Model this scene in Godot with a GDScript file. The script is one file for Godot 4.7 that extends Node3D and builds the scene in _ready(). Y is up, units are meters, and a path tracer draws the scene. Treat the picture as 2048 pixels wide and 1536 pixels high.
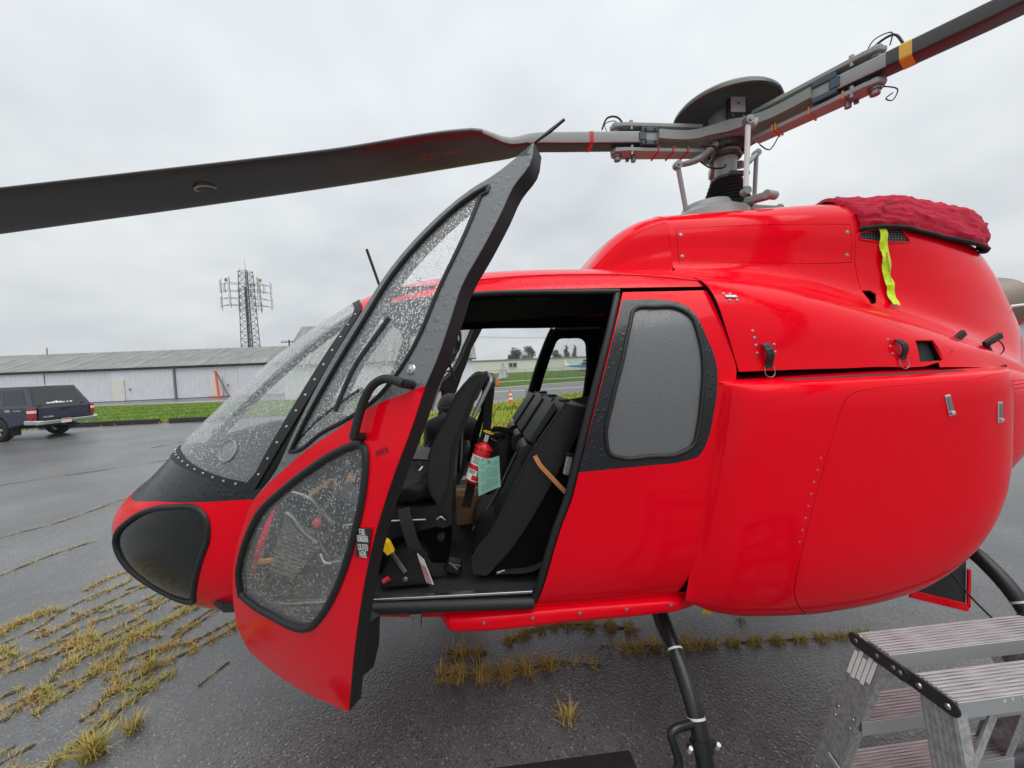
extends Node3D
# A red helicopter with its front door open on a wet apron, an aluminium step stand beside it, hangars and a road beyond.
# World: metres, y up, the photographer's eye stands over the origin; the helicopter's nose points to -x, its near (left) side faces +z.

const ZC := -2.55                       # the helicopter's plane of symmetry
var M := {}
var rng := RandomNumberGenerator.new()
var org := Vector3.ZERO                 # base of the thing being built
var drop := 0.0                         # ground things are laid out from y = 0 and stand on the apron at GY
const GY := -0.2
var names := {}

func _ready():
	rng.seed = 4127
	set_camera_sky_sun()
	make_materials()
	drop = GY
	build_setting()
	build_hangars()
	drop = 0.0
	build_helicopter()
	build_cabin_things()
	build_person()
	drop = GY
	build_ladder()
	build_truck()
	build_far_things()

func set_camera_sky_sun():
	var cam := Camera3D.new()
	cam.name = "camera"
	cam.fov = rad_to_deg(2.0 * atan(768.0 / 775.0))
	cam.near = 0.05
	cam.far = 2000.0
	cam.position = Vector3(0, 1.7, 0)
	var b := Basis(Vector3.UP, deg_to_rad(-5.0)) * Basis(Vector3.RIGHT, deg_to_rad(-2.6)) * Basis(Vector3.BACK, deg_to_rad(-2.4))
	cam.basis = b
	add_child(cam)
	var env := Environment.new()
	env.tonemap_mode = Environment.TONE_MAPPER_LINEAR
	env.tonemap_exposure = 1.42
	env.background_mode = Environment.BG_SKY
	var sky := Sky.new()
	var pm := PanoramaSkyMaterial.new()
	pm.panorama = ImageTexture.create_from_image(overcast_image())
	sky.sky_material = pm
	env.sky = sky
	env.ambient_light_source = Environment.AMBIENT_SOURCE_SKY
	env.sdfgi_enabled = true
	env.ssao_enabled = true
	env.ssil_enabled = true
	env.fog_enabled = true
	env.fog_density = 0.0006
	env.fog_light_color = Color(0.86, 0.89, 0.91)
	var we := WorldEnvironment.new()
	we.name = "sky"
	we.environment = env
	add_child(we)
	var sun := DirectionalLight3D.new()
	sun.name = "cloud_veiled_sun"
	sun.light_energy = 0.5
	sun.light_angular_distance = 60.0
	sun.light_color = Color(1.0, 0.985, 0.96)
	sun.shadow_enabled = true
	sun.rotation_degrees = Vector3(-68, 28, 0)
	add_child(sun)

func overcast_image() -> Image:
	var w := 1024
	var h := 512
	var a := FastNoiseLite.new()
	a.seed = 11; a.frequency = 1.15; a.fractal_octaves = 5; a.fractal_gain = 0.5
	var c := FastNoiseLite.new()
	c.seed = 5; c.frequency = 3.4; c.fractal_octaves = 4
	var im := Image.create(w, h, false, Image.FORMAT_RGBAF)
	for j in h:
		var el := (0.5 - (j + 0.5) / h) * PI
		for i in w:
			var az := (i + 0.5) / w * TAU
			var d := Vector3(cos(el) * cos(az), sin(el), cos(el) * sin(az))
			var up := maxf(d.y, 0.0)
			var q := Vector3(d.x, 0, d.z) / (0.28 + up)              # clouds lie in a layer
			var n := a.get_noise_3d(q.x * 0.8, 0.0, q.z * 0.8) * 0.75 + c.get_noise_3d(q.x, 3.0, q.z) * 0.25
			var l := 0.505 + 0.19 * smoothstep(0.0, 0.9, up) + 0.16 * n
			l = clampf(l, 0.40, 0.9)
			var t := clampf(0.5 + n * 0.9, 0.0, 1.0)
			var col := Color(0.925, 0.985, 1.045).lerp(Color(0.965, 1.0, 1.015), t) * l
			if d.y < 0.0:
				col = Color(0.30, 0.31, 0.32)
			im.set_pixel(i, j, Color(col.r, col.g, col.b, 1.0))
	return im

# ---------------------------------------------------------------- nodes
func numbered(called: String) -> String:
	var k: int = names.get(called, -1) + 1
	names[called] = k
	return called if k == 0 else "%s_%03d" % [called, k]

func thing(called: String, label: String, category: String, at := Vector3.ZERO, group := "") -> Node3D:
	var o := Node3D.new()
	o.name = numbered(called)
	add_child(o)
	o.position = at + Vector3(0, drop, 0)
	org = at
	o.set_meta("label", label)
	o.set_meta("category", category)
	if group: o.set_meta("group", group)
	return o

func part(parent: Node, called: String, mesh: Mesh, mat: Material = null) -> MeshInstance3D:
	var o := MeshInstance3D.new()
	o.name = called
	o.mesh = mesh
	if mat: o.material_override = mat
	parent.add_child(o, true)
	return o

func tag(o: Node, label: String, category := "", group := "") -> Node:
	o.set_meta("label", label)
	if category: o.set_meta("category", category)
	if group: o.set_meta("group", group)
	return o

func ground_sheet(called: String, mesh: Mesh) -> MeshInstance3D:
	var o := part(self, called, mesh)
	o.set_meta("kind", "structure")
	return o

# ---------------------------------------------------------------- mesh collector
class MB:
	var v := PackedVector3Array()
	var n := PackedVector3Array()
	func tri(a: Vector3, b: Vector3, c: Vector3, na: Vector3, nb: Vector3, nc: Vector3):
		var g := (b - a).cross(c - a)
		if g.length_squared() < 1e-16: return
		if g.dot(na + nb + nc) > 0.0:
			v.append(a); v.append(c); v.append(b); n.append(na); n.append(nc); n.append(nb)
		else:
			v.append(a); v.append(b); v.append(c); n.append(na); n.append(nb); n.append(nc)
	func quad(a: Vector3, b: Vector3, c: Vector3, d: Vector3, na: Vector3, nb: Vector3, nc: Vector3, nd: Vector3):
		tri(a, b, c, na, nb, nc); tri(a, c, d, na, nc, nd)
	func flat(a: Vector3, b: Vector3, c: Vector3, d: Vector3, out: Vector3):
		var q := (b - a).cross(c - a)
		if q.length_squared() < 1e-16: q = (c - a).cross(d - a)
		q = q.normalized()
		if q.dot(out) < 0: q = -q
		quad(a, b, c, d, q, q, q, q)
	func box(x: Transform3D, s: Vector3, bev := 0.0):
		var h := s / 2
		var e := minf(bev, minf(h.x, minf(h.y, h.z)) * 0.9)
		var ax := [Vector3.RIGHT, Vector3.UP, Vector3.BACK]
		for k in 3:
			var u: int = (k + 1) % 3
			var w: int = (k + 2) % 3
			for sg in [-1.0, 1.0]:
				var p := []
				for q in [[-1, -1], [1, -1], [1, 1], [-1, 1]]:
					p.append(x * (ax[k] * sg * h[k] + ax[u] * q[0] * (h[u] - e) + ax[w] * q[1] * (h[w] - e)))
				flat(p[0], p[1], p[2], p[3], x.basis * (ax[k] * sg))
			if e > 0.0:
				for su in [-1.0, 1.0]:
					for sw in [-1.0, 1.0]:
						var a1: Vector3 = ax[u] * su * h[u] + ax[w] * sw * (h[w] - e)
						var a2: Vector3 = ax[u] * su * (h[u] - e) + ax[w] * sw * h[w]
						var t: Vector3 = ax[k] * (h[k] - e)
						var nu: Vector3 = (x.basis * (ax[u] * su)).normalized()
						var nw: Vector3 = (x.basis * (ax[w] * sw)).normalized()
						quad(x * (a1 - t), x * (a1 + t), x * (a2 + t), x * (a2 - t), nu, nu, nw, nw)
		if e > 0.0:
			for i in 8:
				var sx := 1.0 if i & 1 else -1.0
				var sy := 1.0 if i & 2 else -1.0
				var sz := 1.0 if i & 4 else -1.0
				tri(x * Vector3(sx * h.x, sy * (h.y - e), sz * (h.z - e)), x * Vector3(sx * (h.x - e), sy * h.y, sz * (h.z - e)), x * Vector3(sx * (h.x - e), sy * (h.y - e), sz * h.z),
					(x.basis * Vector3(sx, 0, 0)).normalized(), (x.basis * Vector3(0, sy, 0)).normalized(), (x.basis * Vector3(0, 0, sz)).normalized())
	func bar(a: Vector3, b: Vector3, w: float, h: float, up := Vector3.UP, bev := 0.0):
		var z := (b - a).normalized()
		if absf(z.dot(up)) > 0.99: up = Vector3.RIGHT
		var r := up.cross(z).normalized()
		box(Transform3D(Basis(r, z.cross(r), z), (a + b) / 2), Vector3(w, h, a.distance_to(b)), bev)
	func tube(p: Array, r, sides := 10, caps := true, flatten := 1.0, up := Vector3.UP):
		var rings := []
		var nor := []
		var prev := Vector3.ZERO
		for i in p.size():
			var t: Vector3 = (p[mini(i + 1, p.size() - 1)] - p[maxi(i - 1, 0)]).normalized()
			var s: Vector3
			if i == 0:
				var ref := up if absf(t.dot(up)) < 0.95 else Vector3.RIGHT
				s = ref.cross(t).normalized()
			else:
				s = (prev - t * prev.dot(t)).normalized()
			prev = s
			var q := t.cross(s)
			var rad: float = r[i] if r is Array else r
			var ring := []
			var nr := []
			for k in sides:
				var an := TAU * k / sides
				ring.append(p[i] + (s * cos(an) + q * sin(an) * flatten) * rad)
				nr.append((s * cos(an) * flatten + q * sin(an)).normalized())
			rings.append(ring); nor.append(nr)
		for i in p.size() - 1:
			for k in sides:
				var m := (k + 1) % sides
				quad(rings[i][k], rings[i][m], rings[i + 1][m], rings[i + 1][k], nor[i][k], nor[i][m], nor[i + 1][m], nor[i + 1][k])
		if caps:
			for e in [0, p.size() - 1]:
				var d: Vector3 = (p[0] - p[1]).normalized() if e == 0 else (p[-1] - p[-2]).normalized()
				for k in sides: tri(p[e], rings[e][k], rings[e][(k + 1) % sides], d, d, d)
	func lathe(x: Transform3D, prof: Array, segs := 24, a0 := 0.0, a1 := TAU):   # prof: Vector2(r, y), turned about y
		for i in prof.size() - 1:
			var d: Vector2 = prof[i + 1] - prof[i]
			if d.length() < 1e-7: continue
			var nn := Vector2(d.y, -d.x).normalized()
			for k in segs:
				var t0 := a0 + (a1 - a0) * k / segs
				var t1 := a0 + (a1 - a0) * (k + 1) / segs
				var f := func(q: Vector2, t: float) -> Vector3: return x * Vector3(q.x * cos(t), q.y, q.x * sin(t))
				var g := func(t: float) -> Vector3: return (x.basis * Vector3(nn.x * cos(t), nn.y, nn.x * sin(t))).normalized()
				quad(f.call(prof[i], t0), f.call(prof[i], t1), f.call(prof[i + 1], t1), f.call(prof[i + 1], t0), g.call(t0), g.call(t1), g.call(t1), g.call(t0))
	func prism(x: Transform3D, poly: PackedVector2Array, depth: float, bev := 0.0):   # outline in x's xy plane, from z = 0 to z = depth
		var idx := Geometry2D.triangulate_polygon(poly)
		var cw := Geometry2D.is_polygon_clockwise(poly)
		var inn := poly
		if bev > 0.0:
			var o := Geometry2D.offset_polygon(poly, -bev)
			if o.size() == 1 and absi(o[0].size() - poly.size()) < 1 : inn = o[0]
			else: bev = 0.0
		if bev > 0.0:   # match starts
			var best := 0
			for i in inn.size():
				if inn[i].distance_to(poly[0]) < inn[best].distance_to(poly[0]): best = i
			var r := PackedVector2Array()
			var same := Geometry2D.is_polygon_clockwise(inn) == cw
			for i in inn.size(): r.append(inn[(best + (i if same else -i) + inn.size() * 2) % inn.size()])
			inn = r
		var zn := x.basis.z.normalized()
		for i in range(0, idx.size(), 3):
			var a := inn[idx[i]]; var b := inn[idx[i + 1]]; var c := inn[idx[i + 2]]
			tri(x * Vector3(a.x, a.y, depth), x * Vector3(b.x, b.y, depth), x * Vector3(c.x, c.y, depth), zn, zn, zn)
			tri(x * Vector3(a.x, a.y, 0), x * Vector3(b.x, b.y, 0), x * Vector3(c.x, c.y, 0), -zn, -zn, -zn)
		for i in poly.size():
			var a := poly[i]; var b := poly[(i + 1) % poly.size()]
			var ai := inn[i]; var bi := inn[(i + 1) % poly.size()]
			var d := (b - a).normalized()
			var o2 := Vector2(-d.y, d.x) if cw else Vector2(d.y, -d.x)
			var on := (x.basis * Vector3(o2.x, o2.y, 0)).normalized()
			quad(x * Vector3(a.x, a.y, bev), x * Vector3(b.x, b.y, bev), x * Vector3(b.x, b.y, depth - bev), x * Vector3(a.x, a.y, depth - bev), on, on, on, on)
			if bev > 0.0:
				quad(x * Vector3(a.x, a.y, depth - bev), x * Vector3(b.x, b.y, depth - bev), x * Vector3(bi.x, bi.y, depth), x * Vector3(ai.x, ai.y, depth), on, on, zn, zn)
				quad(x * Vector3(a.x, a.y, bev), x * Vector3(b.x, b.y, bev), x * Vector3(bi.x, bi.y, 0), x * Vector3(ai.x, ai.y, 0), on, on, -zn, -zn)
	func dome(at: Vector3, nor: Vector3, r: float, flatness := 0.55, segs := 8):
		var ref := Vector3.UP if absf(nor.y) < 0.9 else Vector3.RIGHT
		var sx := ref.cross(nor).normalized()
		var b := Basis(sx, nor, sx.cross(nor))
		lathe(Transform3D(b, at), [Vector2(r, 0), Vector2(r * 0.85, r * flatness * 0.6), Vector2(r * 0.5, r * flatness * 0.92), Vector2(0.0001, r * flatness)], segs)
	func ball(c: Vector3, r: Vector3, segs := 14, rows := 8):
		var f := func(i: int, k: int) -> Vector3:
			var th := PI * i / rows
			var ph := TAU * k / segs
			return Vector3(sin(th) * cos(ph), cos(th), sin(th) * sin(ph))
		for i in rows:
			for k in segs:
				var a: Vector3 = f.call(i, k); var b: Vector3 = f.call(i, k + 1); var d: Vector3 = f.call(i + 1, k + 1); var e: Vector3 = f.call(i + 1, k)
				quad(c + a * r, c + b * r, c + d * r, c + e * r, (a / r).normalized(), (b / r).normalized(), (d / r).normalized(), (e / r).normalized())
	func add(o: MB, x := Transform3D()):
		var nb := x.basis.inverse().transposed()
		for i in range(0, o.v.size(), 3):
			tri(x * o.v[i], x * o.v[i + 1], x * o.v[i + 2], (nb * o.n[i]).normalized(), (nb * o.n[i + 1]).normalized(), (nb * o.n[i + 2]).normalized())

func mesh(b: MB, mat: Material, into: ArrayMesh = null) -> ArrayMesh:
	var m := into if into else ArrayMesh.new()
	if b.v.is_empty(): return m
	var arr := []
	arr.resize(Mesh.ARRAY_MAX)
	var vv := b.v.duplicate()
	if org != Vector3.ZERO:
		for i in vv.size(): vv[i] -= org
	arr[Mesh.ARRAY_VERTEX] = vv
	arr[Mesh.ARRAY_NORMAL] = b.n
	m.add_surface_from_arrays(Mesh.PRIMITIVE_TRIANGLES, arr)
	m.surface_set_material(m.get_surface_count() - 1, mat)
	return m

func add(parent: Node, called: String, b: MB, mat: Material) -> MeshInstance3D:
	return part(parent, called, mesh(b, mat))

func pts2(a: Array) -> PackedVector2Array:
	var r := PackedVector2Array()
	for i in range(0, a.size(), 2): r.append(Vector2(a[i], a[i + 1]))
	return r

func rounded(p: PackedVector2Array, per := 5, closed := true, corner := 50.0) -> PackedVector2Array:   # a smooth line through the points that keeps sharp corners
	var n := p.size()
	var r := PackedVector2Array()
	var tan_in := []
	var tan_out := []
	for i in n:
		var a := p[(i - 1 + n) % n]; var b := p[i]; var c := p[(i + 1) % n]
		if not closed and (i == 0 or i == n - 1):
			var t := (p[1] - p[0]) if i == 0 else (p[n - 1] - p[n - 2])
			tan_in.append(t); tan_out.append(t); continue
		var la := a.distance_to(b); var lb := b.distance_to(c)
		if rad_to_deg(absf((b - a).angle_to(c - b))) > corner:
			tan_in.append(b - a); tan_out.append(c - b)
		else:
			var dir := ((b - a) / maxf(la, 1e-6) * lb + (c - b) / maxf(lb, 1e-6) * la).normalized()
			tan_in.append(dir * la); tan_out.append(dir * lb)
	for i in (n if closed else n - 1):
		var p0 := p[i]; var p1 := p[(i + 1) % n]
		var m0: Vector2 = tan_out[i]; var m1: Vector2 = tan_in[(i + 1) % n]
		for k in per:
			var s := float(k) / per
			r.append((2 * s * s * s - 3 * s * s + 1) * p0 + (s * s * s - 2 * s * s + s) * m0 + (-2 * s * s * s + 3 * s * s) * p1 + (s * s * s - s * s) * m1)
	if not closed: r.append(p[n - 1])
	return r

func smooth3(p: Array, per := 4) -> Array:
	var r := []
	for i in p.size() - 1:
		var a: Vector3 = p[maxi(i - 1, 0)]; var b: Vector3 = p[i]; var c: Vector3 = p[i + 1]; var d: Vector3 = p[mini(i + 2, p.size() - 1)]
		for k in per: r.append(b.cubic_interpolate(c, a, d, float(k) / per))
	r.append(p[-1])
	return r

func text_mesh(parent: Node, called: String, s: String, size: float, x: Transform3D, mat: Material, font := "Droid Sans", thick := 0.001) -> MeshInstance3D:
	var t := TextMesh.new()
	var f := SystemFont.new()
	f.font_names = PackedStringArray([font])
	t.font = f
	t.text = s
	t.font_size = 32
	t.pixel_size = size / 32.0
	t.depth = thick
	t.curve_step = 2.0
	var o := part(parent, called, t, mat)
	o.transform = x
	return o

# ---------------------------------------------------------------- materials
func lin(r: float, g: float, b: float, a := 1.0) -> Color:
	var c := Color(r, g, b).linear_to_srgb()
	c.a = a
	return c

func mat(called: String, c: Color, rough := 0.5, metal := 0.0) -> StandardMaterial3D:
	var m := StandardMaterial3D.new()
	m.resource_name = called
	m.albedo_color = c
	m.roughness = rough
	m.metallic = metal
	M[called] = m
	return m

func tri_map(m: StandardMaterial3D, scale: float):
	m.uv1_triplanar = true
	m.uv1_world_triplanar = true
	m.uv1_triplanar_sharpness = 4.0
	m.uv1_scale = Vector3.ONE * scale

func stamp(im: Image, cx: int, cy: int, r: float, height: float, squash := 1.0):
	var w := im.get_width()
	var k := int(ceil(r))
	for dy in range(-k, k + 1):
		for dx in range(-k, k + 1):
			var d := Vector2(dx, dy * squash).length() / r
			if d >= 1.0: continue
			var hgt := height * sqrt(1.0 - d * d)
			var px := posmod(cx + dx, w)
			var py := posmod(cy + dy, w)
			if im.get_pixel(px, py).r < hgt: im.set_pixel(px, py, Color(hgt, hgt, hgt))

func drops_texture(count: int, rmin: float, rmax: float, sd: int) -> ImageTexture:
	var g := RandomNumberGenerator.new()
	g.seed = sd
	var im := Image.create(1024, 1024, false, Image.FORMAT_RGB8)
	for i in count:
		var r := rmin + (rmax - rmin) * pow(g.randf(), 2.6)
		stamp(im, g.randi() % 1024, g.randi() % 1024, r, clampf(r / rmax, 0.25, 1.0), 0.8 + g.randf() * 0.3)
	return ImageTexture.create_from_image(im)

func noise_image(sd: int, freq: float, oct: int, size := 512) -> Image:
	var n := FastNoiseLite.new()
	n.seed = sd
	n.frequency = freq
	n.fractal_octaves = oct
	var im := n.get_seamless_image(size, size)
	im.convert(Image.FORMAT_L8)
	return im

func noise_albedo(sd: int, freq: float, oct: int, a: Color, b: Color, size := 512) -> ImageTexture:
	var im := noise_image(sd, freq, oct, size)
	var o := Image.create(size, size, false, Image.FORMAT_RGB8)
	for j in size:
		for i in size: o.set_pixel(i, j, a.lerp(b, im.get_pixel(i, j).r))
	return ImageTexture.create_from_image(o)

func noise_tex(sd: int, freq: float, oct: int, size := 512) -> ImageTexture:
	return ImageTexture.create_from_image(noise_image(sd, freq, oct, size))

func bump(m: StandardMaterial3D, t: Texture2D, cm: float):
	m.heightmap_enabled = true
	m.heightmap_texture = t
	m.heightmap_scale = cm

func asphalt_texture() -> ImageTexture:
	var g := RandomNumberGenerator.new()
	g.seed = 77
	var s := 1536
	var big := noise_image(3, 0.006, 4, s)
	var fine := noise_image(4, 0.12, 3, s)
	var im := Image.create(s, s, false, Image.FORMAT_RGB8)
	for j in s:
		for i in s:
			var v := 0.140 + 0.05 * (big.get_pixel(i, j).r - 0.5) + 0.07 * (fine.get_pixel(i, j).r - 0.5)
			v = maxf(v, 0.03)
			im.set_pixel(i, j, Color(v * 0.98, v, v * 1.03).linear_to_srgb())
	for k in 60000:                                             # aggregate: pale and dark chips worn out of the binder
		var x := g.randi() % s
		var y := g.randi() % s
		var r := 0.9 + 2.6 * pow(g.randf(), 2.0)
		var l := 0.08 + 0.34 * pow(g.randf(), 2.6)
		if g.randf() < 0.3: l = 0.055
		var warm := g.randf_range(-0.06, 0.10)
		var c := Color(l * (1.0 + warm), l, l * (1.0 - warm)).linear_to_srgb()
		var e := g.randf_range(0.6, 1.5)
		var kk := int(ceil(r))
		for dy in range(-kk, kk + 1):
			for dx in range(-kk, kk + 1):
				if Vector2(dx * e, dy / e).length() < r: im.set_pixel(posmod(x + dx, s), posmod(y + dy, s), c)
	return ImageTexture.create_from_image(im)

func make_materials():
	var drops := drops_texture(2600, 2.0, 9.0, 9)
	var drops_big := drops_texture(1300, 3.0, 15.0, 10)
	var pit := noise_tex(21, 0.09, 3)
	# paint
	var red := mat("red_paint", lin(0.80, 0.0006, 0.012), 0.09)
	red.metallic_specular = 0.26
	tri_map(red, 2.4)
	bump(red, drops, 0.03)
	var redc := mat("red_roof_paint", lin(0.74, 0.0008, 0.014), 0.14)   # upward surfaces where the rain stands in beads
	redc.metallic_specular = 0.34
	tri_map(redc, 2.0)
	bump(redc, drops_big, 0.12)
	var blk := mat("black_paint", lin(0.012, 0.014, 0.017), 0.33)
	tri_map(blk, 2.2)
	bump(blk, drops, 0.06)
	var blkd := mat("wet_black_paint", lin(0.010, 0.012, 0.015), 0.24)
	tri_map(blkd, 1.6)
	bump(blkd, drops_big, 0.14)
	var bead := mat("beaded_black_paint", lin(0.12, 0.124, 0.133), 0.30)
	bead.metallic_specular = 0.7
	tri_map(bead, 1.7)
	bump(bead, drops_big, 0.22)
	mat("black_rubber", lin(0.009, 0.0095, 0.010), 0.55)
	var lin_m := mat("cabin_lining", lin(0.0035, 0.0035, 0.004), 0.85)
	lin_m.metallic_specular = 0.2
	var fl := mat("cabin_floor", lin(0.013, 0.0135, 0.014), 0.6)
	tri_map(fl, 6.0)
	bump(fl, noise_tex(31, 0.07, 2), 0.35)
	var seat := mat("black_leather", lin(0.006, 0.006, 0.0065), 0.42)
	tri_map(seat, 3.0)
	bump(seat, noise_tex(32, 0.02, 3), 0.05)
	var web := mat("seat_mesh", lin(0.016, 0.016, 0.017), 0.8)
	var wi := Image.create(256, 256, false, Image.FORMAT_RGB8)
	for j in 256:
		for i in 256:
			var q := 0.5 + 0.5 * sin(i * TAU / 16.0) * sin(j * TAU / 16.0)
			wi.set_pixel(i, j, Color(q, q, q))
	tri_map(web, 9.0)
	bump(web, ImageTexture.create_from_image(wi), 0.3)
	mat("black_webbing", lin(0.007, 0.007, 0.008), 0.8)
	mat("black_plastic", lin(0.008, 0.008, 0.009), 0.4)
	mat("floor_grey", lin(0.10, 0.10, 0.10), 0.6)
	mat("grey_piping", lin(0.20, 0.20, 0.21), 0.5)
	# metals
	mat("steel", lin(0.50, 0.50, 0.50), 0.28, 1.0)
	mat("dull_steel", lin(0.30, 0.30, 0.31), 0.45, 1.0)
	mat("chrome", lin(0.75, 0.75, 0.76), 0.12, 1.0)
	var alu := mat("aluminium", lin(0.62, 0.62, 0.62), 0.40, 0.6)
	tri_map(alu, 3.0)
	alu.albedo_texture = noise_albedo(41, 0.03, 5, Color(0.72, 0.72, 0.71), Color(1, 1, 1))
	bump(alu, noise_tex(42, 0.2, 2), 0.01)
	var worn := mat("worn_aluminium", lin(0.74, 0.74, 0.745), 0.45, 0.5)   # treads scuffed and dirty along the ribs
	worn.uv1_triplanar = true; worn.uv1_world_triplanar = true
	worn.uv1_scale = Vector3(0.3, 6.0, 30.0)
	worn.albedo_texture = noise_albedo(43, 0.05, 5, Color(0.52, 0.50, 0.52), Color(1, 1, 1))
	var gg := mat("galvanised", lin(0.42, 0.43, 0.44), 0.5, 0.5)
	gg.metallic_specular = 0.4
	mat("rotor_grey", lin(0.30, 0.32, 0.31), 0.38)
	mat("rotor_green", lin(0.25, 0.28, 0.25), 0.34)
	mat("rotor_dark", lin(0.035, 0.036, 0.037), 0.36)
	var bl := mat("blade_black", lin(0.030, 0.027, 0.027), 0.30)
	bl.metallic_specular = 0.6
	mat("bearing_blue", lin(0.050, 0.085, 0.110), 0.5)
	mat("tape_red", lin(0.55, 0.02, 0.03), 0.5)
	mat("tape_yellow", lin(0.75, 0.45, 0.06), 0.5)
	mat("tape_orange", lin(0.62, 0.24, 0.05), 0.5)
	# glass
	mat("rail_grey", lin(0.06, 0.02, 0.025), 0.6)
	var gl := mat("window_glass", Color(0.9, 0.92, 0.93, 0.10), 0.03)
	gl.transparency = BaseMaterial3D.TRANSPARENCY_ALPHA
	gl.metallic_specular = 0.6
	var wg := mat("wet_glass", Color(0.88, 0.90, 0.91, 0.17), 0.03)      # a film of rain on the acrylic
	wg.transparency = BaseMaterial3D.TRANSPARENCY_ALPHA
	wg.metallic_specular = 0.65
	tri_map(wg, 2.4)
	bump(wg, drops, 0.03)
	var ch := mat("dark_glass", lin(0.008, 0.009, 0.009), 0.10)
	ch.metallic_specular = 0.5
	tri_map(ch, 2.4)
	bump(ch, drops, 0.02)
	var sm := mat("smoked_glass", lin(0.135, 0.140, 0.146), 0.2)
	sm.metallic_specular = 0.5
	tri_map(sm, 2.6)
	bump(sm, drops, 0.10)
	var wd := mat("water_drops", Color(1, 1, 1, 0.0), 0.02)
	wd.refraction_enabled = true
	wd.refraction_scale = 0.033
	# small things
	mat("white_paint", lin(0.78, 0.78, 0.76), 0.5)
	mat("label_black", lin(0.015, 0.015, 0.016), 0.45)
	mat("worn_black_print", lin(0.03, 0.004, 0.006), 0.5)
	mat("blade_print", lin(0.25, 0.05, 0.03), 0.5)
	mat("safety_yellow", lin(0.85, 0.50, 0.01), 0.45)
	var hv := mat("fluorescent_yellow", lin(0.62, 0.82, 0.01), 0.75)
	hv.rim_enabled = true
	mat("tag_green", lin(0.24, 0.48, 0.38), 0.8)
	mat("tag_print", lin(0.08, 0.16, 0.13), 0.8)
	mat("bottle_red", lin(0.62, 0.012, 0.02), 0.25)
	mat("teal_print", lin(0.03, 0.30, 0.28), 0.5)
	mat("tan_leather", lin(0.50, 0.20, 0.07), 0.5)
	var cb := mat("cardboard", lin(0.30, 0.18, 0.095), 0.85)
	cb.metallic_specular = 0.2
	var fab := mat("red_fabric", lin(0.42, 0.010, 0.035), 0.85)
	fab.metallic_specular = 0.25
	fab.rim_enabled = true
	fab.rim = 0.5
	tri_map(fab, 5.0)
	bump(fab, noise_tex(61, 0.012, 4), 0.10)
	mat("exhaust_metal", lin(0.24, 0.20, 0.16), 0.42, 0.7)
	mat("skin", lin(0.46, 0.25, 0.18), 0.55)
	var kn := mat("knit_wool", lin(0.030, 0.028, 0.034), 0.95)
	kn.rim_enabled = true
	tri_map(kn, 16.0)
	bump(kn, noise_tex(62, 0.06, 2), 0.25)
	mat("dark_jacket", lin(0.008, 0.008, 0.010), 0.8)
	# setting
	var asp := mat("asphalt", Color.WHITE, 0.42)
	tri_map(asp, 0.42)
	asp.albedo_texture = asphalt_texture()
	asp.metallic_specular = 0.70
	asp.roughness = 0.34
	bump(asp, noise_tex(72, 0.25, 2), 0.30)
	asp.detail_enabled = true
	asp.detail_blend_mode = BaseMaterial3D.BLEND_MODE_MUL
	asp.detail_uv_layer = BaseMaterial3D.DETAIL_UV_2
	asp.uv2_triplanar = true; asp.uv2_world_triplanar = true
	asp.uv2_scale = Vector3.ONE * 0.055
	asp.detail_albedo = noise_albedo(73, 0.012, 5, Color(0.70, 0.70, 0.71), Color(1, 1, 1))
	var rd := mat("road_asphalt", lin(0.16, 0.16, 0.165), 0.6)
	tri_map(rd, 0.2)
	rd.albedo_texture = noise_albedo(74, 0.02, 5, Color(0.82, 0.82, 0.82), Color(1, 1, 1))
	var cc := mat("concrete", lin(0.38, 0.37, 0.34), 0.8)
	tri_map(cc, 0.3)
	cc.albedo_texture = noise_albedo(75, 0.03, 5, Color(0.85, 0.84, 0.82), Color(1, 1, 1))
	var gr := mat("lawn_soil", lin(0.10, 0.17, 0.018), 0.95)
	gr.metallic_specular = 0.2
	tri_map(gr, 0.12)
	gr.albedo_texture = noise_albedo(76, 0.02, 5, Color(0.62, 0.70, 0.55), Color(1, 1, 1))
	for q in [["grass_green", lin(0.12, 0.20, 0.022)], ["grass_straw", lin(0.40, 0.27, 0.075)]]:
		var m := mat(q[0], q[1], 0.8)
		m.vertex_color_use_as_albedo = true
		m.albedo_color = Color.WHITE
		m.backlight_enabled = true
		m.backlight = Color(0.3, 0.3, 0.3)
	var rf := mat("roof_metal", lin(0.42, 0.42, 0.41), 0.6)
	rf.uv1_triplanar = true; rf.uv1_world_triplanar = true
	rf.uv1_scale = Vector3(0.16, 0.012, 0.012)
	rf.albedo_texture = noise_albedo(77, 0.05, 4, Color(0.42, 0.43, 0.42), Color(1, 1, 1))
	var hw := mat("hangar_wall", lin(0.74, 0.76, 0.82), 0.7)
	hw.uv1_triplanar = true; hw.uv1_world_triplanar = true
	hw.uv1_scale = Vector3(0.35, 0.03, 0.35)
	hw.albedo_texture = noise_albedo(78, 0.04, 4, Color(0.90, 0.90, 0.90), Color(1, 1, 1))
	mat("off_white_wall", lin(0.70, 0.69, 0.63), 0.7)
	mat("white_wall", lin(0.74, 0.76, 0.80), 0.7)
	mat("dark_gap", lin(0.02, 0.02, 0.022), 0.8)
	mat("window_dark", lin(0.03, 0.035, 0.04), 0.15)
	mat("tan_wood", lin(0.42, 0.30, 0.19), 0.8)
	var tm := mat("timber_dark", lin(0.035, 0.030, 0.026), 0.85)
	tri_map(tm, 1.5)
	bump(tm, noise_tex(79, 0.03, 4), 1.0)
	var tp := mat("truck_paint", lin(0.006, 0.008, 0.038), 0.3)
	tp.clearcoat_enabled = true
	tp.clearcoat = 1.0
	tp.clearcoat_roughness = 0.05
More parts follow.
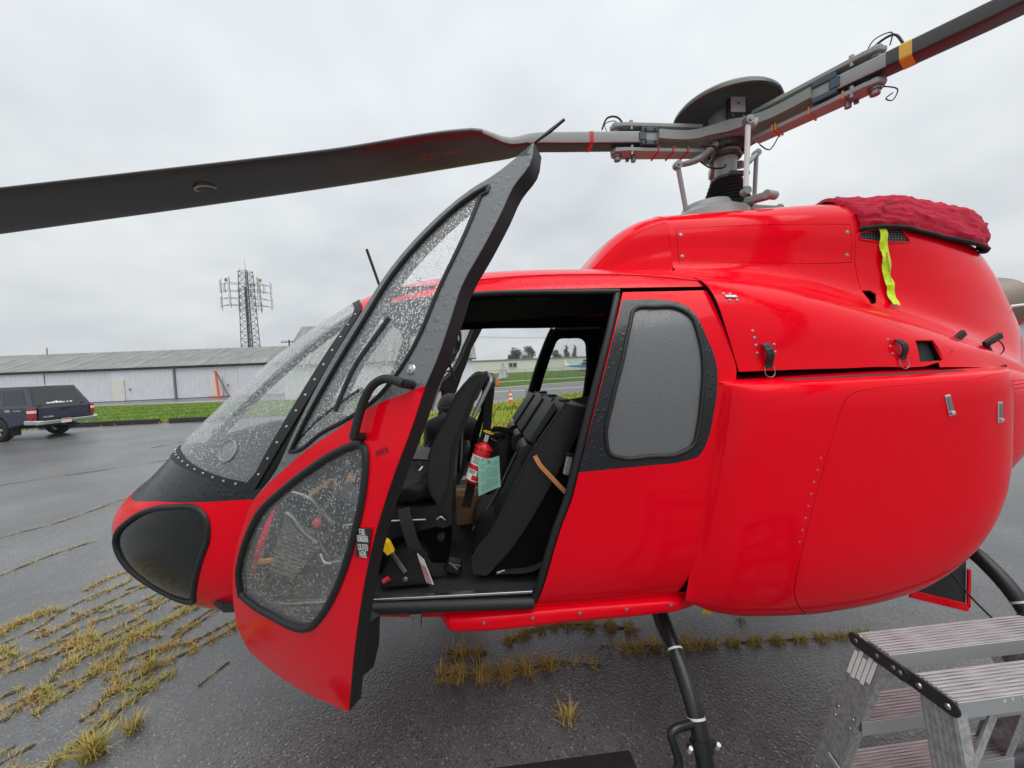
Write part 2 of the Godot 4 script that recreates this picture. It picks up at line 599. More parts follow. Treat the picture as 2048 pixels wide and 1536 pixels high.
	mat("tyre", lin(0.014, 0.014, 0.014), 0.8)
	mat("lamp_red", lin(0.40, 0.01, 0.015), 0.15)
	mat("lamp_clear", lin(0.70, 0.68, 0.66), 0.15)
	mat("plate_white", lin(0.72, 0.66, 0.66), 0.5)
	mat("cone_orange", lin(0.85, 0.10, 0.02), 0.5)
	mat("post_orange", lin(0.80, 0.14, 0.05), 0.5)
	mat("antenna_white", lin(0.72, 0.73, 0.72), 0.5)
	mat("antenna_tan", lin(0.50, 0.45, 0.33), 0.6)
	mat("lattice_grey", lin(0.16, 0.165, 0.17), 0.5, 0.4)
	mat("bark", lin(0.06, 0.045, 0.03), 0.9)
	for q in [["leaf_dark", lin(0.035, 0.050, 0.018)], ["leaf_olive", lin(0.085, 0.085, 0.035)], ["leaf_green", lin(0.05, 0.085, 0.02)]]:
		var m := mat(q[0], q[1], 0.8)
		m.vertex_color_use_as_albedo = true
		m.albedo_color = Color.WHITE
	mat("plane_blue", lin(0.16, 0.38, 0.62), 0.4)

# ---------------------------------------------------------------- ground
func sheet(called: String, outline: Array, y: float, m: Material) -> MeshInstance3D:
	var b := MB.new()
	var p := pts2(outline)
	y += GY
	for i in p.size(): p[i] *= 1.118
	var idx := Geometry2D.triangulate_polygon(p)
	for i in range(0, idx.size(), 3):
		b.tri(Vector3(p[idx[i]].x, y, p[idx[i]].y), Vector3(p[idx[i + 1]].x, y, p[idx[i + 1]].y), Vector3(p[idx[i + 2]].x, y, p[idx[i + 2]].y), Vector3.UP, Vector3.UP, Vector3.UP)
	org = Vector3.ZERO
	return ground_sheet(called, mesh(b, m))

func blade_mesh(w: float) -> ArrayMesh:      # one leaf of grass, 1 m tall before scaling, bowed to +z
	var b := MB.new()
	var pts := [Vector3(0, 0, 0), Vector3(0, 0.45, 0.07), Vector3(0, 0.8, 0.24), Vector3(0, 1.0, 0.5)]
	var ws := [w, w * 0.85, w * 0.5, 0.0]
	for i in 3:
		var n := Vector3(0, 0.35, -1).normalized()
		b.quad(pts[i] - Vector3(ws[i], 0, 0), pts[i] + Vector3(ws[i], 0, 0), pts[i + 1] + Vector3(ws[i + 1], 0, 0), pts[i + 1] - Vector3(ws[i + 1], 0, 0), n, n, n, n)
	org = Vector3.ZERO
	return mesh(b, null)

func scatter(called: String, me: Mesh, m: Material, where: Array, tint: Array, label := "", category := "", kind := "stuff", parent: Node = self) -> MultiMeshInstance3D:
	var mm := MultiMesh.new()
	mm.transform_format = MultiMesh.TRANSFORM_3D
	mm.use_colors = not tint.is_empty()
	mm.mesh = me
	mm.instance_count = where.size()
	for i in where.size():
		mm.set_instance_transform(i, where[i])
		if mm.use_colors: mm.set_instance_color(i, tint[i])
	var o := MultiMeshInstance3D.new()
	o.name = called
	o.multimesh = mm
	o.material_override = m
	parent.add_child(o, true)
	if kind: o.set_meta("kind", kind)
	if label: tag(o, label, category)
	return o

func blade_at(p: Vector3, h: float, lean: float) -> Transform3D:
	var b := Basis(Vector3.UP, rng.randf() * TAU) * Basis(Vector3.RIGHT, rng.randf_range(0.0, 1.0) * lean)
	return Transform3D(b.scaled_local(Vector3(h, h, h)), p)

func straw(gs: float) -> Color:              # dry straw to fresh green
	var dry := Color(0.62, 0.44, 0.14).lerp(Color(0.36, 0.20, 0.07), rng.randf())
	var green := Color(0.22, 0.26, 0.04).lerp(Color(0.46, 0.42, 0.09), rng.randf())
	return dry.lerp(green, clampf(gs + rng.randf_range(-0.3, 0.3), 0, 1))

func build_setting():
	var A: Material = M.asphalt
	# the apron is one sheet to the horizon
	sheet("ground", [-900, 300, 900, 300, 900, -1400, -900, -1400], 0.0, A)
	sheet("lawn_left", [-75, -17.15, -9, -17.2, -4, -19.5, -3.2, -27.6, -17, -28.8, -28.5, -31.2, -75, -38.5], 0.02, M.lawn_soil)
	sheet("lawn_right", [-3, -8.6, 9, -8.2, 22, -9.5, 24, -22, 8, -20.6, 2.4, -18.6, 1.2, -16.5, 0.4, -15.7, -1.2, -15.2, -3, -15.0], 0.02, M.lawn_soil)
	sheet("path", [-70, -41.2, -26.8, -32.7, -14, -31.4, -14, -30.0, -17.5, -30.2, -28.5, -32.4, -70, -40.4], 0.008, M.concrete)
	sheet("road", [-0.0, -19.9, 3.0, -21.0, 60, -33, 70, -60, 5.1, -34.3, 1.0, -31.9, 0.0, -31.7], 0.008, M.road_asphalt)
	sheet("road_line", [0.9, -26.4, 12, -27.6, 60, -40, 60, -40.4, 12, -27.85, 0.9, -26.65], 0.013, M.white_paint)
	sheet("road_edge_line", [1.1, -31.3, 5.1, -33.7, 60, -55, 60, -55.4, 5.1, -33.95, 1.1, -31.55], 0.013, M.white_paint)
	sheet("verge", [0.9, -32.0, 5.1, -34.5, 70, -60.5, 70, -64, 7.1, -44.1, 0.9, -42.2], 0.02, M.lawn_soil)
	sheet("footpath", [0.9, -42.4, 7.1, -44.3, 70, -66, 70, -69, 7.1, -46.3, 0.9, -44.2], 0.012, M.concrete)
	sheet("grass_bank", [0.0, -44.6, 7.1, -46.6, 70, -70, 140, -100, 140, -112, -12, -112, -12, -60], 0.02, M.lawn_soil)
	# puddle-dark repair patches stay asphalt; cracks with soil and grass in them
	var lines := []   # each: points, half width, density per metre, height, greenness
	lines.append([[Vector3(-5.75, 0, -4.1), Vector3(-5.45, 0, -4.85), Vector3(-5.25, 0, -5.25), Vector3(-5.22, 0, -6.0), Vector3(-5.05, 0, -6.9)], 0.035, 330, 0.045, 0.25])
	lines.append([[Vector3(-4.42, 0, -3.4), Vector3(-4.38, 0, -3.85), Vector3(-4.34, 0, -4.2), Vector3(-4.2, 0, -4.5)], 0.04, 520, 0.04, 0.55])
	lines.append([[Vector3(-8.6, 0, -7.3), Vector3(-7.2, 0, -8.4), Vector3(-6.0, 0, -9.6), Vector3(-5.3, 0, -10.8)], 0.05, 160, 0.05, 0.35])
	lines.append([[Vector3(-8.4, 0, -10.6), Vector3(-8.0, 0, -11.8), Vector3(-7.6, 0, -13.2)], 0.09, 260, 0.05, 0.35])
	for k in 15:
		var x := -3.65 + 0.128 * k + rng.randf_range(-0.05, 0.05)
		var z0 := rng.randf_range(-1.2, -1.6)
		var z1 := -3.75 + 0.05 * k + rng.randf_range(-0.25, 0.12)
		var z := z0
		while z > z1:                                   # broken into runs
			var run := rng.randf_range(0.25, 1.0)
			var p := []
			for i in 5:
				var zz := z - run * i / 4.0
				p.append(Vector3(x + 0.36 * (-zz - 2.4) + 0.09 * sin(zz * 4.0 + k * 2.9) + 0.04 * sin(zz * 11.0 + k) + rng.randf_range(-0.045, 0.045), 0, zz))
			lines.append([p, rng.randf_range(0.012, 0.05), rng.randf_range(700, 2300), rng.randf_range(0.025, 0.055), rng.randf_range(0.0, 0.65)])
			z -= run + rng.randf_range(0.02, 0.28)
	for k in 46:
		var c := Vector3(rng.randf_range(-3.4, -2.0), 0, rng.randf_range(-3.3, -1.5))
		lines.append([[c, c + Vector3(rng.randf_range(0.06, 0.22), 0, rng.randf_range(-0.10, 0.12))], rng.randf_range(0.015, 0.05), rng.randf_range(700, 1800), 0.045, rng.randf()])
	lines.append([[Vector3(-1.62, 0, -2.22), Vector3(-1.56, 0, -2.4)], 0.02, 500, 0.03, 0.15])
	lines.append([[Vector3(-1.50, 0, -2.62), Vector3(-1.66, 0, -2.9), Vector3(-1.72, 0, -3.1)], 0.016, 500, 0.03, 0.3])
	lines.append([[Vector3(-0.30, 0, -2.12), Vector3(0.05, 0, -2.07), Vector3(0.36, 0, -2.12)], 0.05, 4200, 0.062, 0.12])
	lines.append([[Vector3(0.36, 0, -2.12), Vector3(0.62, 0, -2.05)], 0.02, 600, 0.06, 0.35])
	lines.append([[Vector3(-0.26, 0, -2.28), Vector3(-0.02, 0, -2.24)], 0.05, 2600, 0.06, 0.1])
	lines.append([[Vector3(0.10, 0, -2.32), Vector3(0.35, 0, -2.42), Vector3(0.62, 0, -2.40), Vector3(0.95, 0, -2.30)], 0.035, 2200, 0.06, 0.3])
	lines.append([[Vector3(0.78, 0, -2.16), Vector3(1.0, 0, -2.15), Vector3(1.25, 0, -2.12)], 0.035, 2600, 0.065, 0.3])
	lines.append([[Vector3(1.25, 0, -2.12), Vector3(1.6, 0, -2.10), Vector3(2.0, 0, -2.07), Vector3(2.3, 0, -2.06)], 0.022, 2300, 0.05, 0.5])
	lines.append([[Vector3(0.66, 0, -2.2), Vector3(0.74, 0, -2.19)], 0.012, 350, 0.07, 0.2])
	var soil := mat("crack_soil", lin(0.045, 0.036, 0.022), 0.95)
	var sb := MB.new()
	var at := []
	var col := []
	for l in lines:
		l[0] = l[0].map(func(q): return q * 1.118 + Vector3(0, GY, 0))
		var p: Array = smooth3(l[0], 6)
		for i in p.size() - 1:
			var a: Vector3 = p[i]; var c: Vector3 = p[i + 1]
			var s := (c - a).normalized().cross(Vector3.UP)
			var w0: float = l[1] * (0.26 + 0.2 * sin(i * 1.7)); var w1: float = l[1] * (0.26 + 0.2 * sin((i + 1) * 1.7))
			sb.flat(a + s * w0 + Vector3(0, 0.005, 0), a - s * w0 + Vector3(0, 0.005, 0), c - s * w1 + Vector3(0, 0.005, 0), c + s * w1 + Vector3(0, 0.005, 0), Vector3.UP)
			var len := a.distance_to(c)
			var clump := maxf(0.0, 0.55 + 0.75 * sin(i * 2.3 + a.x * 9.0))
			for q in int(l[2] * len * clump):
				var t := rng.randf()
				var off := rng.randfn(0.0, 0.6) * float(l[1])
				at.append(blade_at(a.lerp(c, t) + s * off, l[3] * rng.randf_range(0.35, 1.35), 1.5))
				col.append(straw(l[4]))
	for tf in [[Vector3(-1.83, 0, -1.86), 160, 0.12, 0.55], [Vector3(-1.75, 0, -1.98), 60, 0.10, 0.4], [Vector3(0.36, 0, -1.75), 75, 0.09, 0.15], [Vector3(-2.02, 0, -2.42), 70, 0.09, 0.6], [Vector3(1.62, 0, -2.3), 25, 0.06, 0.5], [Vector3(1.46, 0, -1.15), 40, 0.06, 0.9]]:
		for q in tf[1]:
			var r := rng.randf() * 0.045
			var an := rng.randf() * TAU
			at.append(blade_at(tf[0] * 1.118 + Vector3(cos(an) * r, GY, sin(an) * r), tf[2] * rng.randf_range(0.45, 1.2), 0.75))
			col.append(straw(tf[3]))
	var cr := ground_sheet("pavement_cracks", mesh(sb, soil))
	var bm := blade_mesh(0.035)
	scatter("dry_grass", bm, M.grass_straw, at, col, "dry straw-coloured grass growing in the cracks of the apron", "grass")
	# lawns
	at = []; col = []
	var lr := pts2([-2.9, -8.7, 9, -8.3, 22, -9.6, 8, -20.4, 2.4, -18.5, 1.2, -16.4, 0.4, -15.6, -1.2, -15.1, -2.9, -14.9])
	for k in 52000:
		var p := Vector2(rng.randf_range(-2.9, 6.0), rng.randf_range(-20.4, -8.3))
		if not Geometry2D.is_point_in_polygon(p, lr): continue
		var far_tuft := p.y < -14.6 + 0.25 * p.x
		at.append(blade_at(Vector3(p.x * 1.118, 0.015 + GY, p.y * 1.118), rng.randf_range(0.10, 0.26) * (1.6 if far_tuft else 1.0), 0.8))
		var g := Color(0.26, 0.34, 0.025).lerp(Color(0.52, 0.53, 0.07), rng.randf() * rng.randf())
		if sin(p.x * 3.1) * sin(p.y * 2.3 + 1.0) > 0.55 and rng.randf() < 0.6: g = Color(0.42, 0.24, 0.08)
		col.append(g)
	scatter("lawn_grass", blade_mesh(0.05), M.grass_green, at, col, "bright green uncut grass beyond the far side of the cabin", "grass")
	at = []; col = []
	for k in 60000:
		var p := Vector2(rng.randf_range(-34, -8), rng.randf_range(-30.5, -17.2))
		if p.y < -28.8 + 0.2 * (p.x + 17): continue
		at.append(blade_at(Vector3(p.x * 1.118, 0.015 + GY, p.y * 1.118), rng.randf_range(0.05, 0.13), 0.9))
		col.append(Color(0.14, 0.27, 0.02).lerp(Color(0.30, 0.42, 0.045), rng.randf()) * (0.85 + 0.25 * sin(p.x * 0.7 + p.y * 2.0)))
	for k in 5000:                                       # rank edge by the timbers
		var p := Vector2(rng.randf_range(-20, -10), -17.15 + rng.randfn(0, 0.12))
		at.append(blade_at(Vector3(p.x * 1.118, GY, p.y * 1.118), rng.randf_range(0.08, 0.2), 0.7))
		col.append(straw(0.5))
	scatter("mown_grass", blade_mesh(0.07), M.grass_green, at, col, "mown green lawn between the parking apron and the long hangar", "grass")
	# timbers along the lawn
	var gp := "dark timbers laid along the lawn edge"
	var tl := [[-17.4, -15.2, -16.95, "dark parking timber nearest the rear of the navy pickup"], [-15.05, -12.95, -16.9, "dark parking timber in the middle of the lawn edge row"], [-12.45, -10.35, -16.75, "dark parking timber nearest the helicopter's nose"]]
	for t in tl:
		for i in 3: t[i] *= 1.118
		var o := thing("parking_timber", t[3], "timber", Vector3((t[0] + t[1]) / 2, 0, t[2]), gp)
		var b := MB.new()
		b.bar(Vector3(t[0], 0.11, t[2]), Vector3(t[1], 0.10, t[2] + 0.05), 0.22, 0.2, Vector3.UP, 0.02)
		add(o, "log", b, M.timber_dark)
		for s in [0.15, 0.85]:
			b = MB.new()
			b.tube([Vector3(lerpf(t[0], t[1], s), 0.1, t[2]), Vector3(lerpf(t[0], t[1], s), 0.225, t[2])], 0.014, 8)
			add(o, "spike", b, M.dull_steel)

# ---------------------------------------------------------------- hangars
func wall_quad(b: MB, p: Array):
	b.flat(p[0], p[1], p[2], p[3], (p[1] - p[0]).cross(p[3] - p[0]))

func build_hangars():
	# long storage hangar at the left
	var z := -42.8
	var x0 := -80.0
	var x1 := -13.7
	var h := thing("long_hangar", "long low hangar with pale blue-grey sliding doors and a weathered metal roof", "hangar", Vector3((x0 + x1) / 2, 0, z - 5))
	var b := MB.new()
	b.box(Transform3D(Basis(), Vector3((x0 + x1) / 2, 1.71, z - 6.5)), Vector3(x1 - x0, 3.42, 12.0))
	add(h, "wall", b, M.hangar_wall)
	for e in [[x0, -1.0], [x1, 1.0]]:
		b = MB.new()
		var pz := PackedVector2Array([Vector2(0.0, 3.42), Vector2(12.6, 3.42), Vector2(6.3, 5.4)])
		b.prism(Transform3D(Basis(Vector3(0, 0, -1), Vector3.UP, Vector3(1, 0, 0)), Vector3(e[0] - 0.1, 0, z - 0.2)), pz, 0.2)
		add(h, "gable", b, M.hangar_wall)
	b = MB.new()
	var sheets := int((x1 - x0 + 0.8) / 0.82)
	# corrugated roof slopes: ribs every 0.41 m
	for s in [[z + 0.38, 3.34, z - 6.5, 5.5], [z - 13.7, 3.26, z - 6.5, 5.5]]:
		var n := sheets * 8
		for i in n:
			var xa := x0 - 0.4 + (x1 - x0 + 0.8) * i / n
			var xb := x0 - 0.4 + (x1 - x0 + 0.8) * (i + 1) / n
			var ya := 0.045 if (i % 4) in [0, 1] else 0.0
			var yb := 0.045 if ((i + 1) % 4) in [0, 1] else 0.0
			b.flat(Vector3(xa, s[1] + ya, s[0]), Vector3(xb, s[1] + yb, s[0]), Vector3(xb, s[3] + yb, s[2]), Vector3(xa, s[3] + ya, s[2]), Vector3.UP)
	add(h, "roof", b, M.roof_metal)
	b = MB.new()
	b.box(Transform3D(Basis(), Vector3((x0 + x1) / 2, 3.29, z + 0.32)), Vector3(x1 - x0 + 0.8, 0.16, 0.05))
	add(h, "fascia", b, M.dark_gap)
	b = MB.new()
	b.box(Transform3D(Basis(), Vector3((x0 + x1) / 2, 3.27, z + 0.15)), Vector3(x1 - x0, 0.05, 0.3))
	add(h, "door_track", b, M.dull_steel)
	# sliding door leaves: every leaf a part; some stand forward of others
	var xx := x0 + 0.3
	var k := 0
	while xx < x1 - 1.0:
		var w := 6.05
		b = MB.new()
		var zz: float = z + 0.12 + (0.07 if k % 2 else 0.0)
		var nb := 20
		for i in nb:                       # vertical boards with a slight rib
			var xa := xx + w * i / nb
			b.box(Transform3D(Basis(), Vector3(xa + w / nb / 2, 1.6, zz - 0.1 + 0.004 * (i % 2))), Vector3(w / nb - 0.006, 3.08, 0.06))
		add(h, "sliding_door", b, M.hangar_wall)
		if k % 3 == 1 or k % 4 == 3:
			b = MB.new()
			b.box(Transform3D(Basis(), Vector3(xx + w, 1.58, zz + 0.03)), Vector3(0.12, 3.16, 0.12))
			add(h, "door_post", b, M.dull_steel)
		xx += w + 0.05
		k += 1
	for dx in [[-36.3, 1.14, 2.15], [-26.9, 1.09, 2.15], [-48.0, 1.09, 2.15]]:
		b = MB.new()
		b.box(Transform3D(Basis(), Vector3(dx[0], dx[2] / 2 + 0.05, z + 0.21)), Vector3(dx[1], dx[2], 0.1), 0.01)
		var d := add(h, "door", b, M.off_white_wall)
		b = MB.new()
		b.ball(Vector3(dx[0] + dx[1] * 0.38, 1.0, z + 0.28), Vector3(0.05, 0.05, 0.05), 8, 5)
		add(d, "handle", b, M.dull_steel)
		b = MB.new()
		b.box(Transform3D(Basis(), Vector3(dx[0] + 1.1, 1.2, z + 0.22)), Vector3(0.14, 0.2, 0.08), 0.01)
		add(h, "switch_box", b, M.dull_steel)
	b = MB.new()
	b.tube([Vector3(-49.2, 5.4, z - 6.5), Vector3(-49.2, 6.25, z - 6.5)], 0.06, 8)
	add(h, "vent_pipe", b, M.dull_steel)
	# white gabled hangar seen through the cabin
	var g := thing("white_hangar", "white gabled hangar seen through the helicopter's cabin, tan boards under its gable", "hangar", Vector3(-6.4, 0, -33.5))
	var xr := Transform3D(Basis(Vector3.UP, deg_to_rad(3.5)), Vector3(-0.38, 0, -32.6))
	var L := 14.7
	var D := 9.8
	b = MB.new()
	b.box(xr * Transform3D(Basis(), Vector3(-L / 2, 1.39, -D / 2)), Vector3(L, 2.78, D))
	var wl := add(g, "wall", b, M.white_wall)
	for i in 6:
		b = MB.new()
		b.box(xr * Transform3D(Basis(), Vector3(-1.2 - i * 2.2, 1.3, 0.03)), Vector3(2.1, 2.5, 0.05), 0.006)
		add(g, "sliding_door", b, M.white_wall)
	b = MB.new()
	b.prism(xr * Transform3D(Basis(Vector3(0, 0, -1), Vector3.UP, Vector3(1, 0, 0)), Vector3(-0.12, 0, 0)), PackedVector2Array([Vector2(0, 2.79), Vector2(D, 2.79), Vector2(D / 2, 6.1)]), 0.14)
	add(g, "gable", b, M.tan_wood)
	b = MB.new()
	for s in [[0.35, D / 2], [-D - 0.35, D / 2]]:
		var e0 := xr * Vector3(-L - 0.2, 2.62, s[0]); var e1 := xr * Vector3(0.3, 2.62, s[0])
		var r0 := xr * Vector3(-L - 0.2, 6.16, -D / 2); var r1 := xr * Vector3(0.3, 6.16, -D / 2)
		b.flat(e0, e1, r1, r0, Vector3.UP)
		b.flat(e0 + Vector3(0, 0.1, 0), e1 + Vector3(0, 0.1, 0), r1 + Vector3(0, 0.1, 0), r0 + Vector3(0, 0.1, 0), Vector3.UP)
		b.flat(e1, r1, r1 + Vector3(0, 0.1, 0), e1 + Vector3(0, 0.1, 0), Vector3.RIGHT)
	add(g, "roof", b, M.roof_metal)
const NOSE_TOP := [-1.752, 0.516, -1.409, 0.261, -1.159, 0.167, -0.958, 0.126]
const NOSE_R := [-0.958, 0.126, -0.978, 0.069, -1.028, -0.066, -1.088, -0.247, -1.177, -0.474]
const CHIN := [-1.594, 0.258, -1.503, 0.252, -1.345, 0.207, -1.222, 0.154, -1.179, 0.101, -1.174, 0.006, -1.209, -0.095, -1.256, -0.227, -1.314, -0.395]
const WSBOT := [-1.414, 0.507, -1.240, 0.332, -1.093, 0.225, -0.993, 0.172, -0.946, 0.163]
const WSR := [-0.946, 0.163, -0.840, 0.295, -0.758, 0.398, -0.662, 0.535, -0.592, 0.676, -0.547, 0.835]
const GLBOT := [-1.426, 0.604, -1.248, 0.373, -1.096, 0.254, -0.982, 0.199]
const GLR := [-0.951, 0.221, -0.906, 0.282, -0.813, 0.407, -0.730, 0.526, -0.649, 0.663, -0.583, 0.808]
const CREASE := [0.032, 0.925, 0.573, 0.947, 0.864, 0.928, 1.093, 0.880]
const SLIDE_BLACK := [0.673, 0.733, 0.872, 0.733, 0.949, 0.711, 0.994, 0.657, 1.025, 0.558, 1.058, 0.425, 1.054, 0.359, 1.029, 0.252, 0.994, 0.158, 0.960, 0.117, 0.890, 0.100, 0.729, 0.093, 0.410, 0.085]
const REARWIN := [0.720, 0.682, 0.815, 0.693, 0.919, 0.688, 0.973, 0.647, 0.992, 0.558, 0.996, 0.416, 0.981, 0.324, 0.957, 0.211, 0.934, 0.155, 0.879, 0.129, 0.730, 0.122, 0.595, 0.125, 0.547, 0.143, 0.536, 0.185, 0.572, 0.317, 0.629, 0.460, 0.682, 0.604]
const OPEN_TOP := [-0.112, 0.799, 0.120, 0.790, 0.395, 0.784, 0.669, 0.784]
const OPEN_SILL := [-0.497, -0.549, -0.274, -0.606, -0.058, -0.633, 0.184, -0.648]
const D_OUT := [1.403, 2.324, 1.405, 2.245, 1.368, 2.192, 1.344, 2.114, 1.306, 2.021, 1.255, 1.916, 1.240, 1.843, 1.209, 1.724, 1.181, 1.658, 1.150, 1.558, 1.092, 1.422, 1.028, 1.270, 0.980, 1.150, 0.915, 0.964, 0.826, 0.724, 0.761, 0.575, 0.555, 0.526, 0.375, 0.494, 0.190, 0.491, 0.045, 0.514, 0.013, 0.603, 0.031, 0.703, 0.068, 0.816, 0.152, 0.996, 0.254, 1.142, 0.359, 1.260, 0.497, 1.371, 0.575, 1.483, 0.731, 1.722, 0.853, 1.896, 0.944, 2.030, 1.064, 2.146, 1.216, 2.235, 1.279, 2.253, 1.379, 2.307]
const D_TIP := [1.485, 2.370, 1.403, 2.324]
const D_RED := [1.181, 1.658, 1.091, 1.634, 0.972, 1.598, 0.842, 1.535, 0.694, 1.465, 0.554, 1.384, 0.389, 1.280, 0.344, 1.247]
const D_WINTOP := [1.258, 2.193, 1.279, 2.198, 1.279, 2.220, 1.228, 2.209, 1.080, 2.120, 0.962, 2.005, 0.873, 1.866, 0.761, 1.705, 0.608, 1.485, 0.579, 1.440, 0.638, 1.453, 0.742, 1.510, 0.885, 1.567, 1.008, 1.634, 1.077, 1.703, 1.122, 1.770, 1.179, 1.928, 1.232, 2.075]
const D_WINLOW := [0.526, 1.299, 0.675, 1.383, 0.804, 1.447, 0.899, 1.483, 0.944, 1.493, 0.970, 1.478, 0.979, 1.437, 0.975, 1.367, 0.938, 1.247, 0.891, 1.148, 0.815, 1.027, 0.714, 0.912, 0.635, 0.849, 0.539, 0.817, 0.402, 0.808, 0.252, 0.806, 0.144, 0.821, 0.157, 0.911, 0.213, 1.009, 0.298, 1.121, 0.384, 1.207]
const D_HANDLE := [0.959, 1.511, 0.971, 1.563, 0.986, 1.613, 1.015, 1.655, 1.053, 1.672, 1.104, 1.668, 1.141, 1.658]
const D_LABEL := [0.957, 1.259, 1.013, 1.267, 0.991, 1.180, 0.932, 1.170]
const D_TEXT := [1.016, 1.471, 1.066, 1.488]
const D_SCREW := [1.121, 1.703]
const D_BAR1 := [0.803, 1.703, 0.857, 1.819, 0.951, 1.874, 0.984, 1.898, 1.000, 1.918]
const D_BAR2 := [0.522, 1.384, 0.636, 1.461, 0.766, 1.524, 0.878, 1.601]
const D_BAR3 := [0.715, 1.537, 0.787, 1.649, 0.836, 1.749]
const U_SHOULDER := [1.087, 0.467, 1.102, 0.265, 1.129, 0.121, 1.157, 0.024, 1.447, 0.018, 1.823, 0.014, 2.171, 0.032, 2.294, 0.125, 2.214, 0.204, 2.033, 0.263, 1.833, 0.399, 1.597, 0.451, 1.375, 0.529]
const U_ACC := [1.239, 1.541, 1.542, 1.213, 2.147, 1.235, 2.130, 0.954, 1.567, 0.860]
const U_REARSEAM := [2.159, 1.205, 2.145, 0.947, 2.146, 0.846, 2.149, 0.687, 2.035, 0.453]
const U_HOLE1 := [2.112, 0.768, 2.201, 0.791, 2.234, 0.768, 2.192, 0.679, 2.124, 0.627, 2.109, 0.670]
const U_HOLE2 := [2.076, 0.171, 2.199, 0.200, 2.208, 0.043, 2.063, 0.033]
const U_GRILLE := [2.170, 1.112, 2.252, 1.135, 2.464, 1.156, 2.488, 1.080, 2.304, 1.075, 2.177, 1.094]
const U_STRAP := [2.315, 1.134, 2.316, 1.030, 2.315, 0.896, 2.313, 0.777, 2.239, 0.589]
const U_LATCH := [1.278, 0.113, 1.285, 0.025, 1.971, 0.152, 1.972, 0.035, 2.352, 0.333, 2.870, 0.643]
const U_RIV := [1.240, 0.174, 1.241, 0.139, 1.244, 0.113, 1.248, 0.086, 1.253, 0.061, 1.316, 0.111, 1.317, 0.084]
const POD_DOOR := [2.231, 0.326, 2.180, 0.353, 1.888, 0.369, 1.660, 0.388, 1.547, 0.419, 1.493, 0.466, 1.464, 0.525, 1.449, 0.562, 1.399, 0.694, 1.363, 0.804, 1.347, 0.931, 1.363, 1.034, 1.409, 1.131, 1.475, 1.233]
const POD_LATCH := [1.985, 0.483, 2.014, 0.573, 2.276, 0.561, 2.276, 0.613]
const POD_RIV := [1.397, 0.631, 1.388, 0.664, 1.374, 0.696, 1.365, 0.725, 1.357, 0.753, 1.349, 0.782, 1.341, 0.814, 1.335, 0.853]

# ---------------------------------------------------------------- the helicopter's skin as smooth surfaces
# Each surface is a function of two numbers in metres or thereabouts; panels are outlines in those two numbers.
const CABIN := 0
const UPPER := 1
const POD := 2
const DOOR := 3
const FAIRING := 4
const AFT := 5
const SKIRT := 6
var keys := {}
var door_angle := 37.0

# x, top, bottom, widest height, half width, squareness above and below
const CABIN_KEYS := [-2.06, .94, .94, .94, 0.0, 2, 2, -2.00, 1.07, .79, .94, .27, 2.1, 2.1, -1.88, 1.16, .67, .94, .45, 2.2, 2.2, -1.70, 1.29, .555, .94, .60, 2.2, 2.2, -1.40, 1.58, .45, .98, .75, 2.2, 2.4,
	-1.00, 1.91, .44, 1.05, .86, 2.3, 2.8, -.55, 2.16, .45, 1.10, .92, 2.55, 3.4, 0.0, 2.24, .45, 1.12, .94, 3.1, 4.2, .60, 2.235, .45, 1.12, .94, 3.6, 4.4, 1.25, 2.205, .45, 1.12, .93, 4.0, 4.4]
const AFT_KEYS := [1.13, 1.618, .50, 1.1, .925, 9, 4, 2.0, 1.622, .56, 1.1, .905, 9, 4, 2.45, 1.655, .74, 1.2, .92, 7, 3, 2.9, 1.63, .95, 1.3, .80, 4.5, 2.5, 3.5, 1.58, 1.08, 1.34, .46, 2.8, 2.3, 4.4, 1.57, 1.20, 1.39, .28, 2.3, 2.1, 7.6, 1.66, 1.46, 1.56, .12, 2, 2]
const SKIRT_KEYS := [-.225, .62, .535, .58, .79, 4, 3, -.17, .65, .485, .57, .885, 4, 2.6, .4, .64, .465, .57, .895, 4, 2.6, .85, .62, .465, .56, .885, 4, 2.6, .965, .60, .49, .55, .85, 4, 3]
# station x, then eleven (height, distance from the plane of symmetry)
const UPPER_KEYS := [1.05, 1.60, .925, 1.80, .905, 1.97, .86, 2.08, .76, 2.14, .62, 2.20, .545, 2.29, .525, 2.38, .515, 2.47, .47, 2.535, .32, 2.555, 0,
	1.6, 1.61, .925, 1.80, .90, 1.93, .84, 2.02, .74, 2.09, .62, 2.17, .545, 2.27, .52, 2.39, .51, 2.50, .46, 2.575, .31, 2.595, 0,
	2.2, 1.61, .905, 1.72, .87, 1.80, .81, 1.86, .73, 1.94, .62, 2.05, .55, 2.21, .52, 2.37, .51, 2.51, .46, 2.61, .31, 2.635, 0,
	2.7, 1.575, .80, 1.65, .77, 1.69, .71, 1.74, .66, 1.83, .6, 1.96, .57, 2.14, .54, 2.33, .50, 2.49, .42, 2.60, .28, 2.63, 0,
	3.1, 1.5, .68, 1.53, .66, 1.57, .62, 1.62, .58, 1.71, .54, 1.86, .51, 2.05, .48, 2.22, .43, 2.36, .35, 2.46, .21, 2.49, 0,
	3.4, 1.42, .46, 1.46, .45, 1.51, .44, 1.58, .43, 1.68, .42, 1.80, .40, 1.94, .36, 2.06, .30, 2.15, .23, 2.21, .13, 2.23, 0,
	3.52, 1.42, .36, 1.46, .35, 1.51, .34, 1.57, .33, 1.65, .32, 1.74, .30, 1.84, .27, 1.92, .22, 1.98, .16, 2.02, .09, 2.03, 0]
const POD_SHAPE := [1.0, 0, .988, .55, .965, .84, .89, .955, .66, 1.0, .36, 1.0, .19, .88, .08, .62, .02, .2, 0, -.5]
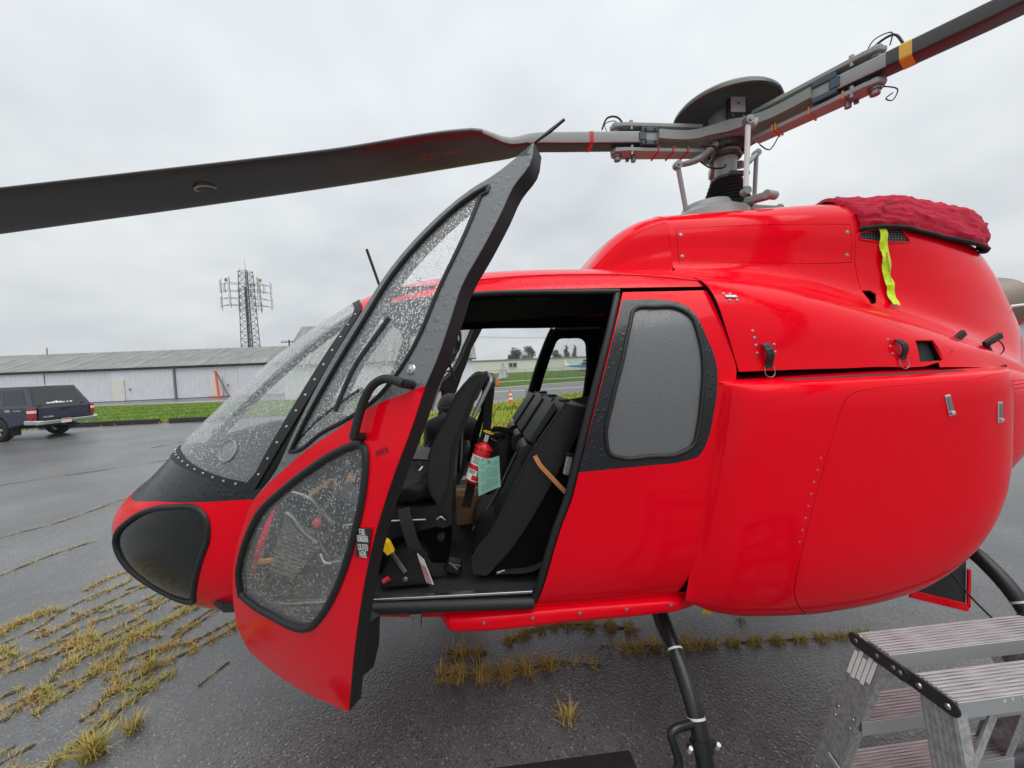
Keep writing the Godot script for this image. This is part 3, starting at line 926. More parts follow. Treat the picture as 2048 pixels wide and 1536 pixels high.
const POD_KEYS := [.965, 0.0, .60, 1.02, .55, .57, 1.10, .86, .535, 1.24, .98, .505, 1.6, 1.0, .485, 2.0, 1.0, .54, 2.22, .95, .66, 2.37, .75, .83, 2.46, .4, 1.0, 2.52, -.2, 1.12]
const FAIRING_SHAPE := [2.08, .58, 2.14, .56, 2.20, .545, 2.25, .535, 2.29, .525, 2.34, .52, 2.38, .515, 2.43, .50, 2.47, .47, 2.535, .32, 2.555, 0]
const FAIRING_KEYS := [.52, .0, .5, .60, .2, .6, .69, .45, .72, .82, .76, .87, .95, .93, .96, 1.06, 1.0, 1.0]

func make_keys():
	keys[CABIN] = rows(CABIN_KEYS, 7, -2.06)
	keys[AFT] = rows(AFT_KEYS, 7, INF)
	keys[SKIRT] = rows(SKIRT_KEYS, 7, INF)
	keys[UPPER] = rows(UPPER_KEYS, 23, INF)
	var a := []
	for i in range(0, POD_KEYS.size(), 3):
		a.append(POD_KEYS[i])
		for j in range(0, POD_SHAPE.size(), 2):
			a.append(POD_KEYS[i + 2] + POD_SHAPE[j] * (1.60 - POD_KEYS[i + 2]))
			a.append(.915 + POD_SHAPE[j + 1] * .143 * POD_KEYS[i + 1])
	keys[POD] = rows(a, 21, INF)
	a = []
	for i in range(0, FAIRING_KEYS.size(), 3):
		a.append(FAIRING_KEYS[i])
		for j in range(0, FAIRING_SHAPE.size(), 2):
			a.append(2.08 + (FAIRING_SHAPE[j] - 2.08) * FAIRING_KEYS[i + 1])
			a.append(FAIRING_SHAPE[j + 1] * FAIRING_KEYS[i + 2])
	keys[FAIRING] = rows(a, 23, INF)

func rows(a: Array, w: int, tip: float) -> Array:      # [parameter, values, slopes] per station
	var r := []
	for i in range(0, a.size(), w):
		var p: float = a[i] if tip == INF else sqrt(a[i] - tip)
		var v := PackedFloat64Array()
		for j in range(1, w): v.append(a[i + j])
		r.append([p, v, PackedFloat64Array()])
	for i in r.size():
		var lo: Array = r[maxi(i - 1, 0)]
		var hi: Array = r[mini(i + 1, r.size() - 1)]
		var m := PackedFloat64Array()
		for j in w - 1: m.append((hi[1][j] - lo[1][j]) / (hi[0] - lo[0]))
		r[i][2] = m
	return r

func station(r: Array, p: float) -> PackedFloat64Array:
	p = clampf(p, r[0][0], r[-1][0])
	var i := 0
	while i < r.size() - 2 and r[i + 1][0] <= p: i += 1
	var h: float = r[i + 1][0] - r[i][0]
	var s: float = (p - r[i][0]) / h
	var a: float = 2 * s * s * s - 3 * s * s + 1
	var b: float = (s * s * s - 2 * s * s + s) * h
	var c: float = -2 * s * s * s + 3 * s * s
	var d: float = (s * s * s - s * s) * h
	var v0: PackedFloat64Array = r[i][1]; var v1: PackedFloat64Array = r[i + 1][1]
	var m0: PackedFloat64Array = r[i][2]; var m1: PackedFloat64Array = r[i + 1][2]
	var o := PackedFloat64Array()
	o.resize(v0.size())
	for j in v0.size(): o[j] = a * v0[j] + b * m0[j] + c * v1[j] + d * m1[j]
	return o

func along(row: PackedFloat64Array, t: float) -> Vector2:   # the profile's curve: (height, distance)
	var n := row.size() / 2
	var q := clampf(t, 0, 1) * (n - 1)
	var i := clampi(int(q), 0, n - 2)
	var s := q - i
	var p0 := Vector2(row[2 * i], row[2 * i + 1])
	var p1 := Vector2(row[2 * i + 2], row[2 * i + 3])
	var m0 := p1 - p0
	if i > 0: m0 = (p1 - Vector2(row[2 * i - 2], row[2 * i - 1])) / 2
	var m1 := p1 - p0
	if i < n - 2: m1 = (Vector2(row[2 * i + 4], row[2 * i + 5]) - p0) / 2
	return (2 * s * s * s - 3 * s * s + 1) * p0 + (s * s * s - 2 * s * s + s) * m0 + (-2 * s * s * s + 3 * s * s) * p1 + (s * s * s - s * s) * m1

var st_id := -1
var st_p := INF
var st_v: PackedFloat64Array

func cached(id: int, p: float) -> PackedFloat64Array:
	if id != st_id or p != st_p:
		st_v = station(keys[id], p)
		st_id = id; st_p = p
	return st_v

func S(id: int, u: float, v: float, side := 1.0) -> Vector3:
	var y := 0.0
	var z := 0.0
	var x := u
	match id:
		CABIN, AFT, SKIRT:
			var k := cached(id, sqrt(maxf(u + 2.06, 0)) if id == CABIN else u)
			var ph := clampf(v / 1.3, -1, 1) * PI / 2
			var s := sin(ph)
			var n := k[4] if v >= 0 else k[5]
			y = k[2] + (k[0] - k[2] if v >= 0 else k[2] - k[1]) * s
			z = k[3] * pow(maxf(1.0 - pow(absf(s), n), 0.0), 1.0 / n)
		UPPER, FAIRING:
			var q := along(cached(id, u), v / 1.6)
			y = q.x; z = q.y
		POD:
			var q := along(cached(POD, u), v / 1.5)
			y = q.x; z = q.y
			x += .17 * clampf((2.52 - u) / 1.5, 0, 1) * (y - 1.05)
		DOOR:
			var bu := -.25 * pow(maxf(v - 1.2, 0), 1.8) - .05 * pow(maxf((1.1 - v) / .5, 0), 2.0)
			var c := cos(deg_to_rad(door_angle)); var sn := sin(deg_to_rad(door_angle))
			return Vector3(-1.12 + u * c - sn * bu, v, ZC + side * (-1.70 + u * sn + c * bu - ZC))
	return Vector3(x, y, ZC + side * z)

func SN(id: int, u: float, v: float, side := 1.0) -> Vector3:
	var e := 0.004
	var du := S(id, u + e, v, side) - S(id, u - e, v, side)
	var dv := S(id, u, v + e, side) - S(id, u, v - e, side)
	var n := du.cross(dv)
	if n.length_squared() < 1e-14:
		e = 0.03
		du = S(id, maxf(u, -1.97) + e, v, side) - S(id, u - e, v, side)
		dv = S(id, maxf(u, -1.99), clampf(v, -1.2, 1.2) + e, side) - S(id, maxf(u, -1.99), clampf(v, -1.2, 1.2) - e, side)
		n = du.cross(dv)
	n = n.normalized()
	var p := S(id, u, v, side)
	var out := p - Vector3(maxf(p.x, -1.3), 1.2, ZC)
	if id == DOOR: out = Vector3(-0.6, 0, 0.8 * side)
	elif id == POD or id == SKIRT: out = Vector3(0, (p.y - 1.0) * 0.3, side)
	elif id == UPPER or id == FAIRING: out = Vector3(0, 0.6, side) if v < 1.4 else Vector3(0, 1, 0.02 * side)
	return n if n.dot(out) >= 0 else -n

func lines_u(id: int) -> Array:
	var a := []
	if id == CABIN:
		for i in 112: a.append(pow(i / 111.0 * sqrt(3.32), 2) - 2.06)
	elif id == DOOR:
		for i in 52: a.append(-0.05 + i * 0.032)
	elif id == AFT:
		for i in 60: a.append(1.13 + 6.47 * pow(i / 59.0, 1.6))
	elif id == SKIRT:
		for i in 42: a.append(-.225 + 1.19 * i / 41.0)
	elif id == UPPER:
		for i in 72: a.append(1.05 + 2.47 * i / 71.0)
	elif id == FAIRING:
		for i in 24: a.append(.52 + .54 * i / 23.0)
	else:
		for i in 64: a.append(.965 + 1.555 * i / 63.0)
	return a

func lines_v(id: int) -> Array:
	var a := []
	var lo := -1.3
	var hi := 1.3
	var n := 74
	if id == DOOR: lo = .46; hi = 2.42; n = 60
	elif id == UPPER or id == FAIRING: lo = 0.0; hi = 1.6; n = 56
	elif id == POD: lo = 0.0; hi = 1.5; n = 64
	for i in n: a.append(lerpf(lo, hi, i / float(n - 1)))
	return a

# One panel: front skin, back lining `th` behind it, and the rim between. Holes are cut through.
func panel(parent: Node, called: String, id: int, outline: PackedVector2Array, front: Material, holes := [], side := 1.0, th := 0.03, back: Material = null, gap := 0.0, off := 0.0) -> MeshInstance3D:
	var poly := outline
	if Geometry2D.is_polygon_clockwise(poly): poly.reverse()
	if gap > 0.0:
		var o := Geometry2D.offset_polygon(poly, -gap / 2)
		if o.size() > 0: poly = o[0]
	var b := MB.new()
	var bb := MB.new()
	var U := lines_u(id)
	var V := lines_v(id)
	var lo := poly[0]
	var hi := poly[0]
	for q in poly: lo = lo.min(q); hi = hi.max(q)
	for i in U.size() - 1:
		if U[i + 1] < lo.x or U[i] > hi.x: continue
		for j in V.size() - 1:
			if V[j + 1] < lo.y or V[j] > hi.y: continue
			var cell := PackedVector2Array([Vector2(U[i], V[j]), Vector2(U[i + 1], V[j]), Vector2(U[i + 1], V[j + 1]), Vector2(U[i], V[j + 1])])
			var pieces: Array = Geometry2D.intersect_polygons(cell, poly)
			for h in holes:
				var nx := []
				for q in pieces:
					for r in Geometry2D.clip_polygons(q, h): nx.append(r)
				pieces = nx
			for q in pieces:
				var idx := Geometry2D.triangulate_polygon(q)
				if idx.is_empty(): continue
				var P := []
				var N := []
				for w in q:
					var nn := SN(id, w.x, w.y, side)
					P.append(S(id, w.x, w.y, side) + nn * off)
					N.append(nn)
				for t in range(0, idx.size(), 3):
					var a: int = idx[t]; var c: int = idx[t + 1]; var d: int = idx[t + 2]
					b.tri(P[a], P[c], P[d], N[a], N[c], N[d])
					if th > 0.0: bb.tri(P[a] - N[a] * th, P[c] - N[c] * th, P[d] - N[d] * th, -N[a], -N[c], -N[d])
	if th > 0.0:
		for h in [poly] + holes:
			var hn: int = h.size()
			var area := 0.0
			for i in hn: area += h[i].cross(h[(i + 1) % hn])
			var sg := (1.0 if area > 0 else -1.0) * (1.0 if h == poly else -1.0)
			var en := []
			for i in hn: en.append(Vector2((h[(i + 1) % hn] - h[i]).y, -(h[(i + 1) % hn] - h[i]).x).normalized() * sg)
			for i in hn:
				var a: Vector2 = h[i]; var c: Vector2 = h[(i + 1) % hn]
				var n0: Vector2 = en[i]; var n1: Vector2 = en[i]
				var pv: Vector2 = en[(i + hn - 1) % hn]; var nx2: Vector2 = en[(i + 1) % hn]
				if n0.dot(pv) > 0.75: n0 = (n0 + pv).normalized()
				if n1.dot(nx2) > 0.75: n1 = (n1 + nx2).normalized()
				var steps := maxi(1, int(a.distance_to(c) / 0.04))
				for k in steps:
					var t0 := float(k) / steps; var t1 := float(k + 1) / steps
					var p := a.lerp(c, t0); var q := a.lerp(c, t1)
					var pn := SN(id, p.x, p.y, side); var qn := SN(id, q.x, q.y, side)
					var P := S(id, p.x, p.y, side); var Q := S(id, q.x, q.y, side)
					var d0 := p + n0.lerp(n1, t0) * 0.012; var d1 := q + n0.lerp(n1, t1) * 0.012
					var w0 := (S(id, d0.x, d0.y, side) - P).slide(pn).normalized(); var w1 := (S(id, d1.x, d1.y, side) - Q).slide(qn).normalized()
					P += pn * off; Q += qn * off
					var e := 0.0025
					bb.quad(P - pn * e, Q - qn * e, Q - qn * th, P - pn * th, w0, w1, w1, w0)
					b.quad(P, Q, Q - qn * e, P - pn * e, (pn + w0).normalized(), (qn + w1).normalized(), w1, w0)
	var m := mesh(b, front)
	if th > 0.0: mesh(bb, back if back else M.cabin_lining, m)
	return part(parent, called, m)

func on_line(id: int, p: PackedVector2Array, side := 1.0, off := 0.0) -> Array:
	var r := []
	for q in p: r.append(S(id, q.x, q.y, side) + SN(id, q.x, q.y, side) * off)
	return r

func seal(parent: Node, called: String, id: int, p: PackedVector2Array, r: float, m: Material, side := 1.0, off := 0.0, closed := false) -> MeshInstance3D:
	var b := MB.new()
	var l := on_line(id, p, side, off)
	if closed: l.append(l[0]); l.append(l[1])
	b.tube(l, r, 8, not closed)
	return add(parent, called, b, m)

func rivets(parent: Node, called: String, id: int, p: PackedVector2Array, step: float, r: float, m: Material, side := 1.0, off := 0.0, flat := 0.55):
	var b := MB.new()
	var carry := step * 0.5
	for i in p.size() - 1:
		var a := S(id, p[i].x, p[i].y, side)
		var d := a.distance_to(S(id, p[i + 1].x, p[i + 1].y, side))
		var t := carry
		while t < d:
			var q := p[i].lerp(p[i + 1], t / d)
			var n := SN(id, q.x, q.y, side)
			b.dome(S(id, q.x, q.y, side) + n * off, n, r, flat, 8)
			t += step
		carry = t - d
	var o := add(parent, called, b, m)
	o.set_meta("kind", "stuff")

var drop_me: ArrayMesh
func drops_on(parent: Node, id: int, outline: PackedVector2Array, count: int, rmin: float, rmax: float, side := 1.0, off := 0.001):
	if drop_me == null:
		var keep := org
		org = Vector3.ZERO
		var b := MB.new()
		b.dome(Vector3.ZERO, Vector3.UP, 1.0, 0.5, 8)
		b.lathe(Transform3D(), [Vector2(0.0001, 0), Vector2(1, 0)], 8)
		drop_me = mesh(b, M.water_drops)
		org = keep
	var lo := outline[0]
	var hi := outline[0]
	for q in outline: lo = lo.min(q); hi = hi.max(q)
	var at := []
	while at.size() < count:
		var q := Vector2(rng.randf_range(lo.x, hi.x), rng.randf_range(lo.y, hi.y))
		if not Geometry2D.is_point_in_polygon(q, outline): continue
		var n := SN(id, q.x, q.y, side)
		var r := rmin + (rmax - rmin) * pow(rng.randf(), 3.0)
		var sx := Vector3.UP.cross(n).normalized()
		if sx.length() < 0.5: sx = Vector3.RIGHT
		at.append(Transform3D(Basis(sx, n, sx.cross(n)).scaled_local(Vector3(r * rng.randf_range(0.7, 1.1), r, r)), S(id, q.x, q.y, side) + n * off - org))
	scatter("rain_drops", drop_me, M.water_drops, at, [], "", "", "stuff", parent)
const SLIDE := [.685, .784, .889, .792, 1.104, .804, 1.119, .679, 1.136, .514, 1.150, .404, 1.116, .303, 1.075, .181, 1.029, .046, .955, -.30, .875, -.70, .55, -.68, .211, -.654, .321, -.161, .410, .085, .521, .371, .605, .582]
const ROOF := [-.546, .835, .005, .816, .353, .810, .682, .814, 1.108, .832, 1.09, .88, 1.09, 1.3, -.66, 1.3, -.62, 1.05]
const NOSE_RED := [-.958, .126, -.855, .105, -.878, .04, -.925, -.08, -.975, -.25, -1.05, -.474, -1.08, -1.3, -2.06, -1.3, -2.06, 1.3, -1.9, 1.3, -1.85, .80, -1.752, .516, -1.409, .261, -1.159, .167]
const NOSE_BLACK := [-.862, .165, -.855, .105, -.958, .126, -1.159, .167, -1.409, .261, -1.752, .516, -1.85, .80, -1.9, 1.3, -1.73, 1.3, -1.60, .83, -1.414, .507, -1.240, .333, -1.093, .226, -.993, .172, -.946, .163]
const CHIN_HOLE := [-1.594, .258, -1.503, .252, -1.345, .207, -1.221, .154, -1.179, .101, -1.174, .006, -1.209, -.095, -1.256, -.227, -1.314, -.395, -1.37, -.52, -1.52, -.56, -1.68, -.44, -1.775, -.2, -1.78, .05, -1.71, .20]
const GLASS := [-1.426, .604, -1.248, .373, -1.095, .255, -.982, .199, -.951, .220, -.906, .282, -.813, .407, -.730, .526, -.649, .663, -.583, .808, -.655, 1.05, -.70, 1.272, -1.68, 1.272, -1.58, .90]
const FRAME := [-1.414, .507, -1.240, .333, -1.093, .226, -.993, .172, -.946, .163, -.840, .295, -.758, .398, -.662, .535, -.592, .676, -.546, .835, -.62, 1.05, -.66, 1.3, -1.73, 1.3, -1.60, .83]

func sub(a: PackedVector2Array, i: int, j: int) -> PackedVector2Array:
	var r := PackedVector2Array()
	for k in range(i, j + 1): r.append(a[k % a.size()])
	return r

func shrink(p: PackedVector2Array, d: float) -> PackedVector2Array:
	var q := p
	if Geometry2D.is_polygon_clockwise(q): q.reverse()
	var o := Geometry2D.offset_polygon(q, -d, Geometry2D.JOIN_ROUND)
	return o[0]

func build_helicopter():
	make_keys()
	var H := thing("helicopter", "red and black helicopter with its front door swung open, parked on wet asphalt", "helicopter", Vector3(0.9, 0, ZC))
	build_body(H)
	build_doors(H)
	build_cabin(H)
	build_upper(H)
	build_pods(H)
	build_skids(H)
	build_rotor(H)
	build_antennas(H)

func build_body(H: Node3D):
	for side in [1.0, -1.0]:
		var chin := rounded(pts2(CHIN_HOLE), 4, true, 80)
		var n := panel(H, "nose_panel", CABIN, rounded(pts2(NOSE_RED), 3, true, 40), M.red_paint, [chin], side, 0.02)
		var cw := panel(n, "chin_window", CABIN, chin, M.dark_glass, [], side, 0.004, M.cabin_lining, 0.0, -0.004)
		seal(cw, "window_seal", CABIN, chin, 0.013, M.black_rubber, side, 0.0, true)
		panel(H, "nose_cowl", CABIN, rounded(pts2(NOSE_BLACK), 3, true, 40), M.wet_black_paint, [], side, 0.02)
		var glass := rounded(pts2(GLASS), 4, true, 45)
		var fr := panel(H, "windscreen_frame", CABIN, rounded(pts2(FRAME), 4, true, 45), M.black_rubber, [glass], side, 0.016, M.black_rubber, 0.0, 0.006)
		var ws := panel(H, "windscreen", CABIN, glass, M.wet_glass, [], side, 0.0)
		drops_on(ws, CABIN, glass, 13000 if side > 0 else 1500, 0.0008, 0.0040, side)
		seal(fr, "pillar", CABIN, rounded(pts2(WSR), 4, false), 0.028, M.black_rubber, side, -0.035)
		rivets(fr, "screws", CABIN, rounded(pts2([-1.60, .875, -1.42, .555, -1.244, .353, -1.094, .240, -.988, .186]), 6, false), 0.062, 0.0058, M.steel, side, 0.006)
		rivets(fr, "screws", CABIN, rounded(pts2([-.948, .192, -.873, .288, -.786, .400, -.696, .530, -.620, .669, -.565, .820]), 6, false), 0.075, 0.0058, M.steel, side, 0.006)
		var roof := panel(H, "roof_panel", CABIN, rounded(pts2(ROOF), 3, true, 40), M.red_roof_paint, [], side, 0.05)
		seal(roof, "gutter", CABIN, rounded(pts2(CREASE), 5, false), 0.006, M.red_roof_paint, side, 0.0)
		panel(H, "belly_panel", CABIN, pts2([-1.05, -.474, -.9, -.50, -.497, -.575, -.274, -.625, -.058, -.648, .211, -.665, 1.25, -.72, 1.25, -1.3, -1.08, -1.3]), M.red_paint, [], side, 0.03)
		seal(H, "doorway_seal", CABIN, rounded(pts2([-.835, .11, -.858, .04, -.905, -.08, -.955, -.25, -1.03, -.474]), 4, false), 0.024, M.black_rubber, side, -0.016)
		b_orange(H, side)
		# skirt under the floor with its screws
		if side > 0:
			var sk := panel(H, "floor_fairing", SKIRT, pts2([-.225, -1.25, .965, -1.25, .965, 1.25, -.225, 1.25]), M.red_paint, [], side, 0.01, M.red_paint)
			rivets(sk, "screws", SKIRT, pts2([-.13, .18, .93, .18]), 0.215, 0.0085, M.dull_steel, side, 0.0)
	# the centre post between the two windscreens
	var b := MB.new()
	var l := on_line(CABIN, pts2([-1.70, 1.3, -1.5, 1.3, -1.3, 1.3, -1.1, 1.3, -.9, 1.3, -.68, 1.3]), 1.0, -0.012)
	b.tube(l, 0.026, 8)
	add(H, "centre_post", b, M.black_rubber)
	# a vent disc let into the near windscreen
	var q := Vector2(-1.09, .372)
	var at := S(CABIN, q.x, q.y); var nn := SN(CABIN, q.x, q.y)
	var bs := Basis(Vector3.UP.cross(nn).normalized(), nn, Vector3.UP.cross(nn).normalized().cross(nn))
	b = MB.new()
	b.lathe(Transform3D(bs, at), [Vector2(0.048, 0.0), Vector2(0.048, 0.006), Vector2(0.0445, 0.006), Vector2(0.0445, 0.0)], 28)
	var v := add(H, "vent_disc", b, M.rotor_grey)
	b = MB.new()
	b.lathe(Transform3D(bs, at), [Vector2(0.043, 0.004), Vector2(0.012, 0.006), Vector2(0.0001, 0.006)], 28)
	add(v, "disc", b, M.window_glass)
	# outside thermometer on the far side of the nose
	b = MB.new()
	b.tube([Vector3(-1.66, 1.40, -2.72), Vector3(-1.78, 1.345, -2.74)], 0.010, 8)
	b.ball(Vector3(-1.655, 1.415, -2.72), Vector3(0.03, 0.025, 0.025), 10, 6)
	add(H, "temperature_probe", b, M.black_plastic)
	# sill
	b = MB.new()
	b.bar(Vector3(-1.00, 0.737, -1.694), Vector3(0.20, 0.700, -1.672), 0.03, 0.012, Vector3.UP, 0.003)
	add(H, "sill_strip", b, M.steel)
	b = MB.new()
	b.tube([Vector3(-1.00, 0.702, -1.692), Vector3(-0.5, 0.690, -1.668), Vector3(0.20, 0.655, -1.655)], 0.026, 10)
	var sl := add(H, "sill_seal", b, M.black_rubber)
	b = MB.new()
	b.box(Transform3D(Basis(), Vector3(-0.318, 0.605, -1.71)), Vector3(0.040, 0.075, 0.03), 0.004)
	b.box(Transform3D(Basis(), Vector3(-0.318, 0.635, -1.69)), Vector3(0.052, 0.018, 0.04), 0.003)
	add(sl, "latch_bracket", b, M.dull_steel)

func b_orange(H: Node3D, side: float):
	var n := SN(CABIN, -.935, -.20, side)
	var c := S(CABIN, -.915, -.175, side) + n * .004
	var b := MB.new()
	b.bar(c - Vector3(.03, 0, 0), c + Vector3(.03, 0, 0), .022, .014, n, .004)
	add(H, "amber_marker", b, M.tape_orange)

func window_in(parent: Node, id: int, hole: PackedVector2Array, side: float, called := "window", drops := 0, m: Material = null, sealr := 0.012) -> MeshInstance3D:
	var w := panel(parent, called, id, hole, m if m else M.window_glass, [], side, 0.0, null, 0.0, -0.006)
	seal(w, "window_seal", id, hole, sealr, M.black_rubber, side, 0.0, true)
	if drops: drops_on(w, id, hole, drops, 0.0008, 0.0038, side, -0.005)
	return w

func build_doors(H: Node3D):
	for side in [1.0, -1.0]:
		# rear sliding door
		var sl := rounded(pts2(SLIDE), 4, true, 50)
		var blk := rounded(pts2(SLIDE_BLACK), 4, true, 50)
		var win := rounded(pts2(REARWIN), 5, true, 60)
		var d := panel(H, "sliding_door", CABIN, sl, M.red_paint, [blk], side, 0.045, null, 0.004)
		panel(d, "black_surround", CABIN, blk, M.wet_black_paint, [win], side, 0.045, null, 0.0)
		window_in(d, CABIN, win, side, "window", 0 if side > 0 else 1500, M.smoked_glass if side > 0 else null, 0.010)
		seal(d, "edge_seal", CABIN, rounded(pts2([.662, .780, .588, .580, .505, .371, .393, .085, .304, -.161, .194, -.66]), 4, false), 0.017, M.black_rubber, side, -0.01)
		if side > 0: seal(H, "door_header_seal", CABIN, rounded(pts2([-.35, .812, -.112, .802, .120, .793, .395, .786, .672, .787]), 4, false), 0.013, M.black_rubber, side, 0.0)
		# front door, swung out on its front edge
		door_angle = 37.0 if side > 0 else 41.0
		var o := pts2(D_OUT)
		var line := pts2(D_RED)
		var rp := sub(o, 8, 24)
		var up := line.duplicate()
		up.reverse()
		for q in sub(up, 0, up.size() - 2): rp.append(q)
		var bp := sub(o, 0, 8)
		for q in sub(line, 1, line.size() - 1): bp.append(q)
		for q in sub(o, 25, 34): bp.append(q)
		var wl := rounded(pts2(D_WINLOW), 4, true, 70)
		var wt := rounded(pts2(D_WINTOP), 4, true, 60)
		var fd := panel(H, "front_door", DOOR, rounded(rp, 3, true, 45), M.red_paint, [wl], side, 0.05, M.black_rubber)
		var bk := panel(fd, "upper_frame", DOOR, rounded(bp, 3, true, 45), M.beaded_black_paint, [wt], side, 0.05, M.black_rubber)
		panel(bk, "door_tip", DOOR, pts2([1.403, 2.324, 1.40, 2.28, 1.36, 2.29, 1.379, 2.307, 1.440, 2.348, 1.485, 2.372, 1.488, 2.368, 1.45, 2.342]), M.wet_black_paint, [], side, 0.006, M.black_rubber)
		window_in(fd, DOOR, wl, side, "lower_window", 5000 if side > 0 else 300, null, 0.013)
		window_in(fd, DOOR, wt, side, "upper_window", 7000 if side > 0 else 400, M.wet_glass if side > 0 else null, 0.007)
		var b := MB.new()
		b.tube(on_line(DOOR, rounded(pts2(D_HANDLE), 4, false), side, 0.0).map(func(p): return p + SN(DOOR, 1.0, 1.6, side) * 0.035), 0.0125, 10)
		for q in [Vector2(.959, 1.515), Vector2(1.135, 1.660)]:
			var n := SN(DOOR, q.x, q.y, side)
			b.tube([S(DOOR, q.x, q.y, side), S(DOOR, q.x, q.y, side) + n * 0.04], 0.0125, 10)
		add(fd, "grab_handle", b, M.black_rubber)
		b = MB.new()
		var n2 := SN(DOOR, 1.121, 1.703, side)
		b.dome(S(DOOR, 1.121, 1.703, side), n2, 0.016, 0.35, 16)
		b.dome(S(DOOR, 1.121, 1.703, side) + n2 * 0.005, n2, 0.007, 0.5, 8)
		add(fd, "hinge_bolt", b, M.steel)
		# rails of the sliding pane
		for r in [[[.60, 1.470, .70, 1.545, .80, 1.60, .905, 1.650], 0.011], [[.800, 1.585, .870, 1.73, .93, 1.80, .985, 1.865], 0.016], [[.70, 1.53, .76, 1.63, .82, 1.72], 0.007]]:
			b = MB.new()
			b.tube(on_line(DOOR, rounded(pts2(r[0]), 4, false), side, -0.015), r[1], 8)
			add(fd, "pane_rail", b, M.black_rubber)
		# pocket and lock on the rear edge, alloy strut plate inside
		b = MB.new()
		var c := cos(deg_to_rad(door_angle)); var sn := sin(deg_to_rad(door_angle))
		var ex := Vector3(c, 0, sn * side); var ez := Vector3(-sn, 0, c * side)
		var p0 := S(DOOR, .80, .72, side)
		b.prism(Transform3D(Basis(ex, Vector3.UP, ez), p0 - ez * 0.11), PackedVector2Array([Vector2(-.10, -.06), Vector2(.0, -.03), Vector2(.035, .06), Vector2(.05, .17), Vector2(-.05, .17)]), 0.07, 0.006)
		add(fd, "door_pocket", b, M.black_plastic)
		if side > 0:
			b = MB.new()
			var t := Basis(Vector3(.33, 0.94, 0).normalized(), Vector3(.94, -.33, 0).normalized(), Vector3(0, 0, -1))
			var out := PackedVector2Array([Vector2(-.075, -.022), Vector2(.06, -.024), Vector2(.07, .0), Vector2(.06, .024), Vector2(-.075, .02)])
			b.prism(Transform3D(t, Vector3(-0.128, 1.660, -1.12)), out, 0.006, 0.0)
			var pl := add(fd, "strut_plate", b, M.aluminium)
			b = MB.new()
			b.box(Transform3D(t, Vector3(-0.121, 1.670, -1.117)), Vector3(.075, .016, .008), 0.002)
			add(pl, "slot", b, M.dark_gap)
			for q in [-.058, .052]:
				b = MB.new()
				b.dome(Vector3(-0.128, 1.66, -1.117) + t.x * q, Vector3(0, 0, 1), 0.006, 0.5, 10)
				add(pl, "bolt", b, M.steel)
			# loose cables behind the door's edge
			b = MB.new()
			b.tube(smooth3([Vector3(-.09, 1.85, -1.20), Vector3(-.05, 1.82, -1.2), Vector3(-.055, 1.76, -1.22), Vector3(-.085, 1.73, -1.2), Vector3(-.07, 1.66, -1.22)]), 0.004, 6)
			b.tube(smooth3([Vector3(-.10, 1.80, -1.20), Vector3(-.06, 1.79, -1.22), Vector3(-.07, 1.74, -1.22), Vector3(-.10, 1.70, -1.2)]), 0.006, 6)
			add(fd, "cables", b, M.black_rubber)
			# placards
			var lq := [Vector2(.957, 1.259), Vector2(1.013, 1.267), Vector2(.991, 1.180), Vector2(.932, 1.170)]
			b = MB.new()
			var lp := []
			var ln := SN(DOOR, .97, 1.22)
			for q in lq: lp.append(S(DOOR, q.x, q.y) + ln * 0.005)
			b.flat(lp[0], lp[1], lp[2], lp[3], ln)
			var lab := add(fd, "fire_placard", b, M.label_black)
			var right: Vector3 = (lp[1] - lp[0] + lp[2] - lp[3]).normalized()
			var upv: Vector3 = ln.cross(right).normalized()
			right = upv.cross(ln)
			var mid: Vector3 = (lp[0] + lp[1] + lp[2] + lp[3]) / 4 + ln * 0.001
			var sh := 0.16
			var rows_ := [["FIRE", .023, .030, .60], ["EXTINGUISHER", .023, .011, .31], ["LOCATED", .023, -.013, .48], ["HERE", .023, -.033, .60]]
			for r in rows_:
				var x := Transform3D(Basis(right * r[3], upv, ln), mid + upv * r[2] + right * r[2] * sh - org)
				text_mesh(lab, "lettering", r[0], r[1], x, M.white_paint, "Droid Sans", 0.0006)
			var on := SN(DOOR, 1.04, 1.475)
			var r0 := (S(DOOR, 1.066, 1.488) - S(DOOR, 1.016, 1.471)).normalized()
			text_mesh(fd, "lettering", "OPEN", 0.022, Transform3D(Basis(r0, on.cross(r0), on), (S(DOOR, 1.041, 1.478) + on * 0.001) - org), M.worn_black_print, "Droid Sans Mono", 0.0006)
		door_angle = 37.0

func build_antennas(H: Node3D):
	var b := MB.new()
	b.tube([Vector3(-.572, 2.20, -2.5), Vector3(-.648, 2.46, -2.5)], 0.0085, 8)
	add(H, "whip_antenna", b, M.black_rubber)
	b = MB.new()
	b.tube([Vector3(.05, 2.25, -2.6), Vector3(.067, 2.43, -2.6), Vector3(.37, 2.845, -2.6)], 0.0075, 6)
	b.ball(Vector3(.37, 2.845, -2.6), Vector3.ONE * 0.008, 8, 5)
	add(H, "whip_antenna", b, M.antenna_white)

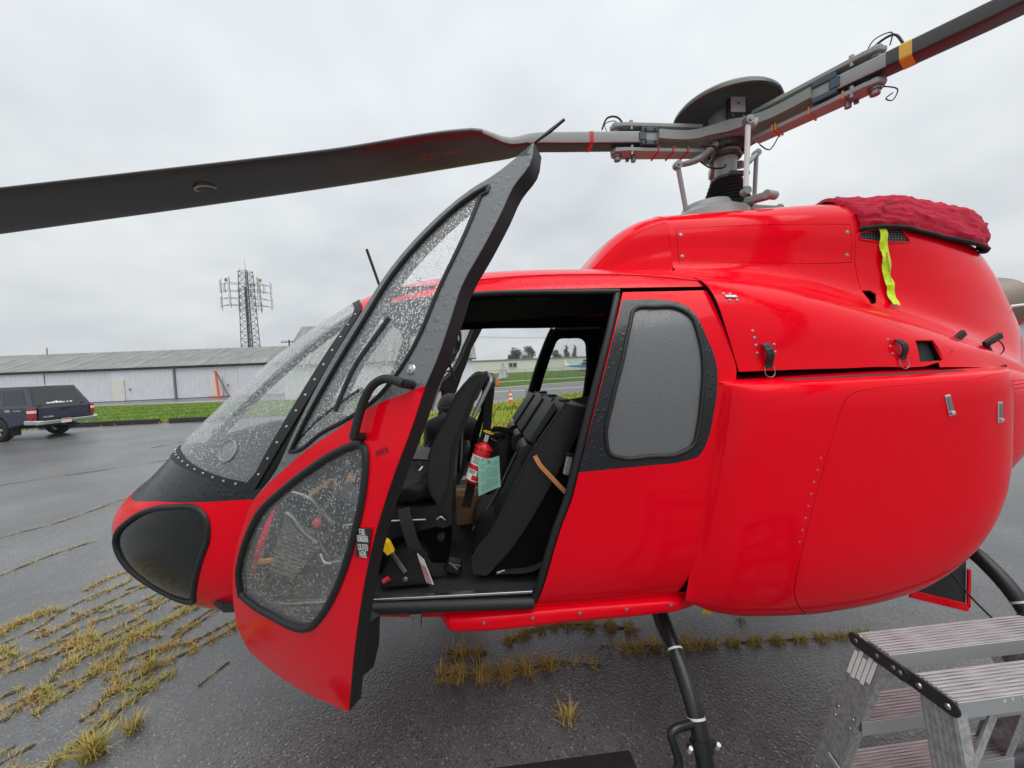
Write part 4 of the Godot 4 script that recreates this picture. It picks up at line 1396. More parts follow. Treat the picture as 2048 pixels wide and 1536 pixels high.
func build_upper(H: Node3D):
	var P: Material = M.red_paint
	var R: Material = M.red_roof_paint
	for side in [1.0, -1.0]:
		panel(H, "cowl_fairing", FAIRING, pts2([.52, .0, 1.06, .0, 1.06, 1.6, .52, 1.6]), P, [], side, 0.0)
		var sh := rounded(pts2(U_SHOULDER), 4, true, 45)
		var h2 := pts2(U_HOLE2)
		panel(H, "shoulder_panel", UPPER, sh, P, [h2], side, 0.02, null, 0.003)
		var h1 := rounded(pts2(U_HOLE1), 4, true, 40)
		var acc := pts2([1.10, 1.16, 1.3, 1.165, 1.7, 1.17, 2.136, 1.175, 2.128, .945, 1.85, .90, 1.567, .860, 1.3, .835, 1.10, .83])
		var cowl := pts2([1.06, .62, 1.087, .467, 1.375, .529, 1.597, .451, 1.833, .399, 2.033, .263, 2.05, .453, 2.149, .687, 2.146, .846, 2.145, .947, 2.159, 1.205, 2.17, 1.6, 1.06, 1.6])
		panel(H, "engine_cowl", UPPER, cowl, P, [acc], side, 0.02, null, 0.003)
		var ap := panel(H, "access_panel", UPPER, acc, P, [], side, 0.02, null, 0.006)
		rivets(ap, "rivets", UPPER, pts2([1.12, .852, 1.3, .857, 1.567, .882, 1.85, .922, 2.11, .962]), 0.052, 0.0045, P, side, 0.0, 0.6)
		rivets(ap, "rivets", UPPER, pts2([1.12, .808, 1.3, .813, 1.567, .838, 1.85, .878, 2.12, .920]), 0.075, 0.0045, P, side, 0.0, 0.6)
		var b := MB.new()
		for q in [Vector2(1.125, 1.10), Vector2(1.125, .90), Vector2(2.11, 1.12), Vector2(2.10, .985)]:
			b.dome(S(UPPER, q.x, q.y, side), SN(UPPER, q.x, q.y, side), 0.011, 0.35, 12)
		add(ap, "fastener", b, M.dull_steel)
		var rear := pts2([2.05, .453, 2.033, .263, 2.214, .204, 2.294, .125, 2.171, .032, 2.171, .0, 3.52, .0, 3.52, 1.6, 2.17, 1.6, 2.159, 1.205, 2.145, .947, 2.146, .846, 2.149, .687])
		var grille := rounded(pts2([2.175, 1.115, 2.25, 1.14, 2.46, 1.16, 2.488, 1.080, 2.304, 1.070, 2.18, 1.080]), 3, true, 45)
		var rc := panel(H, "rear_cowl", UPPER, rear, P, [h1, grille], side, 0.02, null, 0.004)
		panel(rc, "intake_grille", UPPER, grille, M.dark_gap, [], side, 0.0, null, 0.0, -0.008)
		seal(rc, "grille_rim", UPPER, grille, 0.006, P, side, 0.0, true)
		if side > 0:
			b = MB.new()
			for i in 17:
				var u := 2.185 + i * 0.0185
				b.tube([S(UPPER, u, 1.085) - SN(UPPER, u, 1.085) * 0.003, S(UPPER, u + 0.006, 1.15) - SN(UPPER, u, 1.15) * 0.003], 0.0012, 4)
			for i in 5:
				var v := 1.085 + i * 0.014
				b.tube([S(UPPER, 2.18, v) - SN(UPPER, 2.2, v) * 0.003, S(UPPER, 2.49, v) - SN(UPPER, 2.4, v) * 0.003], 0.0012, 4)
			var ms := add(rc, "grille_mesh", b, M.dull_steel)
			ms.set_meta("kind", "stuff")
		for q in [[h1, 0.0], [h2, 0.0]]:      # dark ducts behind the two cut-outs
			var c := Vector2.ZERO
			for w in q[0]: c += w / q[0].size()
			var nn := SN(UPPER, c.x, c.y, side)
			var rt := Vector3(1, 0, 0).slide(nn).normalized()
			b = MB.new()
			b.box(Transform3D(Basis(rt, nn.cross(rt), nn), S(UPPER, c.x, c.y, side) - nn * 0.085), Vector3(0.15, 0.10, 0.10))
			add(rc, "duct", b, M.dark_gap)
			seal(rc, "duct_rim", UPPER, q[0], 0.004, P, side, -0.004, true)
		if side > 0: upper_fittings(H)
		# aft fuselage and tail boom
		panel(H, "aft_fuselage", AFT, pts2([1.13, -1.3, 3.5, -1.3, 3.5, 1.3, 1.13, 1.3]), P, [], side, 0.0)
		panel(H, "tail_boom", AFT, pts2([3.5, -1.3, 7.6, -1.3, 7.6, 1.3, 3.5, 1.3]), P, [], side, 0.0)
	var fw := MB.new()
	fw.box(Transform3D(Basis(), Vector3(2.25, 1.55, ZC)), Vector3(2.3, 1.5, .3))
	add(H, "engine_bay", fw, M.dark_gap)
	# exhaust
	var e := MB.new()
	var x := Transform3D(Basis(Vector3(0, 0, 1), Vector3(0.985, 0.17, 0).normalized(), Vector3(-0.17, .985, 0).normalized()), Vector3(3.40, 1.93, ZC))
	e.lathe(x, [Vector2(.20, 0), Vector2(.20, .42), Vector2(.19, .46), Vector2(.18, .46), Vector2(.18, .1), Vector2(.01, .08)], 28)
	var ex := add(H, "exhaust_pipe", e, M.exhaust_metal)
	e = MB.new()
	e.tube([Vector3(3.5, 1.955, -2.33), Vector3(4.2, 2.01, -2.30)], 0.010, 8)
	add(ex, "drain_pipe", e, M.antenna_white)

func strap_latch(H: Node, u: float, v0: float, v1: float, w: float):
	# rubber pull latch: a bowed black strap over a wire bail
	var b := MB.new()
	var p := []
	for i in 7:
		var t := i / 6.0
		var v := lerpf(v1, v0, t)
		p.append(S(UPPER, u + 0.012 * t, v) + SN(UPPER, u, v) * (0.008 + 0.022 * sin(PI * minf(1.0, t * 1.15))))
	for i in 6:
		var n := SN(UPPER, u, lerpf(v1, v0, i / 6.0))
		b.bar(p[i], p[i + 1], w, 0.007, n, 0.002)
	var o := add(H, "strap_latch", b, M.black_rubber)
	b = MB.new()
	var e: Vector3 = p[6]
	b.tube(smooth3([e + Vector3(-w * .62, 0.006, 0), e + Vector3(-w * .6, -.03, 0.006), e + Vector3(0, -.042, 0.008), e + Vector3(w * .6, -.03, 0.006), e + Vector3(w * .62, 0.006, 0)]), 0.002, 6)
	add(o, "wire_bail", b, M.dull_steel)

func upper_fittings(H: Node):
	strap_latch(H, 1.283, .032, .118, .036)
	strap_latch(H, 1.955, .045, .150, .034)
	rivets(H, "cowl_screws", UPPER, pts2([1.238, .183, 1.2525, .060]), 0.034, 0.0075, M.dull_steel)
	rivets(H, "cowl_screws", UPPER, pts2([1.332, .125, 1.335, .070]), 0.034, 0.0075, M.dull_steel)
	rivets(H, "cowl_screws", UPPER, pts2([1.915, .165, 1.925, .07]), 0.034, 0.0065, M.dull_steel)
	# hinge plate near the seam's top
	var b := MB.new()
	var n := SN(UPPER, 1.20, .345)
	var r := Vector3(1, 0, 0).slide(n).normalized()
	b.box(Transform3D(Basis(r, n.cross(r), n), S(UPPER, 1.175, .338) + n * 0.004), Vector3(0.058, 0.016, 0.008), 0.003)
	var hp := add(H, "hinge_plate", b, M.lamp_clear)
	b = MB.new()
	for q in [[-.026, .02], [.006, .02], [-.012, -.02], [.024, -.02]]:
		b.dome(S(UPPER, 1.175, .338) + r * q[0] + n.cross(r) * q[1], n, 0.0075, 0.5, 8)
	add(hp, "bolts", b, M.dull_steel)
	# two over-centre latches hanging open at the rear, and the steel strip under them
	for q in [[Vector3(2.43, 1.71, -1.80), 38.0], [Vector3(2.74, 1.71, -1.87), 26.0]]:
		var bb := Basis(Vector3.BACK, deg_to_rad(q[1]))
		b = MB.new()
		b.box(Transform3D(bb, q[0] + bb.x * 0.055), Vector3(0.115, 0.036, 0.02), 0.005)
		var la := add(H, "open_latch", b, M.black_plastic)
		b = MB.new()
		b.bar(q[0] + bb.x * 0.01, q[0] + Vector3(0.05, -0.075, 0.0), 0.02, 0.012)
		b.tube(smooth3([q[0], q[0] + Vector3(0.05, 0.02, 0.02), q[0] + Vector3(0.09, -0.03, 0.02), q[0] + Vector3(0.05, -0.07, 0.015)]), 0.003, 6)
		add(la, "link", b, M.black_rubber)
	b = MB.new()
	b.bar(Vector3(2.43, 1.612, -1.715), Vector3(2.78, 1.602, -1.80), 0.022, 0.012)
	add(H, "steel_strip", b, M.dull_steel)

func build_pods(H: Node3D):
	for side in [1.0, -1.0]:
		var dl := pts2([2.52, .31, 2.231, .326, 2.180, .353, 1.888, .369, 1.660, .388, 1.547, .419, 1.493, .466, 1.464, .525, 1.449, .562, 1.399, .694, 1.363, .804, 1.347, .931, 1.363, 1.034, 1.409, 1.131, 1.475, 1.233, 2.52, 1.233])
		var door := rounded(dl, 4, true, 60)
		var whole := pts2([.965, .0, 2.52, .0, 2.52, 1.5, .965, 1.5])
		panel(H, "cargo_pod", POD, whole, M.red_paint, [door], side, 0.012, M.dark_gap)
		var d := panel(H, "cargo_door", POD, door, M.red_paint, [], side, 0.012, M.dark_gap, 0.008)
		var lg := MB.new()
		for i in 70:
			var u0 := 1.06 + 1.5 * i / 70.0; var u1 := 1.06 + 1.5 * (i + 1) / 70.0
			var a := S(UPPER, u0, .006, side) - Vector3(0, .012, side * .02); var c := S(UPPER, u1, .006, side) - Vector3(0, .012, side * .02)
			lg.flat(a, c, Vector3(u1, 1.588, ZC + side * .935), Vector3(u0, 1.588, ZC + side * .935), Vector3(0, 1, .3 * side))
		add(H, "side_ledge", lg, M.red_paint)
		if side < 0: continue
		for q in [[Vector2(1.985, .483), Vector2(2.014, .573)], [Vector2(2.276, .555), Vector2(2.276, .62)]]:
			var c: Vector2 = (q[0] + q[1]) / 2
			var n := SN(POD, c.x, c.y)
			var up := (S(POD, q[0].x, q[0].y) - S(POD, q[1].x, q[1].y)).normalized()
			var rt := up.cross(n)
			var x := Transform3D(Basis(rt, up, n), S(POD, c.x, c.y) + n * 0.002)
			var b := MB.new()
			b.box(x, Vector3(0.028, 0.095, 0.008), 0.003)
			var la := add(d, "latch", b, M.chrome)
			b = MB.new()
			b.box(x.translated_local(Vector3(0, 0.008, 0.0045)), Vector3(0.019, 0.062, 0.004), 0.001)
			add(la, "recess", b, M.dull_steel)
			b = MB.new()
			b.box(x.translated_local(Vector3(0, -0.034, 0.007)), Vector3(0.021, 0.018, 0.010), 0.004)
			add(la, "thumb_tab", b, M.chrome)
		rivets(d, "screws", POD, pts2(POD_RIV), 0.052, 0.0042, M.dull_steel, side, 0.0, 0.3)
		# grooved sliding-door rail along the pod's top
		var b := MB.new()
		for k in 3:
			b.tube([S(POD, 1.25, .115 + .016 * k), S(POD, 1.6, .085 + .026 * k), S(POD, 1.9, .070 + .028 * k), S(POD, 2.2, .07 + .022 * k)], 0.0030, 6)
		add(H, "door_rail", b, M.rail_grey)
		# seam rivets up the body in front of the pod and on the deck behind it
		rivets(H, "seam_rivets", POD, pts2([.99, .35, .985, .6, .98, .85, .98, 1.08]), 0.03, 0.0032, M.red_paint, side, 0.001, 0.7)
		pass
		var rv := MB.new()
		for i in 40:
			for k in 3:
				var u := 2.36 + i * 0.022
				var v := .57 + .05 * k - (u - 2.36) * 0.12
				rv.dome(S(AFT, u, v), SN(AFT, u, v), 0.0035, 0.7, 6)
		var o := add(H, "deck_rivets", rv, M.red_paint)
		o.set_meta("kind", "stuff")
		b = MB.new()
		b.ball(Vector3(2.415, 0.93, -1.655), Vector3.ONE * 0.011, 10, 6)
		add(H, "drain_plug", b, M.chrome)
	# yellow paint daub on the belly by the pod's front
	var y := MB.new()
	for q in [[0, 0, .016], [.02, .006, .012], [-.02, -.004, .012], [.008, -.012, .010], [.035, .010, .008]]:
		y.dome(Vector3(1.035 + q[0], .505 + q[1], -1.70), Vector3(0, -.15, 1).normalized(), q[2], 0.1, 8)
	add(H, "yellow_mark", y, M.safety_yellow)

func build_skids(H: Node3D):
	var B: Material = M.black_paint
	for side in [1.0, -1.0]:
		var zs: float = ZC + side * 1.095
		var b := MB.new()
		b.tube(smooth3([Vector3(-.98, 0.20, zs), Vector3(-.94, 0.05, zs), Vector3(-.80, -0.11, zs), Vector3(-.58, -0.152, zs), Vector3(0.2, -0.152, zs), Vector3(1.5, -0.152, zs), Vector3(3.3, -0.152, zs)]), 0.048, 14)
		add(H, "skid_tube", b, B)
		for q in [0.885, 2.62]:
			b = MB.new()
			var prof := [[0, .50], [.45, .49], [.62, .43], [.72, .362], [.825, .295], [.924, .208], [1.0, .115], [1.055, -.03], [1.095, -.14]] if q < 1 else [[0, .62], [.50, .62], [.70, .60], [.80, .545], [.90, .445], [.97, .33], [1.03, .19], [1.07, .02], [1.095, -.14]]
			var lp := []
			for w in prof: lp.append(Vector3(q, w[1], ZC + side * w[0]))
			lp = smooth3(lp, 4)
			b.tube(lp, 0.036, 14)
			var leg := add(H, "landing_leg", b, B)
			for h in ([15, 23] if q < 1 else [16]):
				b = MB.new()
				b.tube([lp[h].lerp(lp[h + 1], 0.4), lp[h].lerp(lp[h + 1], 0.7)], 0.0385, 16)
				add(leg, "band", b, M.lamp_clear)
			if q < 1:
				for h in [26, 29]:      # saddle clamps with their bolts
					b = MB.new()
					var c: Vector3 = lp[h]
					var dr: Vector3 = (lp[h + 1] - lp[h - 1]).normalized()
					b.tube([c - dr * .024, c - dr * .017, c + dr * .017, c + dr * .024], [.040, .047, .047, .040], 16)
					b.box(Transform3D(Basis(Vector3.RIGHT, dr, Vector3.RIGHT.cross(dr)), c), Vector3(0.128, 0.026, 0.03), 0.008)
					var cl := add(leg, "clamp", b, B)
					for sx in [-.062, .062]:
						b = MB.new()
						b.tube([c + Vector3(sx, -.012, side * .012), c + Vector3(sx, .018, side * .026)], 0.0085, 10)
						add(cl, "bolt", b, M.lamp_clear)
			b = MB.new()
			b.tube(smooth3([Vector3(q - .05, .50, ZC + side * .62), Vector3(q - .055, .38, ZC + side * .745), Vector3(q - .03, .285, ZC + side * .845)]), 0.005, 6)
			add(leg, "bonding_lead", b, M.black_rubber)
		# boarding step ahead of the front leg
		b = MB.new()
		var s0 := Vector3(.885, .115, ZC + side * 1.0)
		b.tube(smooth3([s0, s0 + Vector3(-.09, .01, side * .02), s0 + Vector3(-.135, -.005, side * .03), s0 + Vector3(-.125, -.06, side * .04), s0 + Vector3(-.115, -.12, side * .05), s0 + Vector3(-.16, -.165, side * .06), s0 + Vector3(-.30, -.17, side * .07)]), 0.018, 10)
		var st := add(H, "boarding_step", b, B)
		b = MB.new()
		b.box(Transform3D(Basis(), Vector3(.22, .018, ZC + side * 1.07)), Vector3(.72, .03, .15), 0.008)
		add(st, "tread", b, M.black_paint)
	# red-edged foot plate under the rear of the pod
	var f := MB.new()
	f.prism(Transform3D(Basis(), Vector3(2.40, .20, -1.98)), PackedVector2Array([Vector2(.0, .12), Vector2(.37, .0), Vector2(.37, .26), Vector2(.0, .30)]), 0.02)
	var fp := add(H, "stone_guard", f, M.dark_gap)
	f = MB.new()
	f.bar(Vector3(2.40, .31, -1.95), Vector3(2.775, .19, -1.95), .012, .045, Vector3.UP, .003)
	f.bar(Vector3(2.775, .19, -1.95), Vector3(2.775, .42, -1.95), .012, .02, Vector3.RIGHT, .003)
	add(fp, "edge", f, M.red_paint)

const BLADE := [.50, -.058, .058, .080, 0.0, 3.155, 7, 1.10, -.058, .058, .080, 0.0, 3.145, 7, 1.32, -.065, .062, .075, 0.5, 3.138, 6, 1.48, -.085, .09, .06, 1.0, 3.10, 5, 1.70, -.10, .25, .042, 2.0, 3.065, 4, 2.5, -.10, .25, .038, 4.0, 2.94, 3.4, 3.5, -.10, .25, .036, 8.0, 2.805, 3.2, 4.5, -.10, .25, .034, 11.0, 2.675, 3.2, 5.345, -.10, .25, .03, 13.0, 2.56, 3]

func blade_section(k: PackedFloat64Array, r: float, x: Transform3D) -> Array:
	var out := []
	var t := deg_to_rad(k[3])
	var mid := (k[0] + k[1]) / 2
	for i in 20:
		var a := TAU * i / 20
		var c := cos(a); var s := sin(a)
		var px := signf(c) * pow(absf(c), 2.0 / k[5]) * (k[1] - k[0]) / 2
		var py := signf(s) * pow(absf(s), 2.0 / k[5]) * k[2] / 2
		out.append(x * Vector3(-r, k[4] + py * cos(t) + px * sin(t), mid + px * cos(t) - py * sin(t)))
	return out

func build_rotor(H: Node3D):
	var hub := Vector3(1.74, 0, ZC)
	var br := rows(BLADE, 7, INF)
	for k in 3:
		var x := Transform3D(Basis(Vector3.UP, deg_to_rad(120.0 * k)), hub)
		var root := MB.new()
		var body := MB.new()
		var prev := []
		var rr := []
		for i in 78: rr.append(.50 + 4.845 * pow(i / 77.0, 1.15))
		var pr := 0.0
		for r in rr:
			var sec := blade_section(station(br, r), r, x)
			if prev.size():
				var b: MB = root if r < (1.66 if k == 0 else 0.81) else body
				for i in 20:
					var j := (i + 1) % 20
					var ni: Vector3 = (sec[i] - sec[(i + 10) % 20]); ni = ((sec[j] - sec[(i + 19) % 20]).cross(sec[i] - prev[i])).normalized()
					var nj: Vector3 = ((sec[(j + 1) % 20] - sec[i]).cross(sec[j] - prev[j])).normalized()
					if ni.dot(sec[i] - sec[(i + 10) % 20]) < 0: ni = -ni
					if nj.dot(sec[j] - sec[(j + 10) % 20]) < 0: nj = -nj
					(body if ni.y + nj.y < -0.9 and r > 0.62 else b).quad(prev[i], prev[j], sec[j], sec[i], ni, nj, nj, ni)
			else:
				for i in range(1, 19): root.flat(sec[0], sec[i], sec[i + 1], sec[0], x.basis * Vector3.RIGHT)
			prev = sec
		var bl := add(H, "rotor_blade", body, M.blade_black)
		add(bl, "blade_root", root, M.rotor_grey if k == 0 else M.rotor_grey)
		# coloured tape round the root
		for q in ([[.93, .025, M.tape_red]] if k == 0 else [[.855, .045, M.tape_yellow]]):
			var tp := MB.new()
			var s0 := blade_section(station(br, q[0]), q[0], x)
			var s1 := blade_section(station(br, q[0] + q[1]), q[0] + q[1], x)
			var cc := Vector3.ZERO
			for w in s0: cc += w / 20.0
			for i in 20:
				var j := (i + 1) % 20
				var f := func(w: Vector3) -> Vector3: return w + (w - cc).slide(x.basis.x).normalized() * 0.002
				tp.flat(f.call(s0[i]), f.call(s0[j]), f.call(s1[j]), f.call(s1[i]), (s0[i] - cc).slide(x.basis.x))
			add(bl, "tape", tp, q[2])
		if k == 0:
			# part number stencilled on the underside and a worn yellow ring
			var sc := station(br, 2.0)
			var ub := Basis(Vector3(1, 0, 0), Vector3(0, 0, -1), Vector3(0, -1, 0)).rotated(Vector3.BACK, deg_to_rad(6.0)).rotated(Vector3.RIGHT, deg_to_rad(-2))
			text_mesh(bl, "stencil", "355A11-0020.11", 0.035, Transform3D(ub, Vector3(-.14, sc[4] - .0275, ZC + .15) - org), M.blade_print, "Droid Sans Mono", 0.002)
			text_mesh(bl, "stencil", "7109", 0.035, Transform3D(ub, Vector3(-.25, sc[4] - .036, ZC + .105) - org), M.blade_print, "Droid Sans Mono", 0.002)
			var s2 := station(br, 3.28)
			var rx := Transform3D(Basis().rotated(Vector3.RIGHT, deg_to_rad(7.0)).rotated(Vector3.BACK, deg_to_rad(8.4)), Vector3(1.74 - 3.28, s2[4] - .0235 + .006, ZC + .075))
			var rg := MB.new()
			rg.lathe(rx, [Vector2(.058, 0), Vector2(.058, -.004), Vector2(.048, -.004), Vector2(.048, 0)], 30)
			add(bl, "ring_mark", rg, M.antenna_tan)
		build_arm(H, x, k)
	build_mast(H, hub)

func build_arm(H: Node3D, x: Transform3D, k: int):
	# the hub's star arm, the two sleeve plates that hold the blade root, bearing blocks, pins and hoses
	var Y := 3.155
	x = x * Transform3D(Basis().scaled(Vector3(.84, .90, .90)), Vector3(0, Y * .10, 0))
	var b := MB.new()
	var o := PackedVector2Array([Vector2(-.05, -.19), Vector2(-.20, -.15), Vector2(-.30, -.095), Vector2(-.50, -.085), Vector2(-.60, -.095), Vector2(-.60, .095), Vector2(-.50, .085), Vector2(-.30, .095), Vector2(-.20, .15), Vector2(-.05, .19)])
	b.prism(x * Transform3D(Basis(Vector3.RIGHT, Vector3(0, 0, 1), Vector3(0, -1, 0)), Vector3(0, Y + .036, 0)), rounded(o, 3, true, 40), 0.064, 0.0)
	add(H, "star_arm", b, M.rotor_green)
	for s in [-1.0, 1.0]:
		b = MB.new()
		var yy: float = Y + s * .088
		var out := PackedVector2Array([Vector2(-.22, -.05), Vector2(-.86, -.062), Vector2(-.93, -.05), Vector2(-.955, 0), Vector2(-.93, .05), Vector2(-.86, .062), Vector2(-.22, .05)])
		b.prism(x * Transform3D(Basis(Vector3.RIGHT, Vector3(0, 0, 1), Vector3(0, -1, 0)), Vector3(0, yy + .015, 0)), out, 0.030, 0.006)
		var pl := add(H, "sleeve_plate", b, M.rotor_grey)
		if s < 0:
			for q in ([.35, .47, .59] if k == 0 else [.38, .58, .76, .36]):
				b = MB.new()
				b.box(x * Transform3D(Basis(), Vector3(-q, yy, 0)), Vector3(.010, .043, .128), 0.0)
				add(pl, "tie", b, M.tape_red if k == 0 else M.tape_orange)
		var pins := [[-.90, 0.0, .030, .030, .03], [-.80, .045, .034, .03, .012], [-.80, -.045, .034, .03, .012]]
		if s < 0: pins += [[-.77, .0, .06, -.02, .016], [-.90, 0.0, .055, -.031, .022]]
		for q in pins:
			b = MB.new()
			b.tube([x * Vector3(q[0], yy - q[2], q[1]), x * Vector3(q[0], yy + q[3], q[1])], q[4], 10)
			add(pl, "pin", b, M.dull_steel)
	b = MB.new()
	for s in [-1.0, 1.0]:
		b.box(x * Transform3D(Basis(), Vector3(-.665, Y + s * .046, 0)), Vector3(.13, .034, .15), 0.006)
	b.box(x * Transform3D(Basis(), Vector3(-.72, Y, 0)), Vector3(.055, .06, .15), 0.005)
	var bb := add(H, "bearing_block", b, M.bearing_blue)
	for s in [-1.0, 1.0]:
		for q in [-.625, -.70]:
			b = MB.new()
			b.tube([x * Vector3(q, Y + s * .045, .0745), x * Vector3(q, Y + s * .045, .079)], 0.009, 8)
			add(bb, "bolt_hole", b, M.dark_gap)
	b = MB.new()
	b.tube(smooth3([x * Vector3(-.84, Y + .09, .02), x * Vector3(-.90, Y + .15, .03), x * Vector3(-.98, Y + .15, .02), x * Vector3(-1.02, Y + .075, .01)]), 0.006, 6)
	b.tube(smooth3([x * Vector3(-.97, Y + .08, -.02), x * Vector3(-.98, Y + .14, -.03), x * Vector3(-.90, Y + .155, -.02), x * Vector3(-.86, Y + .10, -.02)]), 0.003, 6)
	if k == 1:
		b.tube(smooth3([x * Vector3(-.93, Y - .10, .03), x * Vector3(-.99, Y - .14, .05), x * Vector3(-.97, Y - .19, .05), x * Vector3(-.94, Y - .17, .04), x * Vector3(-.97, Y - .15, .05)]), 0.003, 6)
	add(bb, "hose", b, M.black_rubber)

func build_mast(H: Node3D, hub: Vector3):
	var b := MB.new()
	b.lathe(Transform3D(Basis(), hub), [Vector2(.068, 2.84), Vector2(.066, 3.02), Vector2(.075, 3.03), Vector2(.075, 3.06), Vector2(.09, 3.065), Vector2(.10, 3.12), Vector2(.17, 3.125), Vector2(.17, 3.21), Vector2(.10, 3.215), Vector2(.10, 3.32), Vector2(.001, 3.32)], 28)
	var ms := add(H, "rotor_mast", b, M.rotor_grey)
	b = MB.new()
	b.lathe(Transform3D(Basis(), hub), [Vector2(.082, 3.035), Vector2(.098, 3.04), Vector2(.098, 3.055), Vector2(.082, 3.06)], 24)
	b.lathe(Transform3D(Basis(), hub), [Vector2(.105, 3.075), Vector2(.135, 3.08), Vector2(.135, 3.115), Vector2(.10, 3.12)], 24)
	add(ms, "collar", b, M.rotor_dark)
	# ribbed rubber boot
	b = MB.new()
	var pr := []
	for i in 17:
		var t := i / 16.0
		pr.append(Vector2(lerpf(.155, .085, t) + (.012 if i % 2 else -.006), lerpf(2.70, 2.90, t)))
	pr.append(Vector2(.068, 2.905))
	b.lathe(Transform3D(Basis(), hub), pr, 28)
	add(ms, "boot", b, M.black_rubber)
	b = MB.new()
	b.lathe(Transform3D(Basis(), hub), [Vector2(.07, 2.885), Vector2(.092, 2.89), Vector2(.092, 2.91), Vector2(.07, 2.915)], 24)
	b.box(Transform3D(Basis(), hub + Vector3(.03, 2.905, .09)), Vector3(.14, .03, .03), .006)
	add(ms, "clamp", b, M.rotor_dark)
	# swashplate with its lugs
	b = MB.new()
	b.lathe(Transform3D(Basis(Vector3.BACK, deg_to_rad(3)), hub), [Vector2(.26, 2.60), Vector2(.25, 2.655), Vector2(.17, 2.70), Vector2(.15, 2.735), Vector2(.14, 2.70)], 32)
	var sw := add(H, "swashplate", b, M.rotor_grey)
	for q in [[-75.0, .31], [15.0, .31], [128.0, .30], [-12.0, .32]]:
		var d := Vector3(cos(deg_to_rad(q[0])), 0, -sin(deg_to_rad(q[0])))
		b = MB.new()
		b.bar(hub + d * .12 + Vector3(0, 2.705, 0), hub + d * q[1] + Vector3(0, 2.675, 0), .055, .045, Vector3.UP, .010)
		b.tube([hub + d * q[1] + Vector3(0, 2.675, 0) - d.cross(Vector3.UP) * .04, hub + d * q[1] + Vector3(0, 2.675, 0) + d.cross(Vector3.UP) * .04], .026, 12)
		add(sw, "lug", b, M.rotor_grey)
	# pitch links and their horns
	for q in [[Vector3(1.690, 3.115, -2.26), Vector3(1.668, 2.70, -2.26), Vector3(1.74, 3.13, -2.30)], [Vector3(1.372, 2.975, -2.5), Vector3(1.455, 2.58, -2.52), Vector3(1.63, 3.10, -2.5)], [Vector3(2.118, 3.19, -2.75), Vector3(2.085, 2.70, -2.75), Vector3(1.93, 3.08, -2.70)]]:
		b = MB.new()
		b.tube([q[0] + (q[1] - q[0]) * .06, q[1] + (q[0] - q[1]) * .06], .0155, 10)
		var ln := add(H, "pitch_link", b, M.antenna_white if q[0].z > -2.4 else M.rotor_grey)
		b = MB.new()
		b.tube([q[0] + Vector3(0, 0, -.022), q[0] + Vector3(0, 0, .022)], .026, 12)
		b.tube([q[1] + Vector3(0, 0, -.022), q[1] + Vector3(0, 0, .022)], .024, 12)
		b.tube([q[0], q[0] + (q[1] - q[0]) * .09], .011, 8)
		add(ln, "rod_end", b, M.dull_steel)
		b = MB.new()
		var m: Vector3 = (q[0] + q[2]) / 2 + Vector3(0, -.03, 0)
		b.tube(smooth3([q[2], m, q[0]]), [.045, .043, .040, .036, .034, .030, .028, .026, .026], 10, true, 0.6)
		b.tube([q[0] + Vector3(0, 0, -.03), q[0] + Vector3(0, 0, .03)], .011, 8)
		add(ln, "pitch_horn", b, M.rotor_grey)
	# vibration damper dome over the hub
	b = MB.new()
	var dm := []
	for i in 9:
		var t := i / 8.0
		dm.append(Vector2(.33 * cos(t * PI / 2) + .0005, 3.325 + .11 * sin(t * PI / 2)))
	b.lathe(Transform3D(Basis(), hub), dm, 40)
	var dn := []
	for q in dm: dn.append(Vector2(maxf(q.x - .008, .0004), q.y - .008))
	dn.reverse()
	b.lathe(Transform3D(Basis(), hub), dn, 40)
	b.lathe(Transform3D(Basis(), hub), [dn[-1], dm[0]], 40)
	var dome := add(H, "hub_dome", b, M.rotor_dark)
	b = MB.new()
	b.box(Transform3D(Basis(), hub + Vector3(.0, 3.285, .115)), Vector3(.13, .15, .03), .006)
	var br := add(dome, "mounting_bracket", b, M.rotor_dark)
	b = MB.new()
	b.box(Transform3D(Basis(), hub + Vector3(.0, 3.315, .133)), Vector3(.098, .095, .006), .002)
	add(br, "plate", b, M.plate_white)
	for w in [Vector3(0, 3.32, .136), Vector3(-.036, 3.245, .134), Vector3(.036, 3.245, .134)]:
		b = MB.new()
		b.tube([hub + w - Vector3(0, 0, .005), hub + w + Vector3(0, 0, .003)], .008, 10)
		add(br, "bolt", b, M.dull_steel)
	# harness under the hub
	b = MB.new()
	b.tube(smooth3([Vector3(1.50, 3.07, -2.45), Vector3(1.58, 3.06, -2.43), Vector3(1.62, 3.02, -2.44), Vector3(1.66, 3.08, -2.44), Vector3(1.72, 3.10, -2.43)]), .007, 6)
	add(ms, "harness", b, M.black_rubber)
	b = MB.new()
	b.tube(smooth3([Vector3(1.53, 3.0, -2.5), Vector3(1.58, 2.945, -2.47), Vector3(1.66, 2.94, -2.46), Vector3(1.68, 2.96, -2.46)]), .006, 6)
	add(ms, "harness", b, M.black_rubber)
	b = MB.new()
	b.tube(smooth3([Vector3(1.90, 3.08, -2.44), Vector3(1.96, 3.04, -2.43), Vector3(1.99, 3.09, -2.40), Vector3(2.0, 3.14, -2.38)]), .004, 6)
	add(ms, "harness", b, M.black_rubber)

# ---------------------------------------------------------------- inside the cabin
func zprism(pts: Array, z0: float, z1: float, bev := 0.0) -> MB:     # a side profile (x, y) carried across from z0 to z1
	var b := MB.new()
	b.prism(Transform3D(Basis(), Vector3(0, 0, z0)), rounded(pts2(pts), 3, true, 55), z1 - z0, bev)
	return b

